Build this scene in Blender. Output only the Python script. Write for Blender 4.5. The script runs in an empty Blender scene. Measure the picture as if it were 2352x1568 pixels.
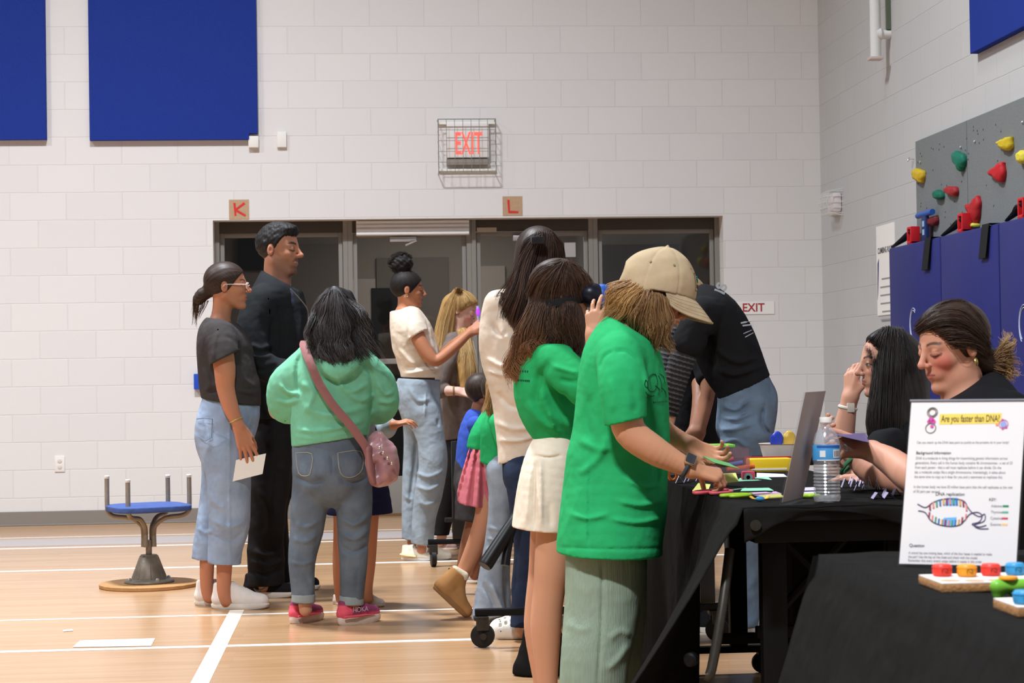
import bpy, bmesh, math, random
import numpy as np
from mathutils import Vector, Matrix

# ------------------------------------------------------------------ camera, world, light, exposure
C = bpy.context.scene.collection
SC = bpy.context.scene
FPX, YAW, PITCH, ROLL = 4450.0, 0.0790, 0.0140, -0.0156
CAM = np.array([0.0, 0.0, 1.10])
WALL_Y, WALL_X = 14.512, 3.527
Q = 1.0                                   # mesh fineness (1 = full)
cy_, sy_ = math.cos(YAW), math.sin(YAW)
FW = np.array([sy_*math.cos(PITCH), cy_*math.cos(PITCH), math.sin(PITCH)])
_r = np.array([cy_, -sy_, 0.0]); _u = np.cross(_r, FW)
RT = math.cos(ROLL)*_r + math.sin(ROLL)*_u
UP = -math.sin(ROLL)*_r + math.cos(ROLL)*_u

cd = bpy.data.cameras.new('camera'); cam = bpy.data.objects.new('camera', cd); C.objects.link(cam)
cd.sensor_width = 36.0; cd.lens = FPX/2352.0*36.0
cd.clip_start = 0.05; cd.clip_end = 200
cam.matrix_world = Matrix(((RT[0], UP[0], -FW[0], CAM[0]), (RT[1], UP[1], -FW[1], CAM[1]),
                           (RT[2], UP[2], -FW[2], CAM[2]), (0, 0, 0, 1)))
cd.dof.use_dof = True; cd.dof.focus_distance = 7.0; cd.dof.aperture_fstop = 12.0
SC.camera = cam
SC.view_settings.view_transform = 'Standard'; SC.view_settings.look = 'None'
SC.view_settings.gamma = 1.0; SC.view_settings.use_curve_mapping = False
SC.view_settings.exposure = -0.07
try:
    SC.cycles.use_denoising = True
    SC.cycles.max_bounces = 6; SC.cycles.diffuse_bounces = 3; SC.cycles.transparent_max_bounces = 10
except Exception: pass

wd = bpy.data.worlds.new('gym_ambient'); SC.world = wd; wd.use_nodes = True
bg = wd.node_tree.nodes['Background']; bg.inputs[0].default_value = (0.96, 1.0, 1.05, 1); bg.inputs[1].default_value = 0.12

def lamp(x, y, z, power, sx=0.9, sy=0.4, col=(0.965, 1.015, 1.08), spread=140):
    l = bpy.data.lights.new('high_bay_light', 'AREA'); l.shape = 'RECTANGLE'; l.size = sx; l.size_y = sy
    l.energy = power; l.color = col; l.spread = math.radians(spread)
    o = bpy.data.objects.new('high_bay_light', l); C.objects.link(o); o.location = (x, y, z)
    return o
for lx, ly, pw in ((-1.6, .3, 740), (-1.3, 9.2, 520), (1.4, 9.6, 45), (-6.0, 8.8, 420), (-7.4, 2.5, 60)):
    lamp(lx, ly, 7.4, pw)

# ------------------------------------------------------------------ pixel rays of the calibrated view -> real places
def ray(px, py): return FW + RT*((px-1176.0)/FPX) - UP*((py-784.0)/FPX)
def W(px, py, d): return CAM + ray(px, py)*d
def onY(px, py, Y): r = ray(px, py); return CAM + r*((Y-CAM[1])/r[1])
def onX(px, py, X): r = ray(px, py); return CAM + r*((X-CAM[0])/r[0])
def onZ(px, py, Z): r = ray(px, py); return CAM + r*((Z-CAM[2])/r[2])
def depth(p): return float(np.dot(np.asarray(p)-CAM, FW))
def proj(P):
    q = np.asarray(P)-CAM; d = q@FW
    return 1176.0 + (q@RT)/d*FPX, 784.0 - (q@UP)/d*FPX, d

# ------------------------------------------------------------------ materials
def lin(c):
    return tuple(((v/255.0)/12.92 if v/255.0 <= 0.04045 else ((v/255.0+0.055)/1.055)**2.4) for v in c)
class NT:
    def __init__(s, m): s.t = m.node_tree; s.n = s.t.nodes; s.b = s.n['Principled BSDF']
    def new(s, t, **k):
        n = s.n.new(t)
        for a, v in k.items(): setattr(n, a, v)
        return n
    def link(s, a, b): s.t.links.new(a, b)
_M = {}
def mat(name, col, rough=0.7, metal=0.0, noise=0.0, nscale=40.0, bump=0.0, bscale=300.0, stretch=(1, 1, 1), spec=0.35, trans=0.0,
        alpha=1.0, attr=None, emit=None, sheen=0.0, coat=0.0, ior=1.45):
    if name in _M: return _M[name]
    m = bpy.data.materials.new(name); m.use_nodes = True; t = NT(m); b = t.b
    c = lin(col)
    b.inputs['Base Color'].default_value = (*c, 1); b.inputs['Roughness'].default_value = rough
    b.inputs['Metallic'].default_value = metal; b.inputs['Specular IOR Level'].default_value = spec
    b.inputs['Transmission Weight'].default_value = trans; b.inputs['Alpha'].default_value = alpha; b.inputs['IOR'].default_value = ior
    if sheen: b.inputs['Sheen Weight'].default_value = sheen; b.inputs['Sheen Roughness'].default_value = 0.5
    if coat: b.inputs['Coat Weight'].default_value = coat
    if emit: b.inputs['Emission Color'].default_value = (*lin(emit[0]), 1); b.inputs['Emission Strength'].default_value = emit[1]
    src = None
    if attr:
        a = t.new('ShaderNodeAttribute', attribute_name=attr); src = a.outputs['Color']
    if noise or bump:
        tc = t.new('ShaderNodeTexCoord'); mp = t.new('ShaderNodeMapping'); mp.inputs['Scale'].default_value = stretch
        t.link(tc.outputs['Object'], mp.inputs[0])
    if noise:
        nz = t.new('ShaderNodeTexNoise'); nz.inputs['Scale'].default_value = nscale; nz.inputs['Detail'].default_value = 4
        t.link(mp.outputs[0], nz.inputs['Vector'])
        mr = t.new('ShaderNodeMapRange'); mr.inputs[1].default_value = 0.3; mr.inputs[2].default_value = 0.7
        mr.inputs[3].default_value = 1-noise; mr.inputs[4].default_value = 1+noise
        t.link(nz.outputs[0], mr.inputs[0])
        mx = t.new('ShaderNodeMix', data_type='RGBA', blend_type='MULTIPLY'); mx.inputs[0].default_value = 1
        if src: t.link(src, mx.inputs[6])
        else: mx.inputs[6].default_value = (*c, 1)
        t.link(mr.outputs[0], mx.inputs[7]); src = mx.outputs[2]
    if src: t.link(src, b.inputs['Base Color'])
    if bump:
        nz = t.new('ShaderNodeTexNoise'); nz.inputs['Scale'].default_value = bscale; nz.inputs['Detail'].default_value = 3
        t.link(mp.outputs[0], nz.inputs['Vector'])
        bp = t.new('ShaderNodeBump'); bp.inputs['Strength'].default_value = bump; bp.inputs['Distance'].default_value = 0.004
        t.link(nz.outputs[0], bp.inputs['Height']); t.link(bp.outputs[0], b.inputs['Normal'])
    _M[name] = m
    return m

def block_material(name, col, axis, x0):
    """painted concrete block: bonded courses 8 by 16 inch, grooved joints"""
    m = bpy.data.materials.new(name); m.use_nodes = True; t = NT(m); b = t.b
    b.inputs['Roughness'].default_value = 0.55; b.inputs['Specular IOR Level'].default_value = 0.3
    tc = t.new('ShaderNodeTexCoord'); sp = t.new('ShaderNodeSeparateXYZ'); cb = t.new('ShaderNodeCombineXYZ')
    t.link(tc.outputs['Object'], sp.inputs[0])
    ad = t.new('ShaderNodeMath', operation='SUBTRACT'); ad.inputs[1].default_value = x0
    t.link(sp.outputs[axis], ad.inputs[0]); t.link(ad.outputs[0], cb.inputs[0]); t.link(sp.outputs[2], cb.inputs[1])
    nz0 = t.new('ShaderNodeTexNoise'); nz0.inputs['Scale'].default_value = 6.0; t.link(tc.outputs['Object'], nz0.inputs['Vector'])
    wob = t.new('ShaderNodeMix', data_type='VECTOR'); wob.inputs[0].default_value = 0.006
    t.link(cb.outputs[0], wob.inputs[4]); t.link(nz0.outputs['Color'], wob.inputs[5])
    br = t.new('ShaderNodeTexBrick'); br.offset = 0.5; br.offset_frequency = 2; br.squash = 1
    br.inputs['Scale'].default_value = 1; br.inputs['Mortar Size'].default_value = 0.0045; br.inputs['Mortar Smooth'].default_value = 0.6
    br.inputs['Brick Width'].default_value = 0.4075; br.inputs['Row Height'].default_value = 0.2032; br.inputs['Bias'].default_value = 0
    br.inputs['Color1'].default_value = (1, 1, 1, 1); br.inputs['Color2'].default_value = (0.965, 0.965, 0.97, 1); br.inputs['Mortar'].default_value = (0.935, 0.927, 0.92, 1)
    t.link(wob.outputs[1], br.inputs['Vector'])
    mx = t.new('ShaderNodeMix', data_type='RGBA', blend_type='MULTIPLY'); mx.inputs[0].default_value = 1
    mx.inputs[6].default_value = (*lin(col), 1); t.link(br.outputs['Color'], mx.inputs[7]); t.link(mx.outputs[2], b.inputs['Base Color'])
    nz = t.new('ShaderNodeTexNoise'); nz.inputs['Scale'].default_value = 60; nz.inputs['Detail'].default_value = 5; t.link(tc.outputs['Object'], nz.inputs['Vector'])
    hm = t.new('ShaderNodeMath', operation='MULTIPLY'); hm.inputs[1].default_value = -1.0; t.link(br.outputs['Fac'], hm.inputs[0])
    h2 = t.new('ShaderNodeMath', operation='MULTIPLY_ADD'); h2.inputs[1].default_value = 0.25; t.link(nz.outputs[0], h2.inputs[0]); t.link(hm.outputs[0], h2.inputs[2])
    bp = t.new('ShaderNodeBump'); bp.inputs['Strength'].default_value = 0.42; bp.inputs['Distance'].default_value = 0.005
    t.link(h2.outputs[0], bp.inputs['Height']); t.link(bp.outputs[0], b.inputs['Normal'])
    return m

def floor_material():
    m = bpy.data.materials.new('gym_floor_wood'); m.use_nodes = True; t = NT(m); b = t.b
    b.inputs['Roughness'].default_value = 0.22; b.inputs['Specular IOR Level'].default_value = 0.35
    tc = t.new('ShaderNodeTexCoord')
    def nz(sc, s, det=4):
        mp = t.new('ShaderNodeMapping'); mp.inputs['Scale'].default_value = sc; t.link(tc.outputs['Object'], mp.inputs[0])
        n = t.new('ShaderNodeTexNoise'); n.inputs['Scale'].default_value = s; n.inputs['Detail'].default_value = det; n.inputs['Roughness'].default_value = 0.65
        t.link(mp.outputs[0], n.inputs['Vector']); return n.outputs[0]
    a = nz((0.35, 9, 1), 2.2); c2 = nz((0.9, 40, 1), 3.0)
    br = t.new('ShaderNodeTexBrick'); br.offset = 0.37; br.inputs['Scale'].default_value = 1
    br.inputs['Brick Width'].default_value = 1.35; br.inputs['Row Height'].default_value = 0.085; br.inputs['Mortar Size'].default_value = 0.0012
    br.inputs['Color1'].default_value = (0.25, 0.25, 0.25, 1); br.inputs['Color2'].default_value = (0.75, 0.75, 0.75, 1); br.inputs['Mortar'].default_value = (0.3, 0.3, 0.3, 1)
    t.link(tc.outputs['Object'], br.inputs['Vector'])
    s1 = t.new('ShaderNodeMath', operation='MULTIPLY_ADD'); s1.inputs[1].default_value = 0.45; t.link(c2, s1.inputs[0])
    s0 = t.new('ShaderNodeMath', operation='MULTIPLY'); s0.inputs[1].default_value = 0.55; t.link(a, s0.inputs[0]); t.link(s0.outputs[0], s1.inputs[2])
    s2 = t.new('ShaderNodeMath', operation='MULTIPLY_ADD'); s2.inputs[1].default_value = 0.22; t.link(br.outputs['Color'], s2.inputs[0]); t.link(s1.outputs[0], s2.inputs[2])
    rp = t.new('ShaderNodeValToRGB'); e = rp.color_ramp.elements
    e[0].position = 0.40; e[0].color = (*lin((165, 125, 87)), 1); e[1].position = 0.80; e[1].color = (*lin((196, 157, 119)), 1)
    t.link(s2.outputs[0], rp.inputs[0]); t.link(rp.outputs[0], b.inputs['Base Color'])
    return m

# ------------------------------------------------------------------ mesh building
class MB:
    def __init__(s): s.V = []; s.F = []; s.n = 0
    def add(s, V, F):
        V = np.asarray(V, float).reshape(-1, 3); s.V.append(V)
        s.F += [tuple(int(i)+s.n for i in f) for f in F]; s.n += len(V); return s
    def box(s, a, b, bev=0.0, rot=None, org=None):
        a = np.asarray(a, float); b = np.asarray(b, float); lo = np.minimum(a, b); hi = np.maximum(a, b)
        if bev <= 0:
            V = [(x, y, z) for z in (lo[2], hi[2]) for y in (lo[1], hi[1]) for x in (lo[0], hi[0])]
            F = [(0, 2, 3, 1), (4, 5, 7, 6), (0, 1, 5, 4), (2, 6, 7, 3), (0, 4, 6, 2), (1, 3, 7, 5)]
        else:
            bm = bmesh.new(); bmesh.ops.create_cube(bm, size=1)
            for v in bm.verts: v.co = Vector((lo+hi)/2) + Vector([v.co[i]*(hi-lo)[i] for i in range(3)])
            bmesh.ops.bevel(bm, geom=bm.edges[:], offset=min(bev, 0.45*float(min(hi-lo))), segments=2, affect='EDGES', profile=0.6)
            bm.verts.index_update(); V = [v.co[:] for v in bm.verts]; F = [[v.index for v in f.verts] for f in bm.faces]; bm.free()
        V = np.array(V)
        if rot is not None:
            o = np.asarray(org if org is not None else (lo+hi)/2); V = (V-o)@np.array(rot).T + o
        return s.add(V, F)
    def tube(s, pts, r, n=10, caps=True, flat=None):
        P = np.asarray(pts, float); N = len(P); r = np.broadcast_to(np.asarray(r, float), (N,))
        T = np.gradient(P, axis=0) if N > 2 else np.repeat((P[1]-P[0])[None], 2, 0)
        T = T/np.linalg.norm(T, axis=1, keepdims=True)
        a = np.array([0, 0, 1.0]) if abs(T[0][2]) < 0.9 else np.array([1.0, 0, 0])
        X = np.cross(a, T[0]); X /= np.linalg.norm(X); V = []
        for i in range(N):
            X = X - T[i]*np.dot(X, T[i]); X /= np.linalg.norm(X); Y = np.cross(T[i], X)
            for k in range(n):
                an = 2*math.pi*k/n; V.append(P[i] + r[i]*(math.cos(an)*X + math.sin(an)*Y*(flat or 1)))
        F = [(i*n+k, i*n+(k+1) % n, (i+1)*n+(k+1) % n, (i+1)*n+k) for i in range(N-1) for k in range(n)]
        if caps: F += [tuple(range(n))[::-1], tuple((N-1)*n+k for k in range(n))]
        return s.add(V, F)
    def lathe(s, prof, c, axis=(0, 0, 1), n=28, sx=1.0):
        ax = np.asarray(axis, float); ax = ax/np.linalg.norm(ax)
        a = np.array([1.0, 0, 0]) if abs(ax[0]) < 0.8 else np.array([0, 1.0, 0])
        X = a-ax*np.dot(a, ax); X /= np.linalg.norm(X); Y = np.cross(ax, X); V = []
        for r, h in prof:
            for k in range(n):
                an = 2*math.pi*k/n; V.append(np.asarray(c)+ax*h+r*(math.cos(an)*X*sx+math.sin(an)*Y))
        N = len(prof)
        F = [(i*n+k, i*n+(k+1) % n, (i+1)*n+(k+1) % n, (i+1)*n+k) for i in range(N-1) for k in range(n)]
        F += [tuple(range(n))[::-1], tuple((N-1)*n+k for k in range(n))]
        return s.add(V, F)
    def prism(s, poly, ext):
        P = np.asarray(poly, float); n = len(P); V = np.vstack([P, P+np.asarray(ext, float)])
        F = [tuple(range(n))[::-1], tuple(range(n, 2*n))] + [(i, (i+1) % n, n+(i+1) % n, n+i) for i in range(n)]
        return s.add(V, F)
    def ellipsoid(s, c, r, n=16, m=10, R=None):
        V = []; 
        for i in range(m+1):
            th = math.pi*i/m
            for k in range(n):
                ph = 2*math.pi*k/n; V.append((r[0]*math.sin(th)*math.cos(ph), r[1]*math.sin(th)*math.sin(ph), r[2]*math.cos(th)))
        V = np.array(V)
        if R is not None: V = V@np.array(R).T
        F = [(i*n+k, (i+1)*n+k, (i+1)*n+(k+1) % n, i*n+(k+1) % n) for i in range(m) for k in range(n)]
        return s.add(V+np.asarray(c), F)
    def sheet(s, grid, thick=0.0):
        G = np.asarray(grid, float); a, b = G.shape[:2]; V = G.reshape(-1, 3)
        F = [(i*b+j, (i+1)*b+j, (i+1)*b+j+1, i*b+j+1) for i in range(a-1) for j in range(b-1)]
        s.add(V, F); return s
    def text(s, txt, org, xdir, ydir, size, off=0.0015, bold=0.0, align='CENTER', sx=1.0, lines=1.0):
        cu = bpy.data.curves.new('lettering', 'FONT'); cu.body = txt; cu.size = 1.0; cu.align_x = align; cu.align_y = 'CENTER'
        cu.extrude = 0.0; cu.offset = bold; cu.space_line = lines
        o = bpy.data.objects.new('lettering', cu); C.objects.link(o); dg = bpy.context.evaluated_depsgraph_get()
        me = bpy.data.meshes.new_from_object(o.evaluated_get(dg)); 
        V = np.array([v.co[:] for v in me.vertices]).reshape(-1, 3); F = [tuple(p.vertices) for p in me.polygons]
        bpy.data.objects.remove(o); bpy.data.curves.remove(cu); bpy.data.meshes.remove(me)
        x = np.asarray(xdir, float); x /= np.linalg.norm(x); y = np.asarray(ydir, float); y /= np.linalg.norm(y); z = np.cross(x, y)
        return s.add(np.asarray(org)+(V[:, :1]*size*sx)*x+(V[:, 1:2]*size)*y+z*off, F)

def wloc(o):
    l = np.zeros(3)
    while o is not None: l = l+np.array(o.location[:]); o = o.parent
    return l
def build(name, mb, m, parent=None, smooth=True, base=False, ang=40):
    V = np.vstack(mb.V); F = mb.F
    loc = wloc(parent) if parent is not None else ((np.array([*(V.min(0)[:2]+V.max(0)[:2])/2, V[:, 2].min()])) if base else np.zeros(3))
    me = bpy.data.meshes.new(name); me.from_pydata((V-loc).tolist(), [], F); me.update()
    if smooth:
        me.polygons.foreach_set('use_smooth', [True]*len(me.polygons))
        try: me.set_sharp_from_angle(angle=math.radians(ang))
        except Exception: pass
    me.materials.append(m); o = bpy.data.objects.new(name, me); C.objects.link(o)
    if parent is not None: o.parent = parent
    elif base: o.location = loc
    return o
def tag(o, label=None, cat=None, group=None, kind=None):
    if label: o['label'] = label
    if cat: o['category'] = cat
    if group: o['group'] = group
    if kind: o['kind'] = kind
    return o
def thing(name, loc, label, cat, group=None):
    o = bpy.data.objects.new(name, None); C.objects.link(o); o.location = tuple(float(v) for v in loc); o.empty_display_size = 0.1
    return tag(o, label, cat, group)
def struct(name, mb, m, parent=None, smooth=False):
    o = build(name, mb, m, parent, smooth=smooth)
    if parent is None: o['kind'] = 'structure'
    return o
# ------------------------------------------------------------------ the gym: floor, walls, glass front
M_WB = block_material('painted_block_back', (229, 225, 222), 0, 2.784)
M_WR = block_material('painted_block_right', (198, 197, 195), 1, 14.512)  # same paint toned darker, for the weaker light on this wall
M_FLOOR = floor_material()
M_WHITE = mat('white_paint_line', (250, 248, 244), 0.45)
M_GREYLINE = mat('grey_court_band', (176, 166, 164), 0.5)
M_BASE = mat('grey_vinyl_base', (138, 130, 122), 0.6)
M_ALU = mat('aluminium_frame', (136, 132, 126), 0.5, metal=0.0)
M_WHITEP = mat('white_plastic', (238, 234, 228), 0.5)
M_BLACK = mat('black_metal', (13, 13, 14), 0.55, spec=.2)
M_BLUEP = mat('blue_acoustic_fabric', (38, 58, 140), 0.95, noise=0.10, nscale=180, bump=0.25, bscale=500, spec=0.1)
M_PAPER = mat('white_paper', (244, 240, 234), 0.8)
M_RED = mat('red_print', (214, 52, 50), 0.6)
M_INK = mat('dark_ink', (45, 42, 46), 0.7)

fl = MB(); fl.box((-9, -1.5, -0.1), (6.0, WALL_Y+3.6, 0.0)); floor = struct('floor', fl, M_FLOOR)
OX0, OX1 = onY(490, 600, WALL_Y)[0], onY(1662, 600, WALL_Y)[0]; OZ = 2.235
wb = MB()
wb.box((-9, WALL_Y, 0), (OX0, WALL_Y+0.3, 5.2)).box((OX1, WALL_Y, 0), (WALL_X+0.3, WALL_Y+0.3, 5.2)).box((OX0, WALL_Y, OZ), (OX1, WALL_Y+0.3, 5.2))
wall_back = struct('wall_back', wb, M_WB)
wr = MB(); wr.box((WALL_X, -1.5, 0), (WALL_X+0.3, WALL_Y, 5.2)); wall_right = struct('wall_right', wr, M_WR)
bb = MB(); bb.box((-9, WALL_Y-0.012, 0), (OX0, WALL_Y, 0.105), 0.004).box((-9, WALL_Y-0.022, 0), (OX0, WALL_Y-0.008, 0.012), 0.004)
bb.box((OX1, WALL_Y-0.012, 0), (WALL_X, WALL_Y, 0.105), 0.004); struct('baseboard_back', bb, M_BASE)
b2 = MB(); b2.box((WALL_X-0.012, -1.5, 0), (WALL_X, WALL_Y-0.012, 0.105), 0.004); struct('baseboard_right', b2, M_BASE)
# court markings painted on the floor
def court(y0, y1, m, x0=-9, x1=WALL_X-0.02):
    build('court_line', MB().box((x0, y0, 0.0002), (x1, y1, 0.0012)), m, floor, smooth=False)
for py, w, m in ((1497, .05, M_WHITE), (1425, .03, M_WHITE), (1312.5, .05, M_WHITE), (1260.5, .045, M_WHITE), (1236, .02, M_WHITE)):
    y = onZ(0, py, 0)[1]; court(y-w/2, y+w/2, m)
court(onZ(0, 1255.5, 0)[1], onZ(0, 1240, 0)[1], M_GREYLINE)
xl = onZ(502, 1484, 0)[0]
build('court_line', MB().box((xl-.033, -1, .0002), (xl+.033, onZ(540, 1401, 0)[1], .0014)), mat('court_cross_line', (240, 226, 208), .5), floor, smooth=False)
# ---- glazed front in the back wall: side light, two doors, side light
SY = WALL_Y+0.16                                   # face of the aluminium
def px_x(p): return onY(p, 650, SY)[0]
def py_z(p, x=900): return onY(x, p, SY)[2]
M_GLASS = mat('dark_glazing', (120, 122, 124), 0.06, spec=0.6)
def glass_mat():
    m = bpy.data.materials.new('window_glass'); m.use_nodes = True; t = NT(m)
    tr = t.new('ShaderNodeBsdfTransparent'); tr.inputs[0].default_value = (0.72, 0.72, 0.72, 1)
    gl = t.new('ShaderNodeBsdfGlossy'); gl.inputs['Roughness'].default_value = 0.03; gl.inputs[0].default_value = (0.8, 0.8, 0.8, 1)
    mx = t.new('ShaderNodeMixShader'); mx.inputs[0].default_value = 0.045
    t.link(tr.outputs[0], mx.inputs[1]); t.link(gl.outputs[0], mx.inputs[2]); t.link(mx.outputs[0], t.n['Material Output'].inputs[0])
    return m
M_PANE = glass_mat()
MX = [OX0, px_x(800), px_x(1084), px_x(1364), OX1]   # mullion centres
HZ = 2.235
def frame_bay(name, x0, x1, door, rails):
    mb = MB(); w = 0.036; y0, y1 = SY, SY+0.10
    mb.box((x0, y0, 0), (x0+w, y1, HZ), .004).box((x1-w, y0, 0), (x1, y1, HZ), .004)
    hd_ = MB().box((x0+w, y0, HZ-.085), (x1-w, y1, HZ), .004)
    if not door: mb.box((x0+w, y0, 0), (x1-w, y1, .10), .004)
    o = struct(name, mb, M_ALU); build('head_rail', hd_, mat('dark_head', (66, 60, 54), .55), o)  # head rail coloured darker than the other frame members
    a, b = x0+w, x1-w; z0, z1 = (.02, HZ-.095) if door else (.10, HZ-.085)
    s = .034
    lf = MB(); lf.box((a+.004, SY+.02, z0), (a+s, SY+.065, z1), .004).box((b-s, SY+.02, z0), (b-.004, SY+.065, z1), .004)
    lf.box((a+s, SY+.02, z1-s), (b-s, SY+.065, z1), .004)
    for (ra, rb) in rails: lf.box((a+s, SY+.02, ra), (b-s, SY+.065, rb), .004)
    build('leaf_frame' if door else 'sash', lf, M_ALU, o)
    build('pane', MB().box((a+s-.01, SY+.038, z0+.01), (b-s+.01, SY+.046, z1-.02)), M_PANE, o, smooth=False)
    if door:
        pb = MB(); pb.tube([(a+.06, SY-.03, 1.0), (b-.06, SY-.03, 1.0)], .016, 10)
        pb.box((a+.03, SY-.05, .965), (a+.10, SY+.03, 1.035), .006).box((b-.10, SY-.05, .965), (b-.03, SY+.03, 1.035), .006)
        build('push_bar', pb, M_WHITEP, o)
        cl = MB(); xc = (a+b)/2-.05; cl.box((xc-.1, SY-.035, HZ-.165), (xc+.1, SY+.02, HZ-.125), .006).tube([(xc+.03, SY-.02, HZ-.15), (xc+.10, SY-.05, HZ-.16), (xc+.02, SY-.02, HZ-.19)], .008, 6)
        build('door_closer', cl, mat('closer_metal', (190, 188, 186), .35, metal=.6), o)
    return o
frame_bay('window_1', MX[0], MX[1], False, [(.55, .60), (.10, .155)])
d1 = frame_bay('door_1', MX[1], MX[2], True, [(1.15, 1.19), (.02, .30)])
d2 = frame_bay('door_2', MX[2], MX[3], True, [(1.15, 1.19), (.02, .30)])
w2 = frame_bay('window_2', MX[3], MX[4], False, [(.55, .60), (.10, .155)])
# sticker and plate on the right door
p = onY(1310, 575, SY+.015); build('notice_card', MB().box(p-[.045, .004, .05], p+[.04, 0, .06]), mat('pale_notice', (170, 166, 164), .7), d2, smooth=False)
p = onY(1118, 527, SY-.004); build('door_plate', MB().box(p-[.075, .002, .016], p+[.075, .004, .016], .003), mat('beige_plate', (172, 160, 144), .6), d2, smooth=False)
# dim lobby beyond the glass
lb = MB(); LY = WALL_Y+3.2
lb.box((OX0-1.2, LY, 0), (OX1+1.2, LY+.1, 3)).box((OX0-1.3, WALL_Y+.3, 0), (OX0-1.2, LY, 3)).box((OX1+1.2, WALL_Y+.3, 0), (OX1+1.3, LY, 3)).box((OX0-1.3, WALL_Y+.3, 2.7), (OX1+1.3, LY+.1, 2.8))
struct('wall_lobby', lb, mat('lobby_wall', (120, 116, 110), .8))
def lobby(px0, px1, py0, py1, col, dz=.02, nm='far_panel_1'):  # flat grey and black panels set on the wall behind the panes
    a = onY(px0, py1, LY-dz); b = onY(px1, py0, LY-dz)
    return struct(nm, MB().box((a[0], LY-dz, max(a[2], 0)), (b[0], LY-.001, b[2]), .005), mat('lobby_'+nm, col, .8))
lobby(548, 640, 546, 620, (18, 18, 20), .05, 'far_panel_1'); lobby(640, 800, 560, 900, (104, 100, 96), .03, 'far_panel_2')
lobby(870, 1030, 590, 1000, (96, 92, 88), .03, 'far_panel_3'); lobby(860, 960, 660, 1150, (16, 16, 18), .06, 'far_panel_4')
lobby(1095, 1160, 610, 1100, (150, 146, 140), .04, 'far_panel_5'); lobby(1380, 1560, 560, 650, (16, 17, 22), .05, 'far_panel_6'); lobby(812, 862, 640, 1100, (150, 146, 140), .04, 'far_panel_7')
l = bpy.data.lights.new('lobby_fill', 'AREA'); l.size = 1.0; l.energy = 60; l.color = (1, .92, .84); o = bpy.data.objects.new('lobby_fill', l); C.objects.link(o); o.location = (.8, WALL_Y+1.8, 2.6)  # unseen fill lamp added to lift the tone behind the glass

# ribbed white housing over the left door
hx0, hx1 = onY(818, 525, SY-.06)[0], onY(1078, 525, SY-.06)[0]; hz0, hz1 = onY(940, 540, SY-.06)[2], 2.232
hs = MB(); hs.box((hx0, SY-.06, hz0), (hx1, SY-.001, hz1), .004)
for k in range(4):
    z = hz0+(hz1-hz0)*(k+.5)/4; hs.box((hx0+.002, SY-.072, z-.009), (hx1-.002, SY-.055, z+.009), .004)
tag(build('shutter_housing', hs, mat('white_enamel', (228, 226, 224), .45), base=True), 'white ribbed metal housing mounted above the left glass door', 'shutter housing')

# ------------------------------------------------------------------ things on the back wall
def wallpanel(name, pts, thick, m, label, cat, group=None):
    mb = MB(); mb.prism([(x, WALL_Y-.001, z) for x, z in pts], (0, -thick, 0))
    return tag(build(name, mb, m, base=True, smooth=False), label, cat, group)
def bz(px, py, t=.05): q = onY(px, py, WALL_Y-t); return q[0], q[2]
x0, z0 = bz(106, 320); wallpanel('acoustic_panel', [(-3.6, z0), (x0, z0), (x0, 5.0), (-3.6, 5.0)], .05, M_BLUEP, 'blue fabric acoustic panel cut off by the left edge of the photo', 'acoustic panel', 'blue acoustic wall panels')
xa, z0 = bz(206, 322); xb, _ = bz(592, 322); xn, zn = bz(572, 306)
wallpanel('acoustic_panel', [(xa, z0), (xn, z0), (xn, zn), (xb, zn), (xb, 5.0), (xa, 5.0)], .05, M_BLUEP, 'large blue fabric acoustic panel with a notched lower corner beside a white box', 'acoustic panel', 'blue acoustic wall panels')
def plate(name, px, py, w, h, t, m, label, cat):
    a = onY(px, py, WALL_Y-t); return tag(build(name, MB().box((a[0]-w/2, WALL_Y-t, a[2]-h/2), (a[0]+w/2, WALL_Y-.0005, a[2]+h/2), .005), m, base=True), label, cat)
plate('junction_box', 582, 325, .075, .085, .045, M_WHITEP, 'small white box under the notch of the big blue panel', 'junction box')
plate('sensor', 647, 320, .07, .115, .03, M_WHITEP, 'small white rectangular sensor on the wall right of the big blue panel', 'sensor')
o = plate('outlet', 137, 1065, .072, .118, .008, M_WHITEP, 'white electrical outlet low on the block wall', 'outlet')
a = onY(137, 1065, WALL_Y-.009)
for dz in (-.022, .022):
    build('socket', MB().lathe([(.0165, 0), (.0165, .003), (.014, .004)], (a[0], WALL_Y-.008, a[2]+dz), (0, -1, 0), 16).box((a[0]-.008, WALL_Y-.0125, a[2]+dz-.006), (a[0]-.005, WALL_Y-.0118, a[2]+dz+.006)).box((a[0]+.005, WALL_Y-.0125, a[2]+dz-.006), (a[0]+.008, WALL_Y-.0118, a[2]+dz+.006)), mat('outlet_face', (222, 214, 206), .5), o)
o = plate('alarm_box', 459, 876, .09, .115, .05, mat('blue_plastic', (40, 80, 190), .4), 'small blue box on the wall behind the girl in glasses', 'wall box')
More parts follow.
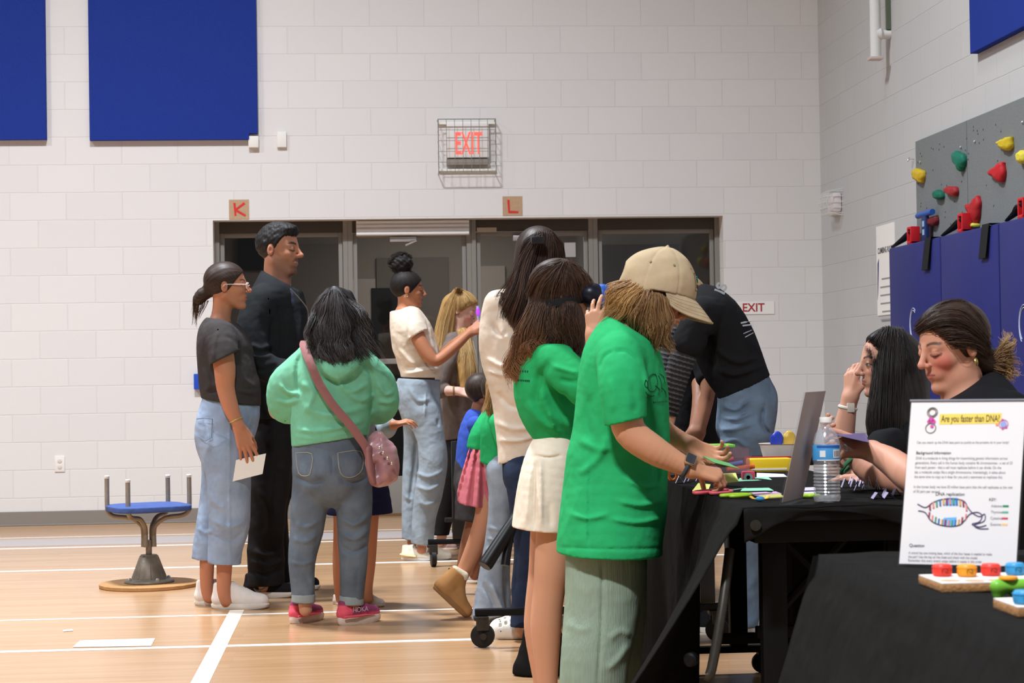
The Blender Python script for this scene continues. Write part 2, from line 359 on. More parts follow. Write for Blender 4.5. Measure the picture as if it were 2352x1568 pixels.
# exit sign inside a wire guard
ex = thing('exit_sign', onY(1073, 335, WALL_Y), 'illuminated white exit sign with red letters in a wire guard', 'exit sign')
def ez(px, py, t): return onY(px, py, WALL_Y-t)
a, b = ez(1026, 362, .05), ez(1122, 282, .05)
build('housing', MB().box((a[0], WALL_Y-.05, a[2]), (b[0], WALL_Y-.0005, b[2]), .006), mat('sign_white', (236, 230, 226), .5), ex)
a2, b2_ = ez(1026, 379, .055), ez(1122, 364, .055)
build('battery_case', MB().box((a2[0], WALL_Y-.055, a2[2]), (b2_[0], WALL_Y-.0005, b2_[2]), .006), mat('sign_grey', (148, 140, 130), .6), ex)
c = ez(1076, 330, .052)
build('lettering', MB().text('EXIT', (c[0], WALL_Y-.0505, c[2]-.005), (1, 0, 0), (0, 0, 1),   .235, .001, .012, sx=.43), mat('exit_red_glow', (250, 90, 80), .5, emit=((255, 96, 84), 1.0)), ex, smooth=False)
g = MB(); ga, gb = ez(1008, 397, .11), ez(1138, 273, .11); yy = WALL_Y-.11
for k in range(8):
    x = ga[0]+(gb[0]-ga[0])*k/7; g.tube([(x, yy, ga[2]), (x, yy, gb[2])], .0022 if 0 < k < 7 else .004, 6)
for k in range(6):
    z = ga[2]+(gb[2]-ga[2])*k/5; g.tube([(ga[0], yy, z), (gb[0], yy, z)], .0022 if 0 < k < 5 else .004, 6)
    if k in (0, 5):
        for x in (ga[0], gb[0]): g.tube([(x, yy, z), (x, WALL_Y-.001, z)], .004, 6)
for x in (ga[0], gb[0]):
    for k in range(1, 5):
        z = ga[2]+(gb[2]-ga[2])*k/5; g.tube([(x, yy, z), (x, WALL_Y-.001, z)], .002, 6)
build('wire_guard', g, mat('guard_wire', (150, 152, 146), .4, metal=.5), ex)
for z in (gb[2]-.02, ga[2]+.03): build('guard_rail', MB().box((ga[0]-.002, WALL_Y-.03, z-.008), (gb[0]+.002, WALL_Y-.001, z+.008), .003), mat('guard_white', (240, 240, 228), .5), ex)
# letter cards
M_KRAFT = mat('kraft_card', (188, 156, 124), .85, noise=.06, nscale=60)
for ch, px, py, lab in (('K', 549, 481, 'brown square card with a red letter K above the left glass'), ('L', 1177, 473, 'brown square card with a red letter L above the right door')):
    c = onY(px, py, WALL_Y); t = thing('letter_card', c, lab, 'letter card', 'letter cards above the doors')
    build('card', MB().box((c[0]-.074, WALL_Y-.004, c[2]-.073), (c[0]+.074, WALL_Y-.0005, c[2]+.073)), M_KRAFT, t, smooth=False)
    mb = MB(); y = WALL_Y-.005
    def stroke(a, b, w=.0085):
        a = np.array(a); b = np.array(b); d = (b-a)/np.linalg.norm(b-a); n = np.array([-d[1], d[0]])*w
        q = [a+n-d*w*.3, b+n*.8+d*w*.3, b-n*.8+d*w*.3, a-n-d*w*.3]
        mb.prism([(c[0]+p_[0], y-.0006*len(mb.V), c[2]+p_[1]) for p_ in q], (0, -.001, 0))
    if ch == 'K': stroke((-.033, .046), (-.026, -.044)); stroke((.04, .046), (-.025, -.002)); stroke((-.024, -.004), (.045, -.045))
    else: stroke((-.03, .044), (-.026, -.044)); stroke((-.03, -.044), (.04, -.046))
    build('letter', mb, M_RED, t, smooth=False)
# paper exit sign beside the doors
c = onY(1730, 707, WALL_Y); t = thing('exit_notice', c, 'white paper EXIT notice with red letters beside the glass front', 'paper sign')
a, b = onY(1682, 722, WALL_Y), onY(1778, 692, WALL_Y)
build('sheet', MB().box((a[0], WALL_Y-.006, a[2]), (b[0], WALL_Y-.0005, b[2])), M_PAPER, t, smooth=False)
build('lettering', MB().text('EXIT', onY(1730, 707, WALL_Y)*[1, 0, 1]+[0, WALL_Y-.006, 0], (1, 0, 0), (0, 0, 1), .088, .001, .02, sx=.95), mat('dark_red_print', (178, 52, 56), .6), t, smooth=False)

# ------------------------------------------------------------------ right wall
def X(px, py, t=0.0): return onX(px, py, WALL_X-t)
# strobe in cage
c = X(1906, 466, .07); t = thing('alarm_strobe', (WALL_X, c[1], c[2]), 'white alarm strobe in a wire cage on the right wall', 'alarm strobe')
build('body', MB().box((WALL_X-.07, c[1]-.08, c[2]-.07), (WALL_X-.0005, c[1]+.08, c[2]+.07), .02), mat('strobe_white', (232, 222, 222), .4), t)
g = MB()
for k in range(7):
    y = c[1]-.12+.24*k/6; g.tube([(WALL_X-.001, y, c[2]-.095), (WALL_X-.10, y, c[2]-.08), (WALL_X-.125, y, c[2]), (WALL_X-.10, y, c[2]+.08), (WALL_X-.001, y, c[2]+.095)], .0025, 6)
for z, d in ((-.08, .1), (-.04, .115), (0, .125), (.04, .115), (.08, .1)):
    g.tube([(WALL_X-.001, c[1]-.125, c[2]+z), (WALL_X-d, c[1]-.12, c[2]+z), (WALL_X-d, c[1]+.12, c[2]+z), (WALL_X-.001, c[1]+.125, c[2]+z)], .0025, 6)
build('cage', g, mat('cage_white', (226, 226, 222), .4), t)
# white pipe held off the wall
c = X(2012, 138, .10); t = thing('wall_pipe', (c[0], c[1], c[2]), 'white vertical pipe with an open hooked end on the right wall', 'pipe')
build('tube', MB().tube([(c[0], c[1], c[2]+.02), (c[0], c[1], 5.0)], .036, 16), mat('pipe_white', (226, 224, 220), .4), t)
build('end_plate', MB().box((c[0]-.05, c[1]-.045, c[2]), (c[0]+.04, c[1]+.045, c[2]+.02), .006), mat('pipe_foot', (206, 190, 182), .5), t)
q = X(2030, 78, .05); mb = MB(); mb.tube([(WALL_X-.001, c[1], q[2]), (c[0]+.0, c[1], q[2])], .03, 14); mb.lathe([(.042, 0), (.046, .03), (.03, .05)], (c[0]-.0, c[1], q[2]), (1, 0, 0), 16)
build('bracket', mb, mat('pipe_white', (226, 224, 220), .4), t)
build('strut_rail', MB().box((WALL_X-.03, c[1]-.025, q[2]+.03), (WALL_X-.001, c[1]+.0, 5.0)), mat('strut_green_grey', (96, 104, 88), .5), t)
# blue panel high up
a = X(2228, 124, .05); mb = MB(); mb.box((WALL_X-.05, a[1]-2.4, a[2]), (WALL_X-.0005, a[1], 5.2), .004)
tag(build('acoustic_panel', mb, M_BLUEP, base=True, smooth=False), 'blue fabric acoustic panel high on the right wall over the climbing board', 'acoustic panel', 'blue acoustic wall panels')
# screw eye
c = X(2090, 366, .02); mb = MB(); mb.tube([(c[0]-.008+.006*math.cos(k*.52), c[1]+.014*math.sin(k*.52)*1.0, c[2]+.014*math.cos(k*.52)) for k in range(12)], .003, 6).tube([(WALL_X, c[1]-.03, c[2]), (c[0]-.01, c[1]-.03, c[2])], .004, 6)
tag(build('wall_hook', mb, mat('hook_steel', (205, 205, 205), .35, metal=.7), base=True), 'small metal eye hook beside the climbing board', 'hook')
# climbing board
CT = .03
a = X(2102, 325, CT); cb_ = thing('climbing_board', (WALL_X, a[1], 1.0), 'grey speckled climbing board on the right wall', 'climbing wall')
brd = build('panel', MB().box((WALL_X-CT, a[1]-3.2, .15), (WALL_X-.0005, a[1], a[2]), .004), mat('grey_speckled_board', (122, 126, 126), .75, noise=.16, nscale=160, bump=.3, bscale=220), cb_, smooth=False)
sm = X(2220, 285, CT); build('seam', MB().box((WALL_X-CT-.0008, sm[1]-.002, 1.6), (WALL_X-CT+.001, sm[1]+.002, a[2]-.002)), mat('seam_dark', (80, 82, 82), .8), cb_, smooth=False)
rng = random.Random(5)
for px, py in ((2208, 338), (2240, 325), (2115, 372), (2350, 281)):
    q = X(px, py, CT); build('bolt', MB().lathe([(.009, -.001), (.009, .006), (.005, .010)], (WALL_X-CT, q[1], q[2]), (-1, 0, 0), 8), mat('bolt_zinc', (190, 192, 192), .35, metal=.7), cb_)
for i in range(60):
    y = a[1]-.05-rng.random()*1.6; z = 1.75+rng.random()*(a[2]-1.8); build('bolt_hole', MB().lathe([(.006, -.001), (.006, .0008)], (WALL_X-CT, y, z), (-1, 0, 0), 8), mat('hole_dark', (58, 60, 60), .9), cb_)
HOLDS = [  # px outline relative list, colour
 ('yellow', (212, 184, 40), [(2308, 320), (2322, 314), (2330, 316), (2329, 342), (2318, 346), (2304, 338), (2304, 330), (2296, 328)], 'yellow climbing hold highest on the board'),
 ('green', (20, 112, 88), [(2196, 350), (2205, 346), (2221, 356), (2221, 378), (2218, 386), (2213, 396), (2208, 384), (2196, 366)], 'large teal green climbing hold below two bolts'),
 ('red', (196, 36, 44), [(2280, 392), (2290, 384), (2300, 380), (2305, 372), (2312, 376), (2312, 412), (2302, 419), (2292, 408), (2280, 402)], 'red climbing hold with a raised corner under the upper yellow one'),
 ('yellow', (206, 172, 40), [(2104, 390), (2114, 386), (2127, 394), (2126, 412), (2122, 421), (2112, 414), (2105, 408)], 'yellow climbing hold at the edge of the board'),
 ('red', (160, 42, 48), [(2177, 432), (2186, 427), (2203, 430), (2203, 446), (2199, 452), (2190, 448), (2178, 440)], 'dull red climbing hold beside the small green one'),
 ('green', (24, 104, 80), [(2152, 440), (2162, 435), (2171, 444), (2170, 456), (2162, 459), (2153, 452)], 'small green climbing hold left of the dull red one'),
 ('red', (178, 36, 40), [(2225, 470), (2240, 466), (2246, 454), (2254, 450), (2256, 478), (2251, 510), (2245, 512), (2236, 496)], 'long tapering red climbing hold standing above the blue mats'),
 ('red', (120, 34, 40), [(2132, 506), (2146, 500), (2158, 497), (2157, 514), (2152, 519), (2140, 517)], 'small dark red climbing hold just above the blue mats'),
 ('yellow', (224, 208, 70), [(2346, 352), (2356, 344), (2366, 352), (2364, 372), (2352, 376), (2346, 366)], 'pale yellow climbing hold cut by the right edge of the photo'),
 ('yellow', (206, 206, 80), [(2239, 514), (2246, 511), (2252, 515), (2250, 522), (2241, 522)], 'tiny yellow hold peeping over the blue mats'),
]
for nm, col, poly, lab in HOLDS:
    pts = np.array([X(px, py, CT) for px, py in poly]); c = pts.mean(0)
    lay = []
    n = len(poly)*4
    # smooth closed outline
    ol = []
    for i in range(len(poly)):
        for k in range(4):
            p0, p1, p2, p3 = pts[i-1], pts[i], pts[(i+1) % len(poly)], pts[(i+2) % len(poly)]; t_ = k/4
            ol.append(.5*((2*p1)+(p2-p0)*t_+(2*p0-5*p1+4*p2-p3)*t_**2+(3*p1-p0-3*p2+p3)*t_**3))
    ol = np.array(ol); V = []
    H = .042
    for f, h in ((.92, .03), (.95, .3), (.92, .6), (.76, .85), (.42, 1.0)):
        wob = 1+.06*np.sin(np.arange(n)*1.7+f*9)
        V.append((c+(ol-c)*(f*wob)[:, None])*[0, 1, 1]+np.stack([np.full(n, WALL_X-CT-H*h+.0), np.zeros(n), np.zeros(n)], 1))
    V = np.vstack(V); F = [(i*n+k, i*n+(k+1) % n, (i+1)*n+(k+1) % n, (i+1)*n+k) for i in range(4) for k in range(n)]+[tuple(range(n)), tuple(range(4*n, 5*n))[::-1]]
    tag(build('climbing_hold', MB().add(V, F), mat('hold_%d_%d' % col[:2], col, .6, noise=.12, nscale=50), base=True, ang=70), lab, 'climbing hold', 'climbing holds on the grey board')
# folded blue safety mats in front of the board
MT = .14
ma = X(2040, 570, MT); zt = ma[2]; ys = [ma[1]]+[X(px, py, MT)[1] for px, py in ((2158, 541), (2292, 508))]
dyp = ys[1]-ys[2]; ys += [ys[2]-dyp*k for k in (1, 2)]
print('mat', zt, ys, 'board top', a[2])
M_MAT = mat('blue_vinyl_mat', (36, 42, 112), .5, noise=.05, nscale=9, bump=.1, bscale=14)
mats = thing('wall_mat', (WALL_X-MT/2, ma[1]-1, 0), 'blue vinyl folding safety mat standing against the climbing board', 'mat')
for i in range(4):
    build('mat_section', MB().box((WALL_X-MT, ys[i+1]+.006, .0), (WALL_X-CT-.002, ys[i]-.006, zt), .018), M_MAT, mats)
M_STRAP = mat('black_webbing', (28, 28, 30), .85)
def on_mat(px, py, t=0.0): return onX(px, py, WALL_X-MT-t)
for (a_, b_, w) in (((2133, 550), (2126, 620), .12), ((2266, 514), (2258, 594), .12)):
    q0, q1 = on_mat(*a_, .004), on_mat(*b_, .012); mb = MB()
    G = []
    for k in range(9):
        c = q0+(q1-q0)*k/8; G.append([c+[-.003, w/2, 0], c+[-.003, -w/2, 0]])
    G = [[np.array([WALL_X-CT-.01, q0[1]+w/2, zt+.006]), np.array([WALL_X-CT-.01, q0[1]-w/2, zt+.006])], [np.array([WALL_X-MT-.004, q0[1]+w/2, zt+.006]), np.array([WALL_X-MT-.004, q0[1]-w/2, zt+.006])]]+G[1:]
    G = np.array(G); G2 = G+[-.004, 0, .002]; mb.sheet(G); mb.sheet(G2[:, ::-1])
    build('strap', mb, M_STRAP, mats)
for (px, py, s) in ((2098, 745, 1), (2352, 745, 1)):
    mb = MB(); c = on_mat(px, py, .002)
    for r in (.075, .064):
        mb.tube([c+[0, -r*math.sin(th), r*1.35*math.cos(th)] for th in np.linspace(-2.6, .6, 16)], .0028, 5)
    build('printed_mark', mb, mat('mark_white', (190, 196, 220), .6), mats)
# buckles on the mat top
M_BK = mat('red_buckle', (206, 34, 44), .5)
for i, (px, py, tail) in enumerate(((2098, 540, (2050, 565)), (2216, 512, (2165, 535)), (2356, 470, (2312, 498)))):
    q = onX(px, py, WALL_X-.09); t = thing('strap_buckle', (q[0], q[1], zt), ('red strap buckle with black webbing at the far end of the blue mats', 'red strap buckle with black webbing on the mats under the long red hold', 'red strap buckle with black webbing cut by the right edge of the photo')[i], 'buckle', 'red buckles along the mat top')
    h = .07; mb = MB()
    mb.box((q[0]-.03, q[1]-.045, zt), (q[0]+.03, q[1]-.025, zt+h*1.5), .006).box((q[0]-.03, q[1]+.03, zt), (q[0]+.03, q[1]+.045, zt+h*1.4), .006).box((q[0]-.03, q[1]-.045, zt+h*1.3), (q[0]+.03, q[1]+.045, zt+h*1.55), .008).box((q[0]-.03, q[1]-.045, zt-.001), (q[0]+.03, q[1]+.045, zt+.02), .006)
    build('buckle', mb, M_BK, t)
    e = onX(*tail, WALL_X-.09); mb = MB()
    mb.tube([(q[0], q[1]+.0, zt+h*1.1), (q[0], q[1]+.10, zt+h*.95), (q[0], (q[1]+e[1])/2, zt+h*.6), (q[0], e[1], zt+.012)], [.026, .03, .026, .012], 8, flat=.55)
    build('webbing', mb, M_STRAP, t)
# blue tee-shaped hold strap at the mat's end
q0, q1 = onX(2108, 496, WALL_X-.07), onX(2142, 486, WALL_X-.07); t = thing('belay_bracket', (q0[0], q0[1], zt), 'blue tee shaped bracket with a printed label standing behind the mats', 'bracket')
M_BB = mat('bright_blue_plastic', (36, 88, 176), .4)
build('crossbar', MB().tube([q0, q1], .018, 10), M_BB, t)
m_ = (q0+q1)/2; build('post', MB().box((m_[0]-.012, m_[1]-.045, zt-.01), (m_[0]+.012, m_[1]+.045, m_[2]), .006), mat('navy_plastic', (34, 52, 104), .5), t)
for z in (.25, .55): build('sticker', MB().box((m_[0]-.014, m_[1]-.02, zt+(m_[2]-zt)*z), (m_[0]-.0125, m_[1]+.02, zt+(m_[2]-zt)*(z+.2))), mat('sticker_pale', (150, 186, 220), .6), t, smooth=False)
# rules poster
a, b = X(2016, 725, .005), X(2054, 522, .005); t = thing('rules_poster', (WALL_X, a[1], a[2]), 'tall white rules poster beside the blue mats', 'poster')
y0, y1 = b[1], a[1]; zl, zh = a[2], X(2016, 520, .005)[2]
build('sheet', MB().box((WALL_X-.006, y0, zl), (WALL_X-.0005, y1, zh)), M_PAPER, t, smooth=False)
mb = MB(); mid = (y0+y1)/2; wd_ = y1-y0
build('heading', MB().text('CLIMBING RULES', (WALL_X-.0065, mid, zh-.17), (0, -1, 0), (0, 0, 1), .055, .001, .012, sx=.9), mat('poster_heading', (96, 94, 98), .7), t, smooth=False)
for k in range(8):
    z = zh-.36-k*.055; ln = wd_*(.62 if k % 4 else .45)
    build('print_line', MB().box((WALL_X-.0072, mid-ln/2, z-.006), (WALL_X-.0065, mid+ln/2, z+.004)), mat('poster_ink', (150, 148, 150), .7), t, smooth=False)
mb = MB()
for s in (-1, 1): mb.prism([(WALL_X-.0065, mid+s*(wd_*.44), zh-.25), (WALL_X-.0065, mid+s*(wd_*.36), zh-.22), (WALL_X-.0065, mid+s*(wd_*.44), zh-.45), (WALL_X-.0065, mid+s*(wd_*.48), zh-.5)], (-.0006, 0, 0))
build('flourish', mb, mat('poster_blue', (44, 48, 110), .7), t, smooth=False)
# ------------------------------------------------------------------ organic shapes: smooth unions of tapered limbs, polygonised
DEP = np.array([sy_, cy_, 0.0])                     # horizontal direction away from the viewer's side
def _n(v): v = np.asarray(v, float); return v/np.linalg.norm(v)
def smin(a, b, k):
    if k <= 0: return np.minimum(a, b)
    h = np.maximum(k-np.abs(a-b), 0)/k; return np.minimum(a, b)-h*h*k*0.25
def smax(a, b, k): return -smin(-a, -b, k)
def ell(p, c, r):
    q = p-np.asarray(c); r = np.asarray(r); k0 = np.sqrt(((q/r)**2).sum(-1)); k1 = np.sqrt(((q/(r*r))**2).sum(-1))+1e-9
    return k0*(k0-1)/k1
def cone(p, a, b, ra, rb):
    a = np.asarray(a, float); ba = np.asarray(b, float)-a; pa = p-a
    h = np.clip((pa@ba)/max(ba@ba, 1e-12), 0, 1); q = pa-h[..., None]*ba
    return np.sqrt((q*q).sum(-1))-(ra+(rb-ra)*h)
def sph(p, c, r): q = p-np.asarray(c); return np.sqrt((q*q).sum(-1))-r

class Seg:                                          # one tapered limb piece, its section squashed along the depth axis
    def __init__(s, a, b, ra, rb, ka=1, kb=1, ax=None):
        s.a = a; s.ba = b-a; s.ra, s.rb, s.ka, s.kb = ra, rb, ka, kb; s.ax = DEP if ax is None else ax
        R = max(ra*max(ka, 1), rb*max(kb, 1)); s.lo = np.minimum(a, b)-R; s.hi = np.maximum(a, b)+R
        s.l2 = max(float(s.ba@s.ba), 1e-12)
    def f(s, P):
        pa = P-s.a; h = np.clip((pa@s.ba)/s.l2, 0, 1); q = pa-h[..., None]*s.ba
        r = s.ra+(s.rb-s.ra)*h
        if s.ka == 1 and s.kb == 1: return np.sqrt((q*q).sum(-1))-r
        k = s.ka+(s.kb-s.ka)*h; w = q@s.ax; q2 = (q*q).sum(-1)-w*w
        return (np.sqrt(np.maximum(q2, 0)+(w/k)**2)-r)*np.minimum(k, 1)
class Fn:
    def __init__(s, f, lo, hi): s.f = f; s.lo = np.asarray(lo, float); s.hi = np.asarray(hi, float)
class Grp:
    """ordered list of (op, k, node): u union, s subtract, c clip (intersection with a half space), d displacement"""
    def __init__(s): s.it = []; s.lo = np.full(3, 1e9); s.hi = np.full(3, -1e9)
    def u(s, node, k=0.0):
        s.it.append(('u', k, node)); s.lo = np.minimum(s.lo, node.lo); s.hi = np.maximum(s.hi, node.hi); return s
    def us(s, nodes, k=0.0, inner=0.0):
        g = Grp()
        for n in nodes: g.u(n, inner)
        return s.u(g, k)
    def sub(s, node, k=0.0): s.it.append(('s', k, node)); return s
    def clip(s, p, n, k=0.0):
        p = np.asarray(p, float); n = _n(n); s.it.append(('c', k, lambda P: (P-p)@n)); return s
    def hem(s, p, n, t=0.012, depth=0.05):
        """flat opening: cut beyond the plane and hollow the cloth behind it"""
        p = np.asarray(p, float); n = _n(n); s.it.append(('h', t, (lambda P: (P-p)@n, depth))); return s
    def disp(s, fn): s.it.append(('d', 0, fn)); return s
    def ev(s, P, blo, bhi, full=False):
        nb = len(P); F = np.full(P.shape[:2], 0.5)
        for op, k, nd in s.it:
            if op in 'us':
                pad = k+0.02; m = np.all((bhi > nd.lo-pad) & (blo < nd.hi+pad), axis=1)
                if not m.any(): continue
                v = nd.ev(P[m], blo[m], bhi[m]) if isinstance(nd, Grp) else nd.f(P[m])
                F[m] = smin(F[m], v, k) if op == 'u' else smax(F[m], -v, k)
            elif op == 'c': F = smax(F, nd(P), k)
            elif op == 'h':
                pl = nd[0](P); cav = np.maximum(F+k, -pl-nd[1]); F = np.maximum(np.maximum(F, pl), -cav)
            else:
                m = np.any(np.abs(F) < 0.05, axis=1)
                if m.any(): F[m] = F[m]+nd(P[m])
        return F

_EDG = [(0, 1), (2, 3), (4, 5), (6, 7), (0, 2), (1, 3), (4, 6), (5, 7), (0, 4), (1, 5), (2, 6), (3, 7)]
def polygonise(g, h):
    B = 8; lo = g.lo-3*h; hi = g.hi+3*h; nb = np.ceil((hi-lo)/(h*B)).astype(int)
    I = np.stack(np.meshgrid(*[np.arange(n) for n in nb], indexing='ij'), -1).reshape(-1, 3)
    blo = lo+I*(h*B); bhi = blo+h*B
    keep = []
    for c0 in range(0, len(I), 20000):
        ctr = ((blo[c0:c0+20000]+bhi[c0:c0+20000])/2)[:, None, :]
        f = g.ev(ctr, blo[c0:c0+20000], bhi[c0:c0+20000])[:, 0]; keep.append(np.abs(f) < h*B*0.5*1.732*1.35+0.012)
    I = I[np.concatenate(keep)]
    L = np.arange(B+1); loc = np.stack(np.meshgrid(L, L, L, indexing='ij'), -1).reshape(-1, 3)
    S = np.array([(nb[1]*B+2)*(nb[2]*B+2), (nb[2]*B+2), 1], dtype=np.int64)
    cid, cpos, eid = [], [], []
    for c0 in range(0, len(I), 600):
        J = I[c0:c0+600]; base = J*B; bl = lo+base*h
        P = bl[:, None, :]+loc[None]*h
        F = g.ev(P, bl, bl+h*B).reshape(-1, B+1, B+1, B+1)
        s = F < 0
        ok = s.any((1, 2, 3)) & ~s.all((1, 2, 3))
        if not ok.any(): continue
        F = F[ok]; s = s[ok]; base = base[ok]
        cor = np.stack([s[:, i:B+i, j:B+j, k:B+k] for i in (0, 1) for j in (0, 1) for k in (0, 1)], -1)
        act = cor.any(-1) & ~cor.all(-1); w = np.argwhere(act)
        fv = np.stack([F[:, i:B+i, j:B+j, k:B+k] for i in (0, 1) for j in (0, 1) for k in (0, 1)], -1)[act]
        co = np.array([(i, j, k) for i in (0, 1) for j in (0, 1) for k in (0, 1)], float)
        acc = np.zeros((len(w), 3)); cnt = np.zeros(len(w))
        for a, b in _EDG:
            fa, fb = fv[:, a], fv[:, b]; m = (fa < 0) != (fb < 0); t = np.where(m, fa/np.where(m, fa-fb, 1), 0)
            acc += np.where(m[:, None], co[a]+(co[b]-co[a])*t[:, None], 0); cnt += m
        cell = base[w[:, 0]]+w[:, 1:]
        cid.append(cell@S); cpos.append(lo+(cell+acc/cnt[:, None])*h)
        for ax in range(3):
            n1 = [slice(0, B)]*3; n2 = list(n1); n2[ax] = slice(1, B+1)
            d = s[(slice(None), *n1)] != s[(slice(None), *n2)]; e = np.argwhere(d)
            node = base[e[:, 0]]+e[:, 1:]; ins = s[e[:, 0], e[:, 1], e[:, 2], e[:, 3]]
            eid.append(np.column_stack([node, np.full(len(e), ax), ins]))
    cid = np.concatenate(cid); cpos = np.concatenate(cpos); o = np.argsort(cid); cid = cid[o]; cpos = cpos[o]
    E = np.concatenate(eid).astype(np.int64); quads = []
    for ax in range(3):
        e = E[E[:, 3] == ax]; u, v = [(1, 2), (2, 0), (0, 1)][ax]; q = []
        for du, dv in ((0, 0), (-1, 0), (-1, -1), (0, -1)):
            n = e[:, :3].copy(); n[:, u] += du; n[:, v] += dv; q.append(n@S)
        q = np.stack(q, 1); ix = np.searchsorted(cid, q); ix = np.minimum(ix, len(cid)-1); good = (cid[ix] == q).all(1)
        ix = ix[good]; ins = e[good, 4] == 1; ix[~ins] = ix[~ins][:, ::-1]; quads.append(ix)
    return cpos, np.concatenate(quads)

def organic(name, g, h, m, parent, col=None, extra=None):
    """mesh of the field g; col(points)->rgb(display) kept as the colour attribute 'Col'; extra = (V, F, rgb) tubes joined in"""
    V, Fq = polygonise(g, h/Q) if g is not None else (np.zeros((0, 3)), np.zeros((0, 4), int))
    cols = col(V) if (col is not None and len(V)) else None
    faces = Fq; tri = None; loc = wloc(parent) if parent is not None else np.zeros(3)
    me = bpy.data.meshes.new(name)
    if extra is not None:
        eV, eF, eC = extra; nf = np.asarray(eF)+len(V); V = np.vstack([V, eV]); faces = np.vstack([Fq, nf]) if len(Fq) else nf
        if col is not None: cols = np.vstack([cols, eC]) if cols is not None else eC
    n = len(faces)
    me.vertices.add(len(V)); me.vertices.foreach_set('co', (V-loc).astype(np.float32).ravel())
    me.loops.add(4*n); me.loops.foreach_set('vertex_index', faces.astype(np.int32).ravel())
    me.polygons.add(n); me.polygons.foreach_set('loop_start', np.arange(0, 4*n, 4, dtype=np.int32)); 
    me.polygons.foreach_set('use_smooth', np.ones(n, dtype=bool)); me.update(calc_edges=True); me.validate()
    if cols is not None:
        at = me.color_attributes.new('Col', 'FLOAT_COLOR', 'POINT'); c = np.clip(cols, 0, 255)/255.0
        c = np.where(c <= 0.04045, c/12.92, ((c+0.055)/1.055)**2.4)
        at.data.foreach_set('color', np.column_stack([c, np.ones(len(c))]).astype(np.float32).ravel())
    me.materials.append(m); o = bpy.data.objects.new(name, me); C.objects.link(o); o.parent = parent
    return o

def surf(g, px, py, d, off=.003, span=.6, miss=0.0):
    """place on the near surface of the field g behind a photo point (off metres outside it)"""
    t = np.linspace(d-span, d+span, 160); r = ray(px, py); P = (CAM+t[:, None]*r)[None]
    f = g.ev(P, P.min(1), P.max(1))[0]; i = np.argmax(f < 0)
    if f[i] >= 0: return CAM+r*(d+miss)
    if i == 0: return CAM+r*t[0]
    u = f[i-1]/(f[i-1]-f[i]); return CAM+r*(t[i-1]+(t[i]-t[i-1])*u-off)
def on(g, d, pts, off=.003, sub=1, miss=0.0): return [surf(g, x, y, d, off, miss=miss) for x, y in (spline(np.asarray(pts, float), sub) if sub > 1 else pts)]

def spline(N, sub):
    N = np.asarray(N, float)
    if len(N) < 3 or sub <= 1: return N if sub <= 1 else np.array([N[0]+(N[-1]-N[0])*t for t in np.linspace(0, 1, sub+1)])
    out = []
    for i in range(len(N)-1):
        p0, p1, p2, p3 = N[max(i-1, 0)], N[i], N[i+1], N[min(i+2, len(N)-1)]
        for t in np.arange(sub)/sub: out.append(.5*(2*p1+(p2-p0)*t+(2*p0-5*p1+4*p2-p3)*t*t+(3*p1-p0-3*p2+p3)*t**3))
    out.append(N[-1]); return np.array(out)
def chain(d0, nodes, sub=3, ax=None):
    """nodes (px, py, w, r_px[, k]): a limb through those places, w metres beyond the depth d0, radius given at photo scale"""
    A = []
    for n in nodes:
        px, py, w, r = n[:4]; k = n[4] if len(n) > 4 else 1.0; A.append((*W(px, py, d0+w), r*(d0+w)/FPX, k))
    return chain_w(A, sub, ax)
def chain_w(A, sub=3, ax=None):
    A = spline(A, sub); return [Seg(A[i][:3], A[i+1][:3], max(A[i][3], .0005), max(A[i+1][3], .0005), A[i][4], A[i+1][4], ax) for i in range(len(A)-1)]
def limb(d0, nodes, sub=3): g = Grp(); [g.u(s) for s in chain(d0, nodes, sub)]; return g

def vnoise(seed, scale, n=7, stretch=(1, 1, 1)):
    """cheap smooth noise made of random waves"""
    r = np.random.RandomState(seed); K = r.normal(size=(n, 3)); K /= np.linalg.norm(K, axis=1, keepdims=True)
    K = K*(2*math.pi*scale*r.uniform(.6, 1.6, (n, 1)))*np.asarray(stretch); ph = r.uniform(0, 6.28, n)
    def f(P):
        s = 0
        for i in range(n): s = s+np.sin(P@K[i]+ph[i])
        return s/n*1.6
    return f
def folds(strokes):
    """cloth folds: (polyline px, width px, height m): ridges (height>0) or valleys at those places"""
    st = []
    for pl, w, a in strokes:
        pl = np.asarray(pl, float); bb = (pl.min(0)-3*w, pl.max(0)+3*w); st.append((spline(pl, 4) if len(pl) > 2 else pl, w, a, bb))
    def f(P):
        x, y, d = proj(P); out = np.zeros(x.shape)
        for pl, w, a, bb in st:
            m = (x > bb[0][0]) & (x < bb[1][0]) & (y > bb[0][1]) & (y < bb[1][1])
            if not m.any(): continue
            q = np.stack([x[m], y[m]], -1); best = np.full(len(q), 1e9); tt = np.zeros(len(q))
            ns = len(pl)-1
            for i in range(ns):
                ba = pl[i+1]-pl[i]; pa = q-pl[i]; h = np.clip((pa@ba)/max(ba@ba, 1e-9), 0, 1); e = pa-h[:, None]*ba; dd = (e*e).sum(1)
                b = dd < best; tt = np.where(b, (i+h)/ns, tt); best = np.minimum(best, dd)
            out[m] -= 1.25*a*np.exp(-best/(w*w))*np.minimum(1, 4*np.minimum(tt+.04, 1.04-tt))
        return out
    return f
def wrinkle(seed, amp, scale, stretch=(1, 1, 1)):
    nz = vnoise(seed, scale, 8, stretch)
    return lambda P: amp*(np.abs(nz(P))-0.5)

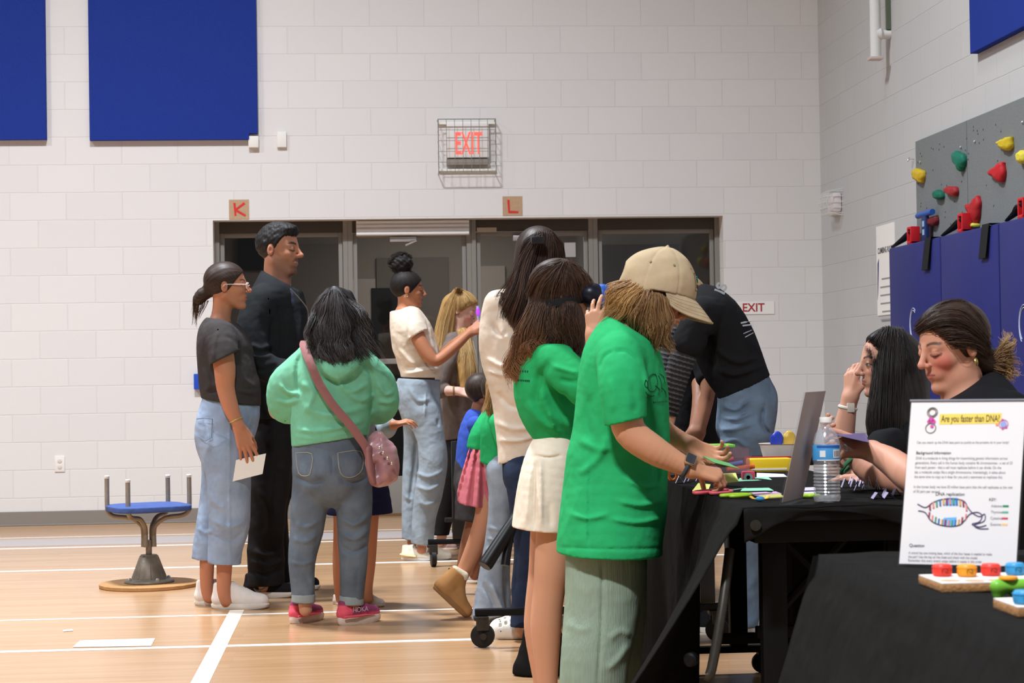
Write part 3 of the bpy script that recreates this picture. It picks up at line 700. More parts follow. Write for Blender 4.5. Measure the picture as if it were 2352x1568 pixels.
def basis(yaw, pitch=0.0, roll=0.0):
    """head axes; yaw 0 looks to the photo's right, 90 away from the viewer, -90 towards the viewer, 180 left; pitch>0 looks down; roll tilts"""
    R_ = np.array([cy_, -sy_, 0.0]); Z = np.array([0, 0, 1.0]); a = math.radians(yaw)
    x = math.cos(a)*R_+math.sin(a)*DEP; y = np.cross(Z, x); p = math.radians(pitch)
    x2 = math.cos(p)*x-math.sin(p)*Z; z2 = np.cross(x2, y); r = math.radians(roll)
    y3 = math.cos(r)*y+math.sin(r)*z2; z3 = np.cross(x2, y3)
    return np.stack([x2, y3, z3], 1)

class Head:
    """head with a face; s = chin-to-crown height in metres; local x forward, y left, z up, origin mid-head"""
    def __init__(H, o, s, R, skin=(205, 150, 120), lips=None, brow=(60, 42, 34), eye='open', smile=0.0, male=False, blush=0.0, ear=True, lashes=(38, 28, 26), nose=1.0, iris=(58, 40, 30)):
        H.o = np.asarray(o, float); H.s = s; H.R = R; H.skin = np.array(skin, float); H.brow = np.array(brow, float); H.eye = eye; H.smile = smile; H.iris = np.array(iris, float)
        H.lips = np.array(lips if lips is not None else (skin[0]*.86, skin[1]*.66, skin[2]*.66), float); H.male = male; H.blush = blush; H.ear = ear; H.lash = np.array(lashes, float); H.nose = nose
        H.lo = H.o-.66*s; H.hi = H.o+.66*s
    def loc(H, P): return (P-H.o)@H.R/H.s
    def wld(H, p): return H.o+H.R@np.asarray(p, float)*H.s
    def f(H, P):
        p = H.loc(P); q = p.copy(); q[..., 1] = np.abs(q[..., 1]); m = H.male; sm = H.smile
        d = ell(q, (-.07, 0, .14), (.415, .325, .36))
        d = smin(d, ell(q, (.10, 0, -.08), (.272, .245, .36)), .10)
        d = smin(d, cone(q, (-.04, .205, -.19), (.22, .06, -.40), .10, .085), .07)
        if m: d = smin(d, cone(q, (-.02, .225, -.24), (.22, .09, -.42), .075, .07), .05)
        d = smin(d, sph(q, (.293, 0, -.405), .085), .06)
        d = smin(d, ell(q, (.20, .15, -.09), (.13, .10, .10)), .06)
        d = smin(d, cone(q, (.33, 0, .09), (.28, .17, .085), .045 if not m else .055, .04), .05)
        d = smax(d, -sph(q, (.415, .135, .02), .08), .06)
        d = smin(d, sph(q, (.295, .132, .018), .065), .012)
        n = H.nose
        d = smin(d, cone(q, (.365, 0, .06), (.455+.02*(n-1), 0, -.09), .030, .042), .035)
        d = smin(d, sph(q, (.462+.05*(n-1), 0, -.10), .042*n), .03)
        d = smin(d, sph(q, (.405, .048, -.115), .036*n), .022)
        d = smin(d, ell(q, (.270, 0, -.24), (.112, .15, .11)), .05)
        w = .085+.03*sm; zc = .02*sm
        d = smin(d, cone(q, (.388, 0, -.213), (.345-.02*sm, w, -.232+zc), .021, .010), .014)
        d = smin(d, cone(q, (.382, 0, -.262-.01*sm), (.34-.02*sm, w*.9, -.248+zc), .026, .012), .014)
        d = smax(d, -cone(q, (.412, 0, -.237), (.365-.02*sm, w, -.238+zc), .009+.01*sm, .006), .008)
        if H.ear:
            d = smin(d, ell(q, (-.055, .325, -.02), (.072, .032, .115)), .025)
            d = smax(d, -ell(q, (-.035, .362, -.015), (.042, .026, .07)), .012)
        return d*H.s
    def color(H, V, base=None):
        p = H.loc(V); q = p.copy(); q[:, 1] = np.abs(q[:, 1]); x, y, z = q.T
        c = np.tile(H.skin, (len(V), 1)) if base is None else base
        inside = (np.abs(p) < .7).all(1)
        def mixin(w, col):
            w = np.where(inside, np.clip(w, 0, 1), 0)[:, None]; c[:] = c*(1-w)+np.asarray(col)*w
        front = np.clip((x-.18)/.05, 0, 1)
        if H.blush: mixin(front*H.blush*.62*np.exp(-(((y-.21)/.13)**2+((z+.12)/.12)**2)), (200, 92, 84))
        mixin(.35*np.exp(-(((x-.47)/.06)**2+(y/.06)**2+((z+.10)/.06)**2)), H.skin*[1.0, .82, .82])
        sm = H.smile; w = .085+.03*sm; zl = -.238+.02*sm*(y/w)**2
        lip = (x > .33) & (y < w*1.05)
        up = np.clip((.030*(1-(y/w)**2)**1+.006-(z-zl))/.008, 0, 1)*(z >= zl); dn = np.clip((.040*(1-(y/w)**2)+.005-(zl-z))/.008, 0, 1)*(z < zl)
        mixin(lip*(up+dn)*.85, H.lips)
        mixin(lip*np.exp(-((z-zl)/.006)**2)*.7, H.lips*.45)
        if sm > .5: mixin(lip*(y < w*.8)*np.exp(-((z-zl+.004)/.010)**2)*1.0, (236, 226, 214))
        bz = .118+.02*np.sin(np.clip((y-.05)/.16, 0, 1)*3.0); mixin(front*(np.clip((y-.045)/.015, 0, 1)*np.clip((.225-y)/.02, 0, 1))*np.exp(-((z-bz)/(.017 if not H.male else .022))**4)*.85, H.brow)
        ey = (y-.135)/.062; fr = (x > .27)
        if H.eye == 'open':
            up_ = .018+.024*(1-ey**2); lo_ = .018-.018*(1-ey**2); on = (np.abs(ey) < 1) & fr
            mixin(on*np.clip((up_-z)/.006, 0, 1)*np.clip((z-lo_)/.006, 0, 1), (222, 214, 206))
            mixin(on*np.clip((up_-z)/.006, 0, 1)*np.clip((z-lo_)/.006, 0, 1)*np.clip((.028-np.hypot(y-.14, z-.022))/.006, 0, 1), H.iris)
            mixin(((np.abs(ey) < 1.12) & fr)*np.exp(-((z-up_-.003)/.008)**2), H.lash); mixin(((np.abs(ey) < 1) & fr)*.4*np.exp(-((z-lo_)/.005)**2), H.lash)
        else:
            lo_ = -.004-.016*(1-ey**2); mixin(((np.abs(ey) < 1.15) & fr)*np.exp(-((z-lo_)/(.009))**2), H.lash)
            mixin(((np.abs(ey) < 1.0) & fr)*.35*np.exp(-((z-.045)/.006)**2), H.lash)
        if H.ear: mixin(.5*np.exp(-(((x+.035)/.04)**2+((z+.015)/.06)**2))*(y > .3), H.skin*[.80, .62, .60])
        if H.male:
            b = np.clip((x+.03)/.05, 0, 1)*np.clip((-.16-z)/.05, 0, 1)*np.clip((z+.60)/.05, 0, 1); mixin(b*.20, (70, 60, 56))
            gt = np.clip((x-.22)/.05, 0, 1)*np.clip(1-np.abs(y)/.13, 0, 1)**.5*np.clip((-.30-z)/.03, 0, 1); mixin(gt*.5, (58, 48, 44))
            mu = (x > .33)*np.clip((.11-y)/.03, 0, 1)*np.exp(-((z+.185)/.022)**2); mixin(mu*.55, (50, 40, 36))
        return c
    def cap(H, t=.03, hl=.085, nape=-.28, ax=(.8, -.6), back=0.0, part=0.0):
        """scalp hair of thickness t, cut along the hairline"""
        n = _n(ax)
        def f(P):
            p = H.loc(P); d = ell(p, (-.075-back*.5, 0, .145), (.415+t+back*.5, .325+t, .36+t))
            d = smax(d, p[..., 0]*n[0]+p[..., 2]*n[1]-hl, .02)
            b = nape-p[..., 2]+np.maximum(p[..., 0]+.10, 0)*.9; d = smax(d, b, .04)
            return d*H.s
        r = (.62+t+back)*H.s
        return Fn(f, H.o-r, H.o+r)

def streaks(H, pole, n1=46, seed=0, strength=.22, base=(48, 36, 30), hi=(92, 70, 56), amp=.0):
    """hair colour running along the hair: streaks around the axis from mid-head to the pole (head-local)"""
    ax = _n(pole); a = np.array([0, 1.0, 0]) if abs(ax[1]) < .8 else np.array([1.0, 0, 0]); e1 = _n(np.cross(ax, a)); e2 = np.cross(ax, e1)
    r = np.random.RandomState(seed); ks = r.randint(n1//3, n1*2, 6); ph = r.uniform(0, 6.28, 6)
    def val(P):
        p = H.loc(P)-np.array([-.07, 0, .1]); th = np.arctan2(p@e2, p@e1); hgt = p@ax; s = 0
        for k, f_ in zip(ks, ph): s = s+np.sin(k*th+f_+hgt*3)
        return s/6*1.7
    def col(V):
        v = val(V); w = np.clip(.35+v*.6, 0, 1)[:, None]*strength*2
        return np.clip(np.asarray(base)*(1-w)+np.asarray(hi)*w, 0, 255)
    return col, (lambda P: -amp*.35*val(P)*H.s)
def locks(guides, n, r0, r1, seed=0, jit=.006, wave=.0, freq=9.0, cols=((40, 30, 26), (80, 60, 48)), tip=None, npt=14, ns=4, rs=(.5, 1.0)):
    """fine hair strands in clumps: tapered tubes running between guide lines (world points), waved"""
    rg = np.random.RandomState(seed); n = int(n*3.4); r0 *= .30; r1 *= .30
    G = np.array([[sp_[int(round(i))] for i in np.linspace(0, len(sp_)-1, npt)] for sp_ in (spline(np.asarray(g, float), 6) for g in guides)])
    T = np.linspace(0, 1, npt); m = max(n//9, 1); K = len(G)
    def lay(u):
        a = np.clip(u.astype(int), 0, max(K-2, 0)); f = (u-a)[:, None, None]; return G[a]*(1-f)+G[np.minimum(a+1, K-1)]*f
    cu = rg.uniform(0, max(K-1, 0), m); ci = rg.randint(0, m, n); off = rg.normal(size=(m, 1, 3))*jit+T[None, :, None]*rg.normal(size=(m, 1, 3))*jit*1.2
    CL = lay(cu)+off
    if wave:
        ph = (cu*1.1+rg.normal(size=m)*.55)[:, None, None]; f_ = freq*rg.uniform(.88, 1.12, (m, 1, 1)); e = RT+.35*rg.normal(size=(m, 1, 3)); e /= np.linalg.norm(e, axis=2, keepdims=True); e2 = -DEP+.5*rg.normal(size=(m, 1, 3)); e2 /= np.linalg.norm(e2, axis=2, keepdims=True)
        env = np.minimum(1, T*2.5)[None, :, None]; CL = CL+np.sin(T[None, :, None]*f_+ph)*wave*env*e+np.cos(T[None, :, None]*f_+ph)*wave*.6*env*e2
    own = lay(np.clip(cu[ci]+rg.normal(size=n)*.25, 0, max(K-1, 0)))
    clump = (.25+.75*T)[None, :, None]*.8; base = own*(1-clump)+CL[ci]*clump
    P = base+rg.normal(size=(n, 1, 3))*np.array([.0042, .0042, .0042])*(1.25-.5*T)[None, :, None]*min(1, jit/.006+.3)
    L = 1-rg.uniform(0, .20, n); idx = T[None]*L[:, None]*(npt-1); i0 = np.clip(idx.astype(int), 0, npt-2); fr = (idx-i0)[..., None]; rows = np.arange(n)[:, None]
    P = P[rows, i0]*(1-fr)+P[rows, i0+1]*fr
    rr = rg.uniform(*rs, (n, 1))*(r0+(r1-r0)*T)[None]*np.minimum(1, 6*(1.02-T))[None]; rr = np.maximum(rr, .0003)
    Tn = np.gradient(P, axis=1); Tn /= np.linalg.norm(Tn, axis=2, keepdims=True)+1e-9
    X = np.cross(np.array([.3, .9, .2]), Tn); X /= np.linalg.norm(X, axis=2, keepdims=True)+1e-9; Y = np.cross(Tn, X); an = np.arange(ns)*6.2832/ns
    V = P[:, :, None]+rr[:, :, None, None]*(np.cos(an)[:, None]*X[:, :, None]+np.sin(an)[:, None]*Y[:, :, None])
    j, k = np.meshgrid(np.arange(npt-1), np.arange(ns), indexing='ij'); q = np.stack([j*ns+k, j*ns+(k+1) % ns, (j+1)*ns+(k+1) % ns, (j+1)*ns+k], -1).reshape(-1, 4)
    F = (np.arange(n)[:, None, None]*npt*ns+q[None]).reshape(-1, 4)
    mx = np.clip(.7*(rg.uniform(0, 1, m)**1.3)[ci]+.3*rg.uniform(0, 1, n), 0, 1)[:, None]; c0 = np.asarray(cols[0], float)*(1-mx)+np.asarray(cols[1])*mx
    Cc = np.repeat(c0[:, None], npt, 1)
    if tip is not None: w = (T**1.6)[None, :, None]; Cc = Cc*(1-w)+np.asarray(tip, float)*w
    return V.reshape(-1, 3), F, np.repeat(Cc.reshape(-1, 3), ns, 0)
def join(*ex):
    V, F, Cc, o = [], [], [], 0
    for v, f, c in ex: V.append(v); F.append(f+o); Cc.append(c); o += len(v)
    return np.vstack(V), np.vstack(F), np.vstack(Cc)

def hand(wr, xd, zd, L=.17, curl=(20, 20, 20, 20), side=1, thumb=(40, 10, 15), spread=6, tip2=1.0, wr_r=.026):
    """hand from the wrist wr; xd towards the knuckles, zd the back of the hand, side +1 thumb on zd x xd; curls in degrees per joint"""
    x = _n(xd); z = _n(np.asarray(zd, float)-x*np.dot(zd, x)); y = np.cross(z, x)*side; wr = np.asarray(wr, float); g = Grp()
    def at(a, b, c=0.0): return wr+L*(a*x+b*y+c*z)
    pal = Grp(); by = (.155, .055, -.045, -.140)
    for i, b in enumerate(by):
        pal.u(Seg(at(.02, b*.45), at((.47, .50, .48, .43)[i], b), .085*L, .062*L), .05*L)
    pal.u(Seg(at(.08, .12, -.03), at(.30, .20, -.05), .075*L, .055*L), .05*L)
    g.u(pal, .02*L)
    ln = (.40, .45, .42, .33)
    for i, b in enumerate(by):
        c = curl[i]; c = (c, c, c*.7) if not isinstance(c, (tuple, list)) else c
        p = at((.47, .50, .48, .43)[i], b); a = 0.0; sp = math.radians(spread*(1.5-i)); fx = math.cos(sp)*x+math.sin(sp)*y; r = (.050, .052, .050, .044)[i]*L
        for j, fr in enumerate((.46, .30, .24)):
            a += math.radians(c[j]); d = math.cos(a)*fx-math.sin(a)*z; q = p+d*L*ln[i]*fr
            g.u(Seg(p, q, r, r*.90), .012*L if j else .03*L); p = q; r *= .90
    p = at(.12, .15, -.02); t1, t2, t3 = thumb; out = math.radians(t1); dn = math.radians(t2)
    d = math.cos(out)*math.cos(dn)*x+math.sin(out)*math.cos(dn)*y-math.sin(dn)*z; r = .062*L
    for j, fr in enumerate((.24, .19, .15)):
        q = p+d*L*fr; g.u(Seg(p, q, r, r*.88), .03*L if j == 0 else .01*L); p = q; r *= .88
        b = math.radians(t3); d = _n(math.cos(b)*d+math.sin(b)*_n(-y*.5+x*.2-z*.3))
    return g

def shoe(parent, heel, toe, m_up, m_sole, wid=.36, hgt=.30, sole_h=.10, name='shoe', col=None, low=1.0, h=.004, attr=None, pitch=None, boot=0.0, laces=None):
    """shoe standing on the floor from heel to toe (world points at sole level)"""
    heel = np.asarray(heel, float); toe = np.asarray(toe, float); L = np.linalg.norm(toe-heel); x = (toe-heel)/L
    z = np.array([0, 0, 1.0]); z = _n(z-x*(z@x)); y = np.cross(z, x)
    def at(a, b, c): return heel+L*(a*x+b*y+c*z)
    sh = sole_h; ow = wid/.36
    g = Grp()
    def S(a, b, ra, rb, ka=1): g.u(Seg(at(*a), at(*b), ra*L, rb*L, ka, ka, np.abs(y) if False else y), .05*L)
    H_ = hgt*low
    S((.13, 0, sh+.06), (.30, 0, sh+.06), .115*ow, .125*ow); S((.30, 0, sh+.10), (.60, 0, sh+.065), .125*ow, .142*ow); S((.60, 0, sh+.065), (.875, 0, sh+.03), .142*ow, .118*ow)
    S((.135, 0, sh+.08), (.145, 0, H_-.05), .115*ow, .10*ow); S((.22, 0, sh+.08), (.33, 0, H_-.07), .12*ow, .108*ow); S((.33, 0, H_-.09), (.60, 0, sh+.11), .10*ow, .115*ow)
    if boot: S((.20, 0, .2), (.20, 0, hgt+boot), .14*ow, .15*ow)
    g.clip(at(0, 0, sh*.75), -z, .01*L); g.clip(at(0, 0, (hgt*low+boot)), z-.06*x if not boot else z, .01*L)
    op = Grp(); op.u(Seg(at(.22, 0, hgt*low*.6), at(.22, 0, hgt*low+.3+boot), .055*L*ow, .075*L*ow)); g.sub(op, .01*L)
    o = organic(name, g, h, m_up, parent, col)
    if laces is not None:
        zz = []
        for i in range(9):
            u = .40+.028*i; zc_ = H_+.005-(u-.33)/.27*(H_-sh-.215)*.92; zz += [at(u, (-1)**i*.055, zc_-.016), at(u+.012, 0, zc_+.012)]
        build('laces', MB().tube(spline(zz, 3), .0042, 6), laces, o)
    # sole: outline stacked in rings
    mb = MB(); ns = 28; rings = []
    for f, hh in ((.94, 0.0), (1.0, .25), (1.02, .7), (.98, 1.0)):
        V = []
        for k in range(ns):
            t = 2*math.pi*k/ns; u = .5-.5*math.cos(t); s = math.sin(t)
            w = wid/2*(.62+.42*u**.8 if u < .75 else 1.0)*(abs(s)**.6)*(1 if s > 0 else -1)
            V.append(at(.5+(u-.5)*f*1.0+0.0, w*f, sh*hh+(.05*max(0, u-.72)**1*(1-hh) if True else 0)))
        rings.append(V)
    n = ns; V = np.array(rings).reshape(-1, 3)
    F = [(i*n+k, i*n+(k+1) % n, (i+1)*n+(k+1) % n, (i+1)*n+k) for i in range(3) for k in range(n)]+[tuple(range(n))[::-1], tuple(3*n+k for k in range(n))]
    mb.add(V, F); build('sole', mb, m_sole, o)
    return o, at

# cloth, skin and hair materials
M_SKIN = mat('skin', (205, 150, 120), .52, attr='Col', spec=.35)
_b = _M['skin'].node_tree.nodes['Principled BSDF']; _b.inputs['Subsurface Weight'].default_value = .08; _b.inputs['Subsurface Radius'].default_value = (1, .35, .2); _b.inputs['Subsurface Scale'].default_value = .012
M_HAIR = mat('hair', (50, 38, 32), .48, attr='Col', spec=.3)
M_HAIRM = mat('hair_matte', (50, 38, 32), .6, attr='Col', spec=.25)
def cloth(name, col, rough=.88, noise=.05, nscale=24, bump=.18, bscale=420, spec=.12, sheen=.0, stretch=(1, 1, 1), crease=.45):
    m = mat(name, col, rough, 0, noise, nscale, bump, bscale, stretch, spec, sheen=sheen); t = NT(m)
    if crease:   # soft random creasing on top of the modelled folds
        tc = t.new('ShaderNodeTexCoord'); nz = t.new('ShaderNodeTexNoise'); nz.inputs['Scale'].default_value = 11; nz.inputs['Detail'].default_value = 2; nz.inputs['Distortion'].default_value = .2
        t.link(tc.outputs['Object'], nz.inputs['Vector']); bp = t.new('ShaderNodeBump'); bp.inputs['Strength'].default_value = crease; bp.inputs['Distance'].default_value = .025
        t.link(nz.outputs[0], bp.inputs['Height']); nm = t.b.inputs['Normal']
        if nm.links: t.link(bp.outputs[0], nm.links[0].from_node.inputs['Normal'])
        else: t.link(bp.outputs[0], nm)
    return m
def person(px, py, d, label):
    p = W(px, py, d); return thing('person', (p[0], p[1], 0), label, 'person', None)
def body(root, g, h, heads, skin, extra_col=None):
    def col(V):
        c = np.tile(np.asarray(skin, float), (len(V), 1))
        for H in heads: c = H.color(V, c)
        if extra_col: c = extra_col(V, c)
        return c
    return organic('body', g, h, M_SKIN, root, col)
# ------------------------------------------------------------------ people
def mkhead(px, py, d, s_px, yaw=0, pitch=0, roll=0, w=0.0, **k): return Head(W(px, py, d+w), s_px*(d+w)/FPX, basis(yaw, pitch, roll), **k)
def plane(d, p0, p1, w=0.0, tilt=0.0, flip=1):
    """plane through two photo points at a depth, seen edge on; normal points down the photo (flip -1: up); tilt leans it along the depth"""
    a, b = W(*p0, d+w), W(*p1, d+w); t = _n(b-a); n = np.cross(t, DEP); n = n if n@UP < 0 else -n
    n = _n(n*flip+DEP*tilt); return (a+b)/2, n
def px_m(d): return FPX/d
def fabric_part(name, d, groups, hpx, m, root, hems=(), fold=None, wr=None, k=.03, clips=()):
    g = Grp()
    for c in groups: g.us(c, k)
    if wr: g.disp(wr)
    if fold: g.disp(folds(fold))
    for c in clips: g.clip(*c)
    for hm in hems: g.hem(*hm)
    return organic(name, g, hpx*d/FPX, m, root)
def ear_ring(H, r=.03, side=-1, name='earring', m=None, root=None):
    c = H.wld((-.045, side*.335, -.165)); mb = MB(); mb.tube([c+r*H.s*(math.cos(t)*H.R[:, 0]+math.sin(t)*H.R[:, 2]) for t in np.linspace(0, 6.28, 15)], r*.22*H.s, 6); return build(name, mb, m, root)
def ring_band(c, axis, r, tube, m, name, root, flat=1.0, n=24):
    ax = _n(axis); e1 = _n(np.cross(ax, [.3, .5, .8])); e2 = np.cross(ax, e1)
    mb = MB(); mb.tube([np.asarray(c)+r*(math.cos(t)*e1+math.sin(t)*e2*flat) for t in np.linspace(0, 2*math.pi, n+1)], tube, 8, caps=False); return build(name, mb, m, root)

M_DKTEE = cloth('charcoal_tee', (62, 58, 58)); M_DENIM = cloth('light_denim', (146, 162, 186), noise=.22, nscale=7, bump=.35, crease=.7)
M_SHOEW = mat('white_leather', (236, 226, 218), .6, noise=.04); M_SOLEW = mat('white_rubber', (232, 222, 210), .7)

# --- girl in glasses
d = 9.08; root = person(520, 1395, d, 'girl in clear glasses, charcoal tee and wide pale jeans holding a white sheet')
H = mkhead(524, 658, d, 108, yaw=4, pitch=0, skin=(190, 126, 96), eye='open', brow=(52, 36, 28), nose=.92)
g = Grp(); g.u(Fn(H.f, H.lo, H.hi)); g.us(chain(d, [(502, 752, 0, 24, 1.1), (510, 712, 0, 22, 1.05), (513, 676, 0, 24)]), .02)
g.us(chain(d, [(505, 775, -.15, 26), (516, 845, -.19, 25), (518, 890, -.19, 21), (531, 938, -.2, 18), (548, 976, -.2, 12.5)]), .02)
g.us(chain(d, [(505, 775, .15, 24), (520, 840, .2, 22), (540, 890, .18, 18)]), .02)
g.us(chain(d, [(503, 760, 0, 30, 1.8), (515, 830, 0, 45, 1.3), (525, 960, 0, 50, 1.3)]), .03)
g.us(chain(d, [(524, 1000, -.08, 34), (518, 1180, -.05, 26), (516, 1280, -.05, 19), (514, 1352, -.05, 16), (520, 1380, -.05, 14)]), .02)
g.us(chain(d, [(515, 1000, .08, 34), (490, 1180, .08, 24), (477, 1270, .07, 18), (475, 1345, .07, 15), (480, 1372, .07, 13)]), .02)
hw = W(549, 982, d-.2); g.u(hand(hw, W(571, 1045, d-.2)-hw, -DEP+.35*RT, L=.192, curl=((6, 10, 8), (8, 12, 8), (10, 14, 10), (14, 16, 10)), side=1, thumb=(22, 25, 10)), .02)
body(root, g, .0045, [H], (190, 126, 96))
# hair pulled back to a loose knot
g = Grp(); g.u(H.cap(.035, .075, -.30)); g.us(chain(d, [(482, 668, 0, 14), (466, 676, 0, 16), (456, 688, 0, 13)], 2), .02); g.sub(Fn(lambda P: ell(H.loc(P), (-.05, -.36, -.02), (.085, .09, .125))*H.s, H.lo, H.hi), .01)
cf, df = streaks(H, (-1, 0, -.35), 50, 1, .25, (44, 32, 27), (96, 72, 58), .006); g.disp(df)
gl = [[W(470, 672, d), W(452, 682, d-.01), W(447, 705, d), W(450, 752, d)], [W(472, 682, d), W(462, 692, d), W(455, 715, d+.01), W(449, 738, d)], [W(468, 665, d+.01), W(448, 672, d), W(443, 692, d), W(444, 712, d)], [W(480, 690, d-.01), W(478, 702, d), W(470, 725, d), W(462, 742, d)]]
organic('hair', g, .0042, M_HAIR, root, cf, locks(gl, 46, .006, .002, 3, .006, .006, 9, ((48, 34, 28), (110, 78, 56))))
# glasses
mb = MB()
for s in (-1, 1):
    c = np.array([.425, s*.135, .0]); ring = [H.wld(c+[-.03*abs(math.cos(t)), .088*math.cos(t), .075*math.sin(t)]) for t in np.linspace(0, 6.283, 21)]; mb.tube(ring, .0022, 6, caps=False)
    mb.tube([H.wld((.40, s*.225, .03)), H.wld((.2, s*.30, .035)), H.wld((-.04, s*.345, .035)), H.wld((-.09, s*.34, -.02))], .0026, 6)
mb.tube([H.wld((.43, -.05, .015)), H.wld((.45, 0, .025)), H.wld((.43, .05, .015))], .002, 6)
build('glasses', mb, mat('clear_pink_frame', (226, 206, 204), .25, spec=.6), root)
# tee
p0, n0 = plane(d, (466, 914), (598, 931)); p1, n1 = plane(d, (472, 728), (536, 741), flip=-1); sp, sn = plane(d, (486, 846), (552, 812))
g = Grp(); t = Grp(); t.us(chain(d, [(504, 752, 0, 36, 1.6), (503, 768, 0, 46, 1.75), (514, 800, 0, 61, 1.5), (521, 840, 0, 66, 1.35), (527, 880, 0, 68, 1.3), (531, 915, 0, 67, 1.3), (532, 950, 0, 66, 1.3)], 4)); t.clip(p1, n1, .004); t.hem(p0, n0, .011, .03); g.u(t)
for w in (-1, 1):
    s_ = Grp(); s_.us(chain(d, [(506, 770, w*.14, 34), (513, 800, w*.18, 37), (521, 845, w*.2, 39), (528, 880, w*.2, 40)]));
    if w < 0: s_.hem(sp, sn, .011, .018)
    else: s_.hem(*plane(d, (495, 840), (560, 812), w=.2), .011, .04)
    g.u(s_, .03)
g.disp(folds([([(500, 760), (492, 790), (490, 830)], 5, .006), ([(560, 800), (585, 830), (590, 870)], 7, -.006), ([(470, 900), (520, 895), (590, 915)], 5, -.007), ([(480, 880), (540, 900), (596, 900)], 6, .006), ([(540, 830), (560, 870), (590, 890)], 6, .006), ([(465, 840), (480, 880), (470, 905)], 6, .006), ([(515, 770), (545, 790), (560, 830)], 5, -.004)])); g.disp(wrinkle(11, .004, 4, (1, 1, .6)))
organic('tee_shirt', g, .0055, M_DKTEE, root)
# jeans
g = Grp(); g.us(chain(d, [(534, 905, 0, 58, 1.2), (527, 950, 0, 69, 1.25), (515, 1000, 0, 67, 1.3), (520, 1045, 0, 58, 1.45)], 4), .02)
g.us(chain(d, [(525, 1030, -.09, 54), (525, 1090, -.09, 50), (527, 1150, -.08, 48), (527, 1205, -.07, 46), (517, 1260, -.06, 39), (513, 1330, -.06, 36)], 4), .03)
f2 = Grp(); f2.us(chain(d, [(513, 1030, .1, 52), (508, 1090, .1, 46), (500, 1150, .1, 42), (490, 1205, .09, 38), (474, 1260, .08, 32), (466, 1330, .08, 29)], 4)); f2.hem(*plane(d, (449, 1284), (486, 1288), w=.08), .012, .05); g.u(f2, .02)
g.disp(folds([([(470, 960), (480, 1010), (476, 1040)], 6, .006), ([(478, 1130), (500, 1160), (520, 1165)], 6, .006), ([(485, 1190), (520, 1210), (560, 1200)], 6, .008), ([(490, 1230), (530, 1240), (560, 1220)], 5, -.006), ([(580, 985), (560, 1040), (560, 1100)], 7, .006), ([(527, 960), (527, 1120), (527, 1290)], 2.5, .004), ([(455, 1210), (470, 1225), (490, 1215)], 5, .006)])); g.disp(wrinkle(12, .006, 3.2, (1, 1, .5)))
g.hem(*plane(d, (470, 1292), (556, 1296), w=-.06), .012, .05); g.clip(*plane(d, (474, 908), (596, 925), flip=-1))
j = organic('jeans', g, .006, M_DENIM, root)
mb = MB(); mb.tube([W(x, y, d-r_) for x, y, r_ in ((452, 962, .14), (468, 960, .19), (488, 962, .205))], .0022, 5).tube([W(x, y, d-r_) for x, y, r_ in ((488, 962, .205), (486, 1005, .20), (472, 1012, .185), (458, 1004, .14))], .002, 5)
build('pocket_seam', mb, mat('denim_seam', (108, 122, 146), .9), j)
shoe(root, onZ(486, 1397, 0), onZ(617, 1397, 0), M_SHOEW, M_SOLEW, .38, .44, laces=M_SOLEW); shoe(root, onZ(447, 1389, 0), onZ(572, 1389, 0), M_SHOEW, M_SOLEW, .38, .44, laces=M_SOLEW)
ring_band(W(542, 964, d-.2), W(550, 982, d-.2)-W(530, 938, d-.2), .031, .0035, mat('gold_chain', (206, 186, 120), .3, metal=.8), 'bracelet', root)
# sheet in her hand
q = [W(*p_, d-.185) for p_ in ((528, 1059), (611, 1041), (603, 1088), (520, 1109))]; G = np.array([[q[0]*(1-s)+q[1]*s, q[3]*(1-s)+q[2]*s] for s in np.linspace(0, 1, 6)]); G2 = G+DEP*.0012
tag(build('paper_sheet', MB().sheet(G).sheet(G2[::-1]), M_PAPER, base=True), 'blank white sheet held low in the hand of the girl in glasses', 'paper')
# --- man in black jacket
d = 9.55; root = person(625, 1368, d, 'smiling man in a black zip jacket, black trousers and black sneakers')
SK = (190, 130, 102)
H = mkhead(643, 574, d, 116, yaw=-18, pitch=3, skin=SK, male=True, smile=1.0, eye='closed', brow=(30, 24, 22), nose=1.08)
g = Grp(); g.u(Fn(H.f, H.lo, H.hi)); g.us(chain(d, [(634, 690, 0, 34, 1.3), (636, 650, 0, 32), (638, 605, 0, 31)]), .02)
g.us(chain(d, [(590, 700, -.2, 24), (585, 790, -.24, 20), (600, 838, -.25, 18), (690, 850, -.22, 12)]), .02); g.us(chain(d, [(640, 700, .2, 24), (640, 790, .24, 20), (690, 840, .22, 12)]), .02)
g.us(chain(d, [(636, 690, 0, 40, 1.5), (634, 800, 0, 48, 1.3), (632, 960, 0, 44, 1.2)]), .03)
for a, b, w in ((0, 0, -.06), (16, -14, .11)): g.us(chain(d, [(622+a, 980, w, 34), (616+a, 1160, w, 26), (610+a, 1310, w, 18), (608+a, 1345+b, w, 15)]), .02)
hw = W(690, 850, d-.22); g.u(hand(hw, RT+.2*UP, UP-.3*DEP, L=.185, curl=(30, 32, 34, 36), thumb=(35, 10, 15)), .02)
body(root, g, .0046, [H], SK)
g = Grp(); c = Grp(); c.u(H.cap(.028, .02, -.26, ax=(.86, -.5)))
top = Fn(lambda P: ell(H.loc(P), (.03, 0, .37), (.36, .27, .185))*H.s, H.o-.7*H.s, H.o+.7*H.s); c.u(top, .02)
def _fh(P):
    p = H.loc(P); return (p[..., 0]-(.345-.10*np.clip((.30-p[..., 2])/.2, 0, 1)))*H.s
c.it.append(('c', .01, _fh)); c.sub(Fn(lambda P: ell(H.loc(P), (-.05, -.36, -.02), (.09, .09, .125))*H.s, H.lo, H.hi), .01); c.sub(Fn(lambda P: ell(H.loc(P), (-.05, .36, -.02), (.09, .09, .125))*H.s, H.lo, H.hi), .01)
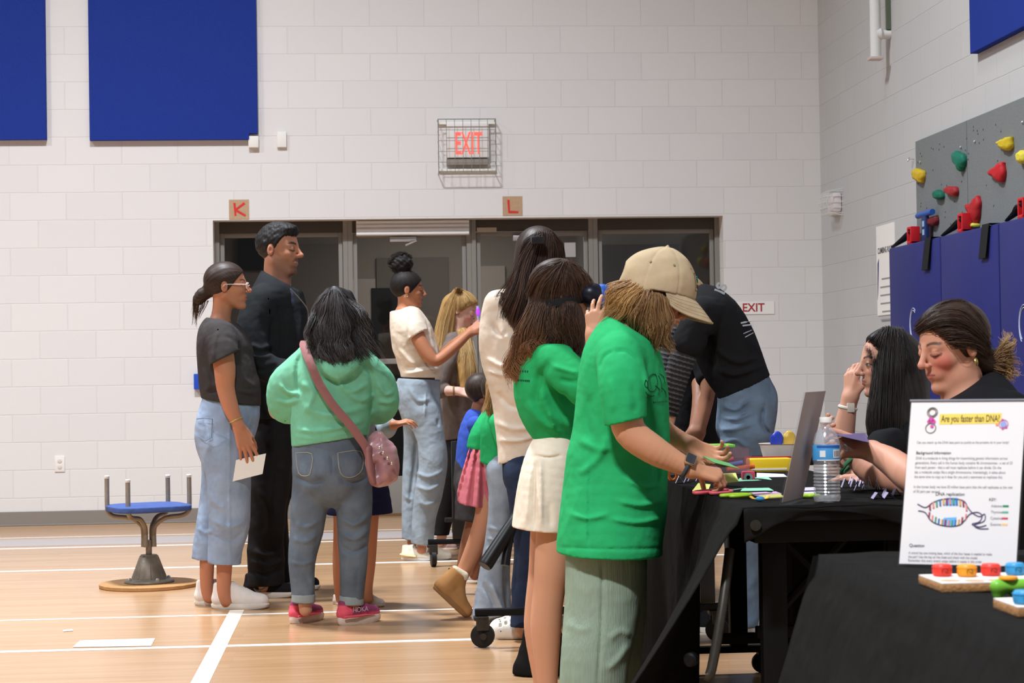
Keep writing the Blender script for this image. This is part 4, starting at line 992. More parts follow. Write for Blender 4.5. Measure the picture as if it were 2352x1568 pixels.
g.u(c); nz = vnoise(5, 55, 9, (1, 1, .5)); g.disp(lambda P: .004*nz(P))
hcol = lambda V: (lambda p: (np.array([30, 27, 27])+np.outer(np.clip((.16-p[:, 2])/.3, 0, 1)*.55, [60, 48, 40])+np.outer(np.clip(nz(V), 0, 1), [26, 24, 24])))(H.loc(V))
organic('hair', g, .0042, M_HAIRM, root, hcol)
# tee, jacket, trousers
M_NAVYT = cloth('slate_tee', (66, 70, 88)); M_JKT = cloth('black_jacket', (36, 38, 40), noise=.08, bump=.2); M_BLKTR = cloth('black_trousers', (33, 31, 31), noise=.08)
T = [(638, 648, 0, 30, 1.3), (636, 672, 0, 54, 1.65), (636, 720, 0, 69, 1.45), (637, 790, 0, 71, 1.35), (634, 850, 0, 69, 1.35), (632, 920, 0, 66, 1.3), (631, 985, 0, 64, 1.3)]
g = Grp(); g.us(chain(d, [(a, b, c_, r-11, k) for a, b, c_, r, k in T], 4), .02); g.clip(*plane(d, (604, 628), (672, 664), flip=-1), .004); g.clip(*plane(d, (560, 945), (710, 945)))
organic('tee_shirt', g, .006, M_NAVYT, root)
g = Grp(); g.us(chain(d, T, 4), .02); g.us(chain(d, [(628, 640, .02, 33, 1.2), (636, 650, 0, 36, 1.2)], 2), .02)
g.us(chain(d, [(596, 694, -.19, 37), (580, 760, -.24, 37), (588, 830, -.26, 34), (640, 848, -.26, 27), (692, 852, -.23, 22)], 4), .03)
g.us(chain(d, [(650, 694, .19, 36), (660, 760, .24, 34), (672, 830, .24, 30), (700, 848, .2, 22)], 4), .03)
g.disp(folds([([(575, 790), (600, 800), (625, 790)], 6, .009), ([(572, 815), (600, 820), (630, 812)], 6, .008), ([(580, 840), (605, 850), (640, 838)], 6, -.009), ([(640, 700), (648, 760), (640, 830)], 8, -.008), ([(600, 870), (640, 885), (690, 880)], 7, .008), ([(640, 830), (660, 880), (655, 930)], 7, .008), ([(600, 720), (605, 770)], 6, -.007)])); g.disp(wrinkle(21, .005, 3.5))
op = Grp(); op.us(chain(d, [(668, 650, -.10, 15), (683, 690, -.13, 17), (692, 730, -.14, 18), (694, 780, -.15, 13), (692, 850, -.15, 5)], 3)); g.sub(op, .006)
g.clip(*plane(d, (605, 622), (676, 660), flip=-1), .004); g.hem(*plane(d, (560, 962), (705, 958)), .012, .04)
jk = organic('jacket', g, .0058, M_JKT, root)
zl = [W(*q, d-w_) for *q, w_ in ((668, 664, .185), (700, 700, .15), (708, 722, .14), (706, 760, .16), (700, 800, .18))]; build('zip', MB().tube(spline(zl, 4), .003, 6), mat('zip_grey', (120, 112, 112), .4, metal=.4), jk)
g = Grp(); g.us(chain(d, [(632, 945, 0, 62, 1.25), (632, 1000, 0, 60, 1.3), (630, 1050, 0, 52, 1.4)], 3), .02)
g.us(chain(d, [(626, 1020, -.08, 48), (622, 1090, -.09, 46), (617, 1165, -.08, 41), (611, 1240, -.06, 41), (610, 1300, -.05, 42), (612, 1350, -.05, 41)], 4), .03); g.us(chain(d, [(642, 1020, .1, 46), (640, 1100, .12, 36), (632, 1180, .12, 30), (634, 1250, .12, 30), (640, 1350, .12, 34)], 4), .03)
g.disp(folds([([(580, 1262), (610, 1276), (650, 1262)], 6, .010), ([(575, 1288), (615, 1298), (655, 1284)], 6, .010), ([(570, 1310), (610, 1320), (650, 1306)], 5, -.009), ([(600, 1000), (625, 1060), (655, 1080)], 8, .008), ([(590, 1120), (620, 1180), (612, 1240)], 8, .008), ([(640, 1040), (632, 1120), (628, 1200)], 6, -.009)])); g.disp(wrinkle(22, .008, 3, (1, 1, 1.2)))
g.clip(*plane(d, (560, 1343), (668, 1338))); organic('trousers', g, .0062, M_BLKTR, root)
M_BKSN = cloth('black_knit', (30, 30, 33), .8)
for a, b in (((559, 1369), (675, 1371)), ((622, 1353), (734, 1354))):
    o, at = shoe(root, onZ(*a, 0), onZ(*b, 0), M_BKSN, M_SOLEW, .36, .42)
    y_ = -1; cu = [at(.30, -.20, .18), at(.36, -.205, .13), at(.45, -.20, .15), at(.55, -.185, .22)]; build('side_mark', MB().tube(spline(cu, 4), [.002, .003, .004, .005, .006, .006, .005, .005, .004, .004, .003, .003, .0015], 6), mat('grey_mark', (120, 122, 128), .5), o)

# --- woman in a mint hoodie, seen from behind
d = 8.44; root = person(760, 1433, d, 'woman with wavy black hair in a mint hoodie and cuffed jeans, seen from behind')
SK = (200, 146, 118)
H = mkhead(776, 732, d, 112, yaw=70, pitch=16, skin=SK, eye='open')
g = Grp(); g.u(Fn(H.f, H.lo, H.hi)); g.us(chain(d, [(766, 820, 0, 30), (770, 780, 0, 26), (774, 745, .02, 26)]), .02)
g.us(chain(d, [(766, 850, 0, 60, .8), (760, 940, 0, 66, .8), (756, 1040, 0, 66, .9)]), .03)
for sx, kx in ((-1, 0), (1, 0)): g.us(chain(d, [(766+sx*78, 850, 0, 26), (764+sx*122, 925, .06, 23), (764+sx*118, 945, .12, 20), (766+sx*60, 935, .34, 15), (766+sx*30, 925, .40, 12)]), .02)
for cx0, cx1 in ((718, 698), (808, 806)): g.us(chain(d, [(cx0, 1080, 0, 36), ((cx0+cx1)/2, 1200, 0, 28), (cx1, 1340, 0, 17), (cx1+4, 1400, 0, 15)]), .02)
for sx in (-1, 1): hw = W(766+sx*30, 925, d+.40); g.u(hand(hw, -sx*RT+.3*DEP, -DEP+.4*UP, L=.165, curl=(30, 32, 34, 36), side=sx), .02)
body(root, g, .0050, [H], SK)
g = Grp(); g.u(H.cap(.06, .06, -.40)); g.us(chain(d, [(772, 705, -.02, 44, 1), (772, 745, -.05, 56, .8), (770, 790, -.09, 54, .6), (775, 822, -.13, 42, .45)], 3), .03)
nz = vnoise(31, 16, 9, (1.3, 1.3, .55)); g.disp(lambda P: .009*nz(P))
gl = []
for (x0, y0, x1, y1, x2, y2, x3, y3) in ((752, 676, 722, 712, 708, 770, 712, 800), (756, 672, 728, 720, 714, 780, 726, 822), (758, 671, 738, 726, 728, 790, 738, 838), (762, 670, 752, 735, 746, 800, 756, 846), (766, 670, 768, 740, 766, 806, 776, 848), (771, 671, 786, 740, 792, 806, 796, 842), (776, 673, 806, 735, 816, 795, 824, 834), (781, 676, 818, 726, 832, 784, 846, 822), (785, 680, 828, 718, 846, 768, 866, 812), (788, 684, 834, 716, 854, 764, 884, 830)):
    gl.append(on(g, d, ((x0, y0), (x1, y1), (x2, y2), (x3, y3)), .004, 2, -.14))
organic('hair', g, .0055, M_HAIR, root, lambda V: np.array([26, 24, 24])+np.outer(np.clip(nz(V)+.2, 0, 1), [22, 20, 20]), locks(gl, 620, .0062, .0022, 4, .008, .016, 19, ((16, 15, 15), (112, 104, 104)), npt=22))  # greyer strand colours paint the highlights on her black hair
M_MINT = cloth('mint_fleece', (118, 186, 152), noise=.06, bump=.2)
T = [(768, 802, 0, 40, .9), (766, 836, 0, 80, .75), (764, 866, 0, 98, .74), (762, 900, 0, 98, .8), (760, 950, 0, 92, .85), (757, 1000, 0, 87, .9), (756, 1040, 0, 85, .9)]
g = Grp(); t = Grp(); t.us(chain(d, T, 4), .02); g.u(t)
for sx in (-1, 1): g.us(chain(d, [(766+sx*76, 858, 0, 42, .9), (763+sx*103, 885, .02, 43, .9), (766+sx*112, 928, .06, 38, 1), (766+sx*92, 942, .16, 32), (766+sx*62, 935, .32, 25)], 4), .035)
hood = Grp(); hood.us(chain(d, [(722, 800, -.04, 11), (740, 834, -.13, 13), (776, 858, -.16, 15), (814, 834, -.13, 13), (830, 806, -.04, 11)], 4)); hood.us(chain(d, [(775, 800, -.10, 40, .5), (776, 840, -.15, 22, .6)], 2), .03); g.u(hood, .03)
g.disp(folds([([(690, 812), (682, 860), (690, 910)], 6, -.010), ([(690, 880), (720, 900), (700, 950)], 8, .010), ([(680, 985), (740, 990), (830, 968)], 6, .010), ([(675, 1000), (740, 1006), (840, 982)], 5, .004), ([(700, 930), (750, 955), (840, 935)], 7, .008), ([(840, 830), (856, 880), (850, 950)], 7, -.010), ([(776, 870), (800, 900), (850, 880)], 6, .008), ([(800, 905), (830, 920), (860, 905)], 5, .008), ([(640, 880), (660, 900), (690, 905)], 5, .009), ([(635, 920), (660, 925), (685, 918)], 5, .008), ([(870, 880), (885, 905), (905, 900)], 5, .009), ([(866, 920), (890, 925), (910, 918)], 5, .008), ([(740, 862), (776, 880), (815, 858)], 6, -.008)])); g.disp(wrinkle(32, .006, 3.4))
g.hem(*plane(d, (668, 1026), (846, 998)), .014, .05); hd = organic('hoodie', g, .0062, M_MINT, root)
M_GJEAN = cloth('grey_blue_denim', (100, 110, 122), noise=.26, nscale=8, bump=.35, crease=.7)
g = Grp(); g.us(chain(d, [(757, 1012, 0, 84, .85), (760, 1050, 0, 88, .9), (762, 1080, -.01, 86, .95)], 3), .02)
g.us(chain(d, [(720, 1085, -.01, 47), (712, 1150, -.01, 43), (704, 1220, 0, 37), (694, 1290, 0, 31), (696, 1362, 0, 26), (697, 1390, 0, 25)], 4), .02); g.us(chain(d, [(806, 1085, -.01, 46), (812, 1150, -.01, 43), (812, 1220, 0, 36), (812, 1290, 0, 32), (808, 1362, 0, 27), (807, 1390, 0, 26)], 4), .02)
g.disp(folds([([(680, 1095), (715, 1108), (750, 1098)], 6, -.010), ([(775, 1098), (810, 1108), (845, 1095)], 6, -.010), ([(680, 1200), (700, 1212), (735, 1195)], 6, .010), ([(672, 1235), (700, 1245), (728, 1228)], 6, .010), ([(785, 1190), (815, 1205), (850, 1180)], 6, .011), ([(785, 1225), (815, 1238), (848, 1215)], 6, .010), ([(785, 1255), (815, 1268), (845, 1250)], 5, -.009), ([(670, 1290), (695, 1296), (722, 1285)], 5, .008), ([(760, 1040), (764, 1098)], 2.5, -.006), ([(705, 1320), (712, 1355)], 5, -.003), ([(822, 1310), (818, 1360)], 5, -.003)])); g.disp(wrinkle(33, .006, 3.5))
g.clip(*plane(d, (668, 1018), (846, 992), flip=-1)); g.clip(*plane(d, (660, 1384), (840, 1386))); j = organic('jeans', g, .006, M_GJEAN, root)
for pl in (((680, 1040), (716, 1042), (714, 1080), (706, 1092), (686, 1086), (680, 1040)), ((776, 1040), (828, 1036), (832, 1078), (806, 1096), (782, 1086), (776, 1040))):
    pts = on(g, d, pl, .001, 3)
    build('pocket_stitching', MB().tube(pts, .0022, 5), mat('pale_stitch', (150, 150, 140), .9), j)
M_CUFF = cloth('cuff_denim', (150, 158, 160))
for cx, y0, y1, r in ((697, 1362, 1383, 27), (807, 1366, 1388, 28)):
    g = Grp(); g.us(chain(d, [(cx, y0-20, 0, r), (cx, y1+20, 0, r+.5)], 1)); g.hem(*plane(d, (cx-30, y1-1), (cx+30, y1+1)), .012, .1); g.hem(*plane(d, (cx-30, y0), (cx+30, y0+2), flip=-1), .012, .1); organic('cuff', g, .005, M_CUFF, j)
M_SOLEB = mat('beige_foam', (226, 206, 190), .7, noise=.06); M_CORAL = mat('coral_panel', (240, 96, 116), .6)
for i, (a, b) in enumerate((((669, 1433), (737, 1420)), ((777, 1436), (869, 1424)))):
    pa_, pb_ = onZ(*a, 0), onZ(*b, 0); xx_ = _n(pb_-pa_); L_ = np.linalg.norm(pb_-pa_)
    def kcol(V):
        u = ((V-pa_)@xx_)/L_; z_ = V[:, 2]/L_; w_ = np.clip((.26-u)/.03, 0, 1)*np.clip((.40-z_)/.03, 0, 1); w_ = np.maximum(w_, np.clip((.22-z_)/.02, 0, 1)*.8)[:, None]
        return np.array([[142, 62, 98]])*(1-w_)+np.array([[236, 92, 112]])*w_
    o, at = shoe(root, pa_, pb_, mat('magenta_knit', (142, 62, 98), .85, noise=.12, attr='Col'), M_SOLEB, .40, .46, .15, col=kcol)
    mb = MB(); mb.tube([at(.02, -.17, .17), at(.25, -.215, .17), at(.5, -.21, .17), at(.75, -.20, .16)], [.005, .006, .005, .002], 6); build('side_stripe', mb, M_CORAL, o)
    if i == 1: build('lettering', MB().text('HOKA', at(.36, -.235, .29), at(1, 0, 0)-at(0, 0, 0), at(0, 0, 1)-at(0, 0, 0), .030, .002, .01), mat('pale_print', (200, 170, 190), .6), o, smooth=False)
# crossbody bag
M_MAUVE = cloth('mauve_leather', (146, 100, 98), .55, noise=.05, bump=.1); M_ROSE = mat('rose_satin', (168, 122, 126), .32, noise=.12, nscale=20, bump=.5, bscale=22, spec=.5)
bagr = thing('crossbody_bag', W(878, 1117, d-.15), 'mauve crossbody bag with a wide strap at the hip of the woman in mint', 'bag')
st = [(702, 782, .02), (697, 792, -.10), (712, 832, -.175), (733, 880, -.19), (765, 930, -.195), (798, 968, -.19), (822, 1000, -.185), (842, 1030, -.17), (850, 1060, -.16)]
pts = spline([[*W(x, y, d+w)] for x, y, w in st], 5); G = []
for i, p in enumerate(pts):
    t_ = _n(pts[min(i+1, len(pts)-1)]-pts[max(i-1, 0)]); n_ = _n(np.cross(t_, DEP))*.018; G.append([p-n_, p-n_*.4-DEP*.004, p+n_*.4-DEP*.004, p+n_])
G = np.array(G); build('strap', MB().sheet(G).sheet((G+DEP*.005)[:, ::-1]), M_MAUVE, bagr)
g = Grp(); g.us(chain(d, [(868, 1010, -.12, 20, 1), (884, 1045, -.13, 30, 1.1), (886, 1080, -.13, 32, 1.2), (876, 1092, -.13, 26, 1.2)], 3), .02); g.us(chain(d, [(852, 1030, -.14, 10, 2.2), (858, 1090, -.14, 14, 2.2), (874, 1106, -.14, 12, 2.2)], 3), .02)
nz2 = vnoise(35, 14, 8); g.disp(lambda P: .007*nz2(P)); organic('pouch', g, .005, M_ROSE, bagr)
g = Grp(); g.us(chain(d, [(848, 1030, -.16, 9, 3.0), (852, 1075, -.16, 11, 3.2), (860, 1106, -.16, 9, 3.2)], 3), .01); organic('side_panel', g, .005, M_MAUVE, bagr)
mb = MB()
for x, y in ((872, 1028), (880, 1040), (890, 1052), (900, 1064)): c = W(x, y, d-.225); mb.ellipsoid(c, (.007, .005, .007), 10, 6)
build('stud', mb, mat('bag_metal', (214, 204, 190), .2, metal=.9), bagr)

# --- child behind her in a navy skirt
d = 9.06; root = person(825, 1390, d, 'child in navy skirt and white sneakers behind the woman in the mint hoodie')
SK = (190, 128, 96); H = mkhead(805, 812, d, 98, yaw=150, skin=SK)
g = Grp(); g.u(Fn(H.f, H.lo, H.hi)); g.us(chain(d, [(805, 900, 0, 22), (805, 850, 0, 20)]), .02); g.us(chain(d, [(808, 900, 0, 40), (812, 1020, 0, 46), (815, 1100, 0, 46)]), .03)
g.us(chain(d, [(850, 905, 0, 18), (880, 960, -.1, 16), (890, 985, -.2, 14), (902, 975, -.3, 11)]), .02)
for a, w in ((783, .03), (846, -.03)): g.us(chain(d, [(a+4, 1100, w, 26), (a+3, 1200, w, 20), (a-1, 1290, w, 18), (a-3, 1350, w, 13), (a, 1375, w, 12)]), .02)
hw = W(903, 977, d-.3); g.u(hand(hw, RT+.3*UP, UP-.3*DEP, L=.13, curl=(25, 28, 30, 32)), .02); body(root, g, .0055, [H], SK)
g = Grp(); g.u(H.cap(.06, .06, -.45)); organic('hair', g, .007, M_HAIR, root, streaks(H, (0, 0, 1), 40, 7)[0])
g = Grp(); g.us(chain(d, [(806, 890, 0, 30), (810, 920, 0, 50), (812, 1010, 0, 50), (815, 1090, 0, 52)]), .02); g.us(chain(d, [(850, 905, 0, 24), (880, 962, -.1, 23), (888, 986, -.2, 20), (897, 978, -.28, 17)]), .03); g.disp(wrinkle(36, .006, 5)); organic('pullover', g, .006, cloth('pale_blue_fleece', (150, 166, 178)), root)
g = Grp(); g.us(chain(d, [(818, 1070, 0, 56), (822, 1120, 0, 66), (824, 1180, 0, 74), (824, 1230, 0, 78)]), .01); nz3 = vnoise(37, 5, 6, (1, 1, .1)); g.disp(lambda P: .008*nz3(P)); g.hem(*plane(d, (749, 1182), (899, 1178)), .012, .15); organic('skirt', g, .006, cloth('navy_twill', (30, 34, 62)), root)
for a, b in (((766, 1387), (800, 1390)), ((826, 1390), (882, 1393))): shoe(root, onZ(*a, 0), onZ(*b, 0), M_SHOEW, M_SOLEW, .42, .48)
# --- girl with a hair bun, cream tee
M_CREAM = cloth('cream_tee', (226, 212, 192)); M_PALEJ = cloth('pale_denim', (148, 160, 170), noise=.2, nscale=8, bump=.35, crease=.7)
d = 11.24; root = person(955, 1287, d, 'girl with a high hair bun, cream tee and torn pale jeans holding up a tube')
SK = (176, 116, 84); H = mkhead(938, 666, d, 86, yaw=6, pitch=4, skin=SK, eye='closed', brow=(30, 22, 18), lips=(150, 84, 76), nose=.84)
g = Grp(); g.u(Fn(H.f, H.lo, H.hi)); g.us(chain(d, [(925, 728, 0, 22, 1.1), (930, 706, 0, 17.5), (932, 682, 0, 18)]), .02)
g.us(chain(d, [(948, 738, -.13, 19), (960, 775, -.17, 17.5), (984, 815, -.19, 15), (1003, 828, -.19, 13), (1040, 800, -.17, 12.5), (1078, 764, -.13, 9)], 4), .02)
g.us(chain(d, [(950, 738, .13, 18), (970, 790, .17, 15), (1005, 818, .14, 13), (1045, 790, .06, 12), (1082, 760, -.02, 9)], 4), .02)
g.us(chain(d, [(930, 735, 0, 26, 1.5), (955, 800, 0, 36, 1.25), (965, 900, 0, 36, 1.1)]), .03)
for c in ([(978, 945, -.09, 24), (992, 1030, -.1, 20), (982, 1150, -.09, 16), (968, 1262, -.07, 11)], [(962, 945, .09, 20), (955, 1030, .1, 16), (946, 1150, .1, 13), (946, 1262, .1, 10)]): g.us(chain(d, c), .02)
hw = W(1078, 764, d-.13); g.u(hand(hw, W(1102, 744, d-.12)-hw, -DEP*.8-.5*RT+.3*UP, L=.165, curl=(38, 45, 50, 55), side=-1, thumb=(30, 20, 20)), .02)
hw = W(1082, 760, d-.02); g.u(hand(hw, W(1104, 742, d-.04)-hw, DEP*.7-.4*RT+.4*UP, L=.165, curl=(40, 45, 50, 55), side=1, thumb=(30, 20, 20)), .02)
body(root, g, .0052, [H], SK)
g = Grp(); g.u(H.cap(.035, .095, -.24)); g.sub(Fn(lambda P: ell(H.loc(P), (-.05, -.36, -.02), (.085, .09, .12))*H.s, H.lo, H.hi), .01)
bun = Grp(); bun.us(chain(d, [(918, 606, 0, 23), (926, 604, 0, 23)], 1)); nz = vnoise(41, 30, 9); bun.disp(lambda P: .007*nz(P)); g.u(bun, .01); g.us(chain(d, [(926, 626, 0, 16), (921, 612, 0, 17)], 1), .01)
cf, df = streaks(H, (-.25, 0, 1), 46, 4, .2, (26, 22, 21), (62, 52, 48), .006); g.disp(df)
gl = [[W(906+9*math.cos(a)*1.4, 605+9*math.sin(a), d-.02), W(919+19*math.cos(a), 604+19*math.sin(a), d-.03), W(920+25*math.cos(a+.4), 603+23*math.sin(a+.4), d-.01), W(920+22*math.cos(a+.9), 603+21*math.sin(a+.9), d+.01)] for a in np.linspace(0, 6.28, 12)]
organic('hair', g, .0048, M_HAIRM, root, cf, locks(gl, 260, .005, .002, 8, .007, .006, 14, ((20, 17, 16), (58, 46, 40))))
ear_ring(H, .025, -1, m=mat('gold_chain', (206, 186, 120)), root=root)
g = Grp(); t = Grp(); t.us(chain(d, [(926, 715, 0, 30, 1.6), (937, 742, 0, 41, 1.75), (948, 775, 0, 50, 1.5), (957, 810, 0, 50, 1.35), (965, 845, 0, 47, 1.3), (970, 870, 0, 49, 1.25), (972, 900, 0, 49, 1.2)], 4)); t.clip(*plane(d, (896, 716), (954, 708), flip=-1), .004); g.u(t)
s_ = Grp(); s_.us(chain(d, [(944, 730, -.10, 24), (952, 755, -.15, 25.5), (964, 785, -.17, 25.5)])); s_.clip(*plane(d, (940, 779), (978, 757), w=-.15)); g.u(s_, .03)
s_ = Grp(); s_.us(chain(d, [(946, 735, .11, 24), (960, 760, .15, 24), (975, 785, .16, 24)])); s_.clip(*plane(d, (948, 783), (986, 758), w=.15)); g.u(s_, .03)
g.disp(folds([([(930, 858), (970, 852), (1015, 845)], 5, .009), ([(930, 845), (965, 838), (1000, 825)], 5, -.008), ([(985, 780), (1005, 815), (1020, 845)], 6, .009), ([(915, 800), (940, 830), (960, 845)], 5, .007), ([(945, 720), (938, 755), (942, 775)], 4, -.006)])); g.disp(wrinkle(42, .006, 4.5))
g.hem(*plane(d, (925, 866), (1034, 868)), .013, .04); organic('tee_shirt', g, .0062, M_CREAM, root)
g = Grp(); g.us(chain(d, [(966, 858, 0, 46, 1.2), (960, 900, 0, 52, 1.3), (966, 945, 0, 46, 1.45)], 4), .02)
g.us(chain(d, [(976, 950, -.08, 38), (990, 1010, -.1, 33), (994, 1070, -.1, 33), (984, 1130, -.09, 32), (974, 1190, -.08, 27), (968, 1270, -.07, 25)], 4), .03); f2 = Grp(); f2.us(chain(d, [(958, 950, .09, 34), (955, 1020, .1, 27), (950, 1100, .1, 25), (945, 1170, .1, 22), (944, 1270, .1, 20)], 4)); g.u(f2, .02)
g.disp(folds([([(955, 1085), (985, 1095), (1020, 1080)], 5, .009), ([(955, 1115), (985, 1125), (1018, 1108)], 5, .009), ([(960, 1150), (980, 1160), (1005, 1150)], 5, .008), ([(940, 890), (960, 920), (990, 915)], 5, .007), ([(930, 1140), (945, 1150)], 4, .008), ([(956, 1010), (950, 1080), (940, 1160)], 4, -.012), ([(978, 900), (975, 960)], 2, .005)])); g.disp(wrinkle(43, .007, 3.6, (1, 1, .7)))
g.clip(*plane(d, (905, 868), (1014, 872), flip=-1)); g.hem(*plane(d, (920, 1240), (1000, 1252)), .014, .05)
rip = Grp(); rip.u(Seg(W(1008, 966, d-.16), W(1008, 974, d-.16), .016, .013)); g.sub(rip, .004); j = organic('jeans', g, .0064, M_PALEJ, root)
M_CRSH = mat('cream_leather', (238, 226, 204), .6)
for a, b in (((923, 1286), (990, 1288)), ((970, 1283), (1036, 1285))):
    o, at = shoe(root, onZ(*a, 0), onZ(*b, 0), M_CRSH, M_SOLEW, .40, .46, laces=M_SOLEW); build('overlay_panel', MB().tube(spline([at(.06, -.19, .2), at(.3, -.205, .17), at(.6, -.20, .15)], 4), .012, 6, flat=.5), mat('peach_leather', (242, 206, 150), .6), o)
tb = thing('purple_tube', W(1097, 735, d-.14), 'clear tube with a purple middle held up by the girl with the bun', 'tube')
build('tube', MB().tube([W(1100, 764, d-.10), W(1099, 735, d-.10), W(1097, 702, d-.10)], .0085, 10), mat('clear_plastic_tube', (214, 208, 226), .15, alpha=.45), tb)
build('purple_bead', MB().tube([W(1098.4, 724, d-.10), W(1098, 716, d-.10), W(1097.6, 706, d-.10)], [.010, .013, .007], 10), mat('purple_emissive', (150, 60, 230), .3, emit=((150, 60, 240), 1.2)), tb)  # purple bead given emission of its own
# --- blonde girl bowed over her hands
d = 11.9; root = person(1050, 1250, d, 'girl with long straight blonde hair and a grey top bowed over her hands')
SK = (222, 176, 158); H = mkhead(1063, 714, d, 84, yaw=-14, pitch=24, skin=SK, eye='closed', brow=(180, 140, 100), blush=.5, lips=(196, 116, 116), lashes=(130, 90, 70))
g = Grp(); g.u(Fn(H.f, H.lo, H.hi)); g.us(chain(d, [(1045, 800, 0, 22), (1050, 765, 0, 19), (1055, 735, 0, 19)]), .02); g.us(chain(d, [(1040, 800, 0, 34, 1.4), (1050, 960, 0, 28, 1.1)]), .03)
g.us(chain(d, [(1032, 810, -.16, 18), (1012, 860, -.2, 16), (1006, 893, -.22, 14), (1030, 897, -.25, 12), (1052, 898, -.26, 9)], 4), .02); g.us(chain(d, [(1045, 810, .16, 18), (1060, 880, .2, 14), (1078, 905, .1, 9)], 4), .02)
hw = W(1052, 898, d-.26); g.u(hand(hw, RT+.02*UP, UP-.6*DEP, L=.168, curl=(14, 18, 22, 26), side=-1, thumb=(30, 5, 10)), .02); hw = W(1078, 905, d+.1); g.u(hand(hw, RT+.1*UP, UP+.4*DEP, L=.16, curl=(20, 24, 26, 28), side=1), .02)
for c in ([(1052, 1030, -.06, 17), (1036, 1120, -.07, 15), (1012, 1245, -.05, 11)], [(1060, 1030, .1, 17), (1062, 1120, .1, 14), (1056, 1245, .1, 11)]): g.us(chain(d, c), .02)
body(root, g, .0055, [H], SK)
g = Grp(); g.u(H.cap(.045, .03, -.5)); g.us(chain(d, [(1040, 700, .0, 26, .9), (1022, 760, -.02, 24), (1018, 810, -.06, 22), (1026, 850, -.1, 16)]), .02); g.us(chain(d, [(1058, 735, .1, 20), (1066, 800, -.12, 20, .7), (1072, 850, -.2, 20, .5), (1068, 885, -.22, 12, .5)], 4), .02)
cf, df = streaks(H, (.1, 0, 1), 60, 5, .35, (150, 112, 62), (222, 188, 130), .005); g.disp(df)
gl = [on(g, d, p_, .003, 3, -.05) for p_ in (((1046, 668), (1020, 700), (1005, 745), (996, 775)), ((1048, 666), (1028, 705), (1014, 760), (1006, 830)), ((1050, 665), (1036, 710), (1024, 770), (1020, 850)), ((1052, 665), (1044, 715), (1038, 790), (1040, 865)))]
gl2 = [on(g, d, p_, .003, 3, -.15) for p_ in (((1056, 760), (1056, 800), (1050, 850), (1052, 888)), ((1064, 765), (1068, 810), (1066, 850), (1064, 890)), ((1074, 775), (1080, 815), (1084, 850), (1080, 880)), ((1082, 790), (1090, 820), (1093, 850), (1090, 872)))]
gl5 = [on(g, d, p_, .002, 3, -.08) for p_ in (((1050, 666), (1052, 690), (1050, 715), (1046, 740)), ((1052, 665), (1060, 684), (1066, 706), (1062, 740)), ((1054, 665), (1070, 678), (1080, 692), (1088, 704)), ((1056, 665), (1074, 672), (1086, 686), (1092, 700)))]
HB = ((158, 118, 66), (226, 194, 138))
organic('hair', g, .0052, M_HAIR, root, cf, join(locks(gl, 130, .004, .0018, 9, .006, .002, 5, HB), locks(gl5, 150, .0036, .002, 51, .005, .0, 1, HB), locks(gl2, 110, .004, .0018, 10, .006, .003, 6, HB)))
g = Grp(); g.us(chain(d, [(1040, 790, 0, 32, 1.6), (1044, 830, 0, 42, 1.5), (1048, 900, 0, 42, 1.3), (1050, 960, 0, 40, 1.25), (1052, 1040, 0, 36, 1.25)], 4), .02); g.us(chain(d, [(1034, 808, -.14, 24), (1014, 858, -.2, 21), (1006, 892, -.22, 19), (1018, 896, -.23, 18)]), .03); g.us(chain(d, [(1046, 808, .14, 24), (1070, 870, .2, 21)]), .03)
g.disp(wrinkle(44, .007, 4)); g.hem(*plane(d, (1010, 1012), (1100, 1000)), .013, .04); organic('top', g, .0066, cloth('taupe_top', (112, 100, 94), noise=.12), root)
g = Grp(); g.us(chain(d, [(1052, 995, 0, 34, 1.3), (1054, 1040, 0, 32, 1.4)], 2), .02); g.us(chain(d, [(1050, 1040, -.07, 28), (1036, 1120, -.07, 23), (1014, 1215, -.05, 20), (1010, 1226, -.05, 20)], 3), .03); g.us(chain(d, [(1062, 1040, .1, 28), (1062, 1120, .1, 22), (1056, 1228, .1, 18)], 3), .03); g.disp(wrinkle(45, .006, 4)); g.clip(*plane(d, (980, 1226), (1080, 1228)));
organic('trousers', g, .0066, mat('black_trousers', (33, 31, 31)), root)
M_PSH = mat('dusty_pink_leather', (186, 150, 140), .6)
for a, b in (((1000, 1262), (1050, 1262)), ((1044, 1258), (1090, 1258))): shoe(root, onZ(*a, 0), onZ(*b, 0), M_PSH, M_SOLEW, .38, .40)
ring_band(W(1042, 898, d-.26), RT, .027, .005, mat('woven_bracelet', (140, 110, 70), .8), 'bracelet', root)

# --- woman in a cream blouse from behind
d = 7.88; root = person(1200, 1470, d, 'tall woman in a cream blouse and navy jeans with long brown hair, from behind')
SK = (206, 156, 128); H = mkhead(1246, 602, d, 124, yaw=52, pitch=8, skin=SK)
g = Grp(); g.u(Fn(H.f, H.lo, H.hi)); g.us(chain(d, [(1215, 720, 0, 30), (1226, 670, 0, 27), (1238, 630, 0, 28)]), .02); g.us(chain(d, [(1205, 710, 0, 50, 1.2), (1200, 850, 0, 62), (1208, 1060, 0, 48)]), .03)
g.us(chain(d, [(1145, 705, -.05, 26), (1136, 790, -.03, 23), (1160, 860, .05, 20), (1230, 860, .2, 14)]), .02)
for c in ([(1210, 1090, -.08, 36), (1212, 1240, -.07, 23), (1208, 1360, -.06, 18), (1200, 1450, -.05, 15)], [(1236, 1090, .1, 36), (1238, 1240, .1, 22), (1240, 1440, .1, 16)]): g.us(chain(d, c), .02)
hw = W(1230, 860, d+.2); g.u(hand(hw, RT, -DEP, L=.17, curl=(30, 30, 30, 30)), .02); body(root, g, .0058, [H], SK)
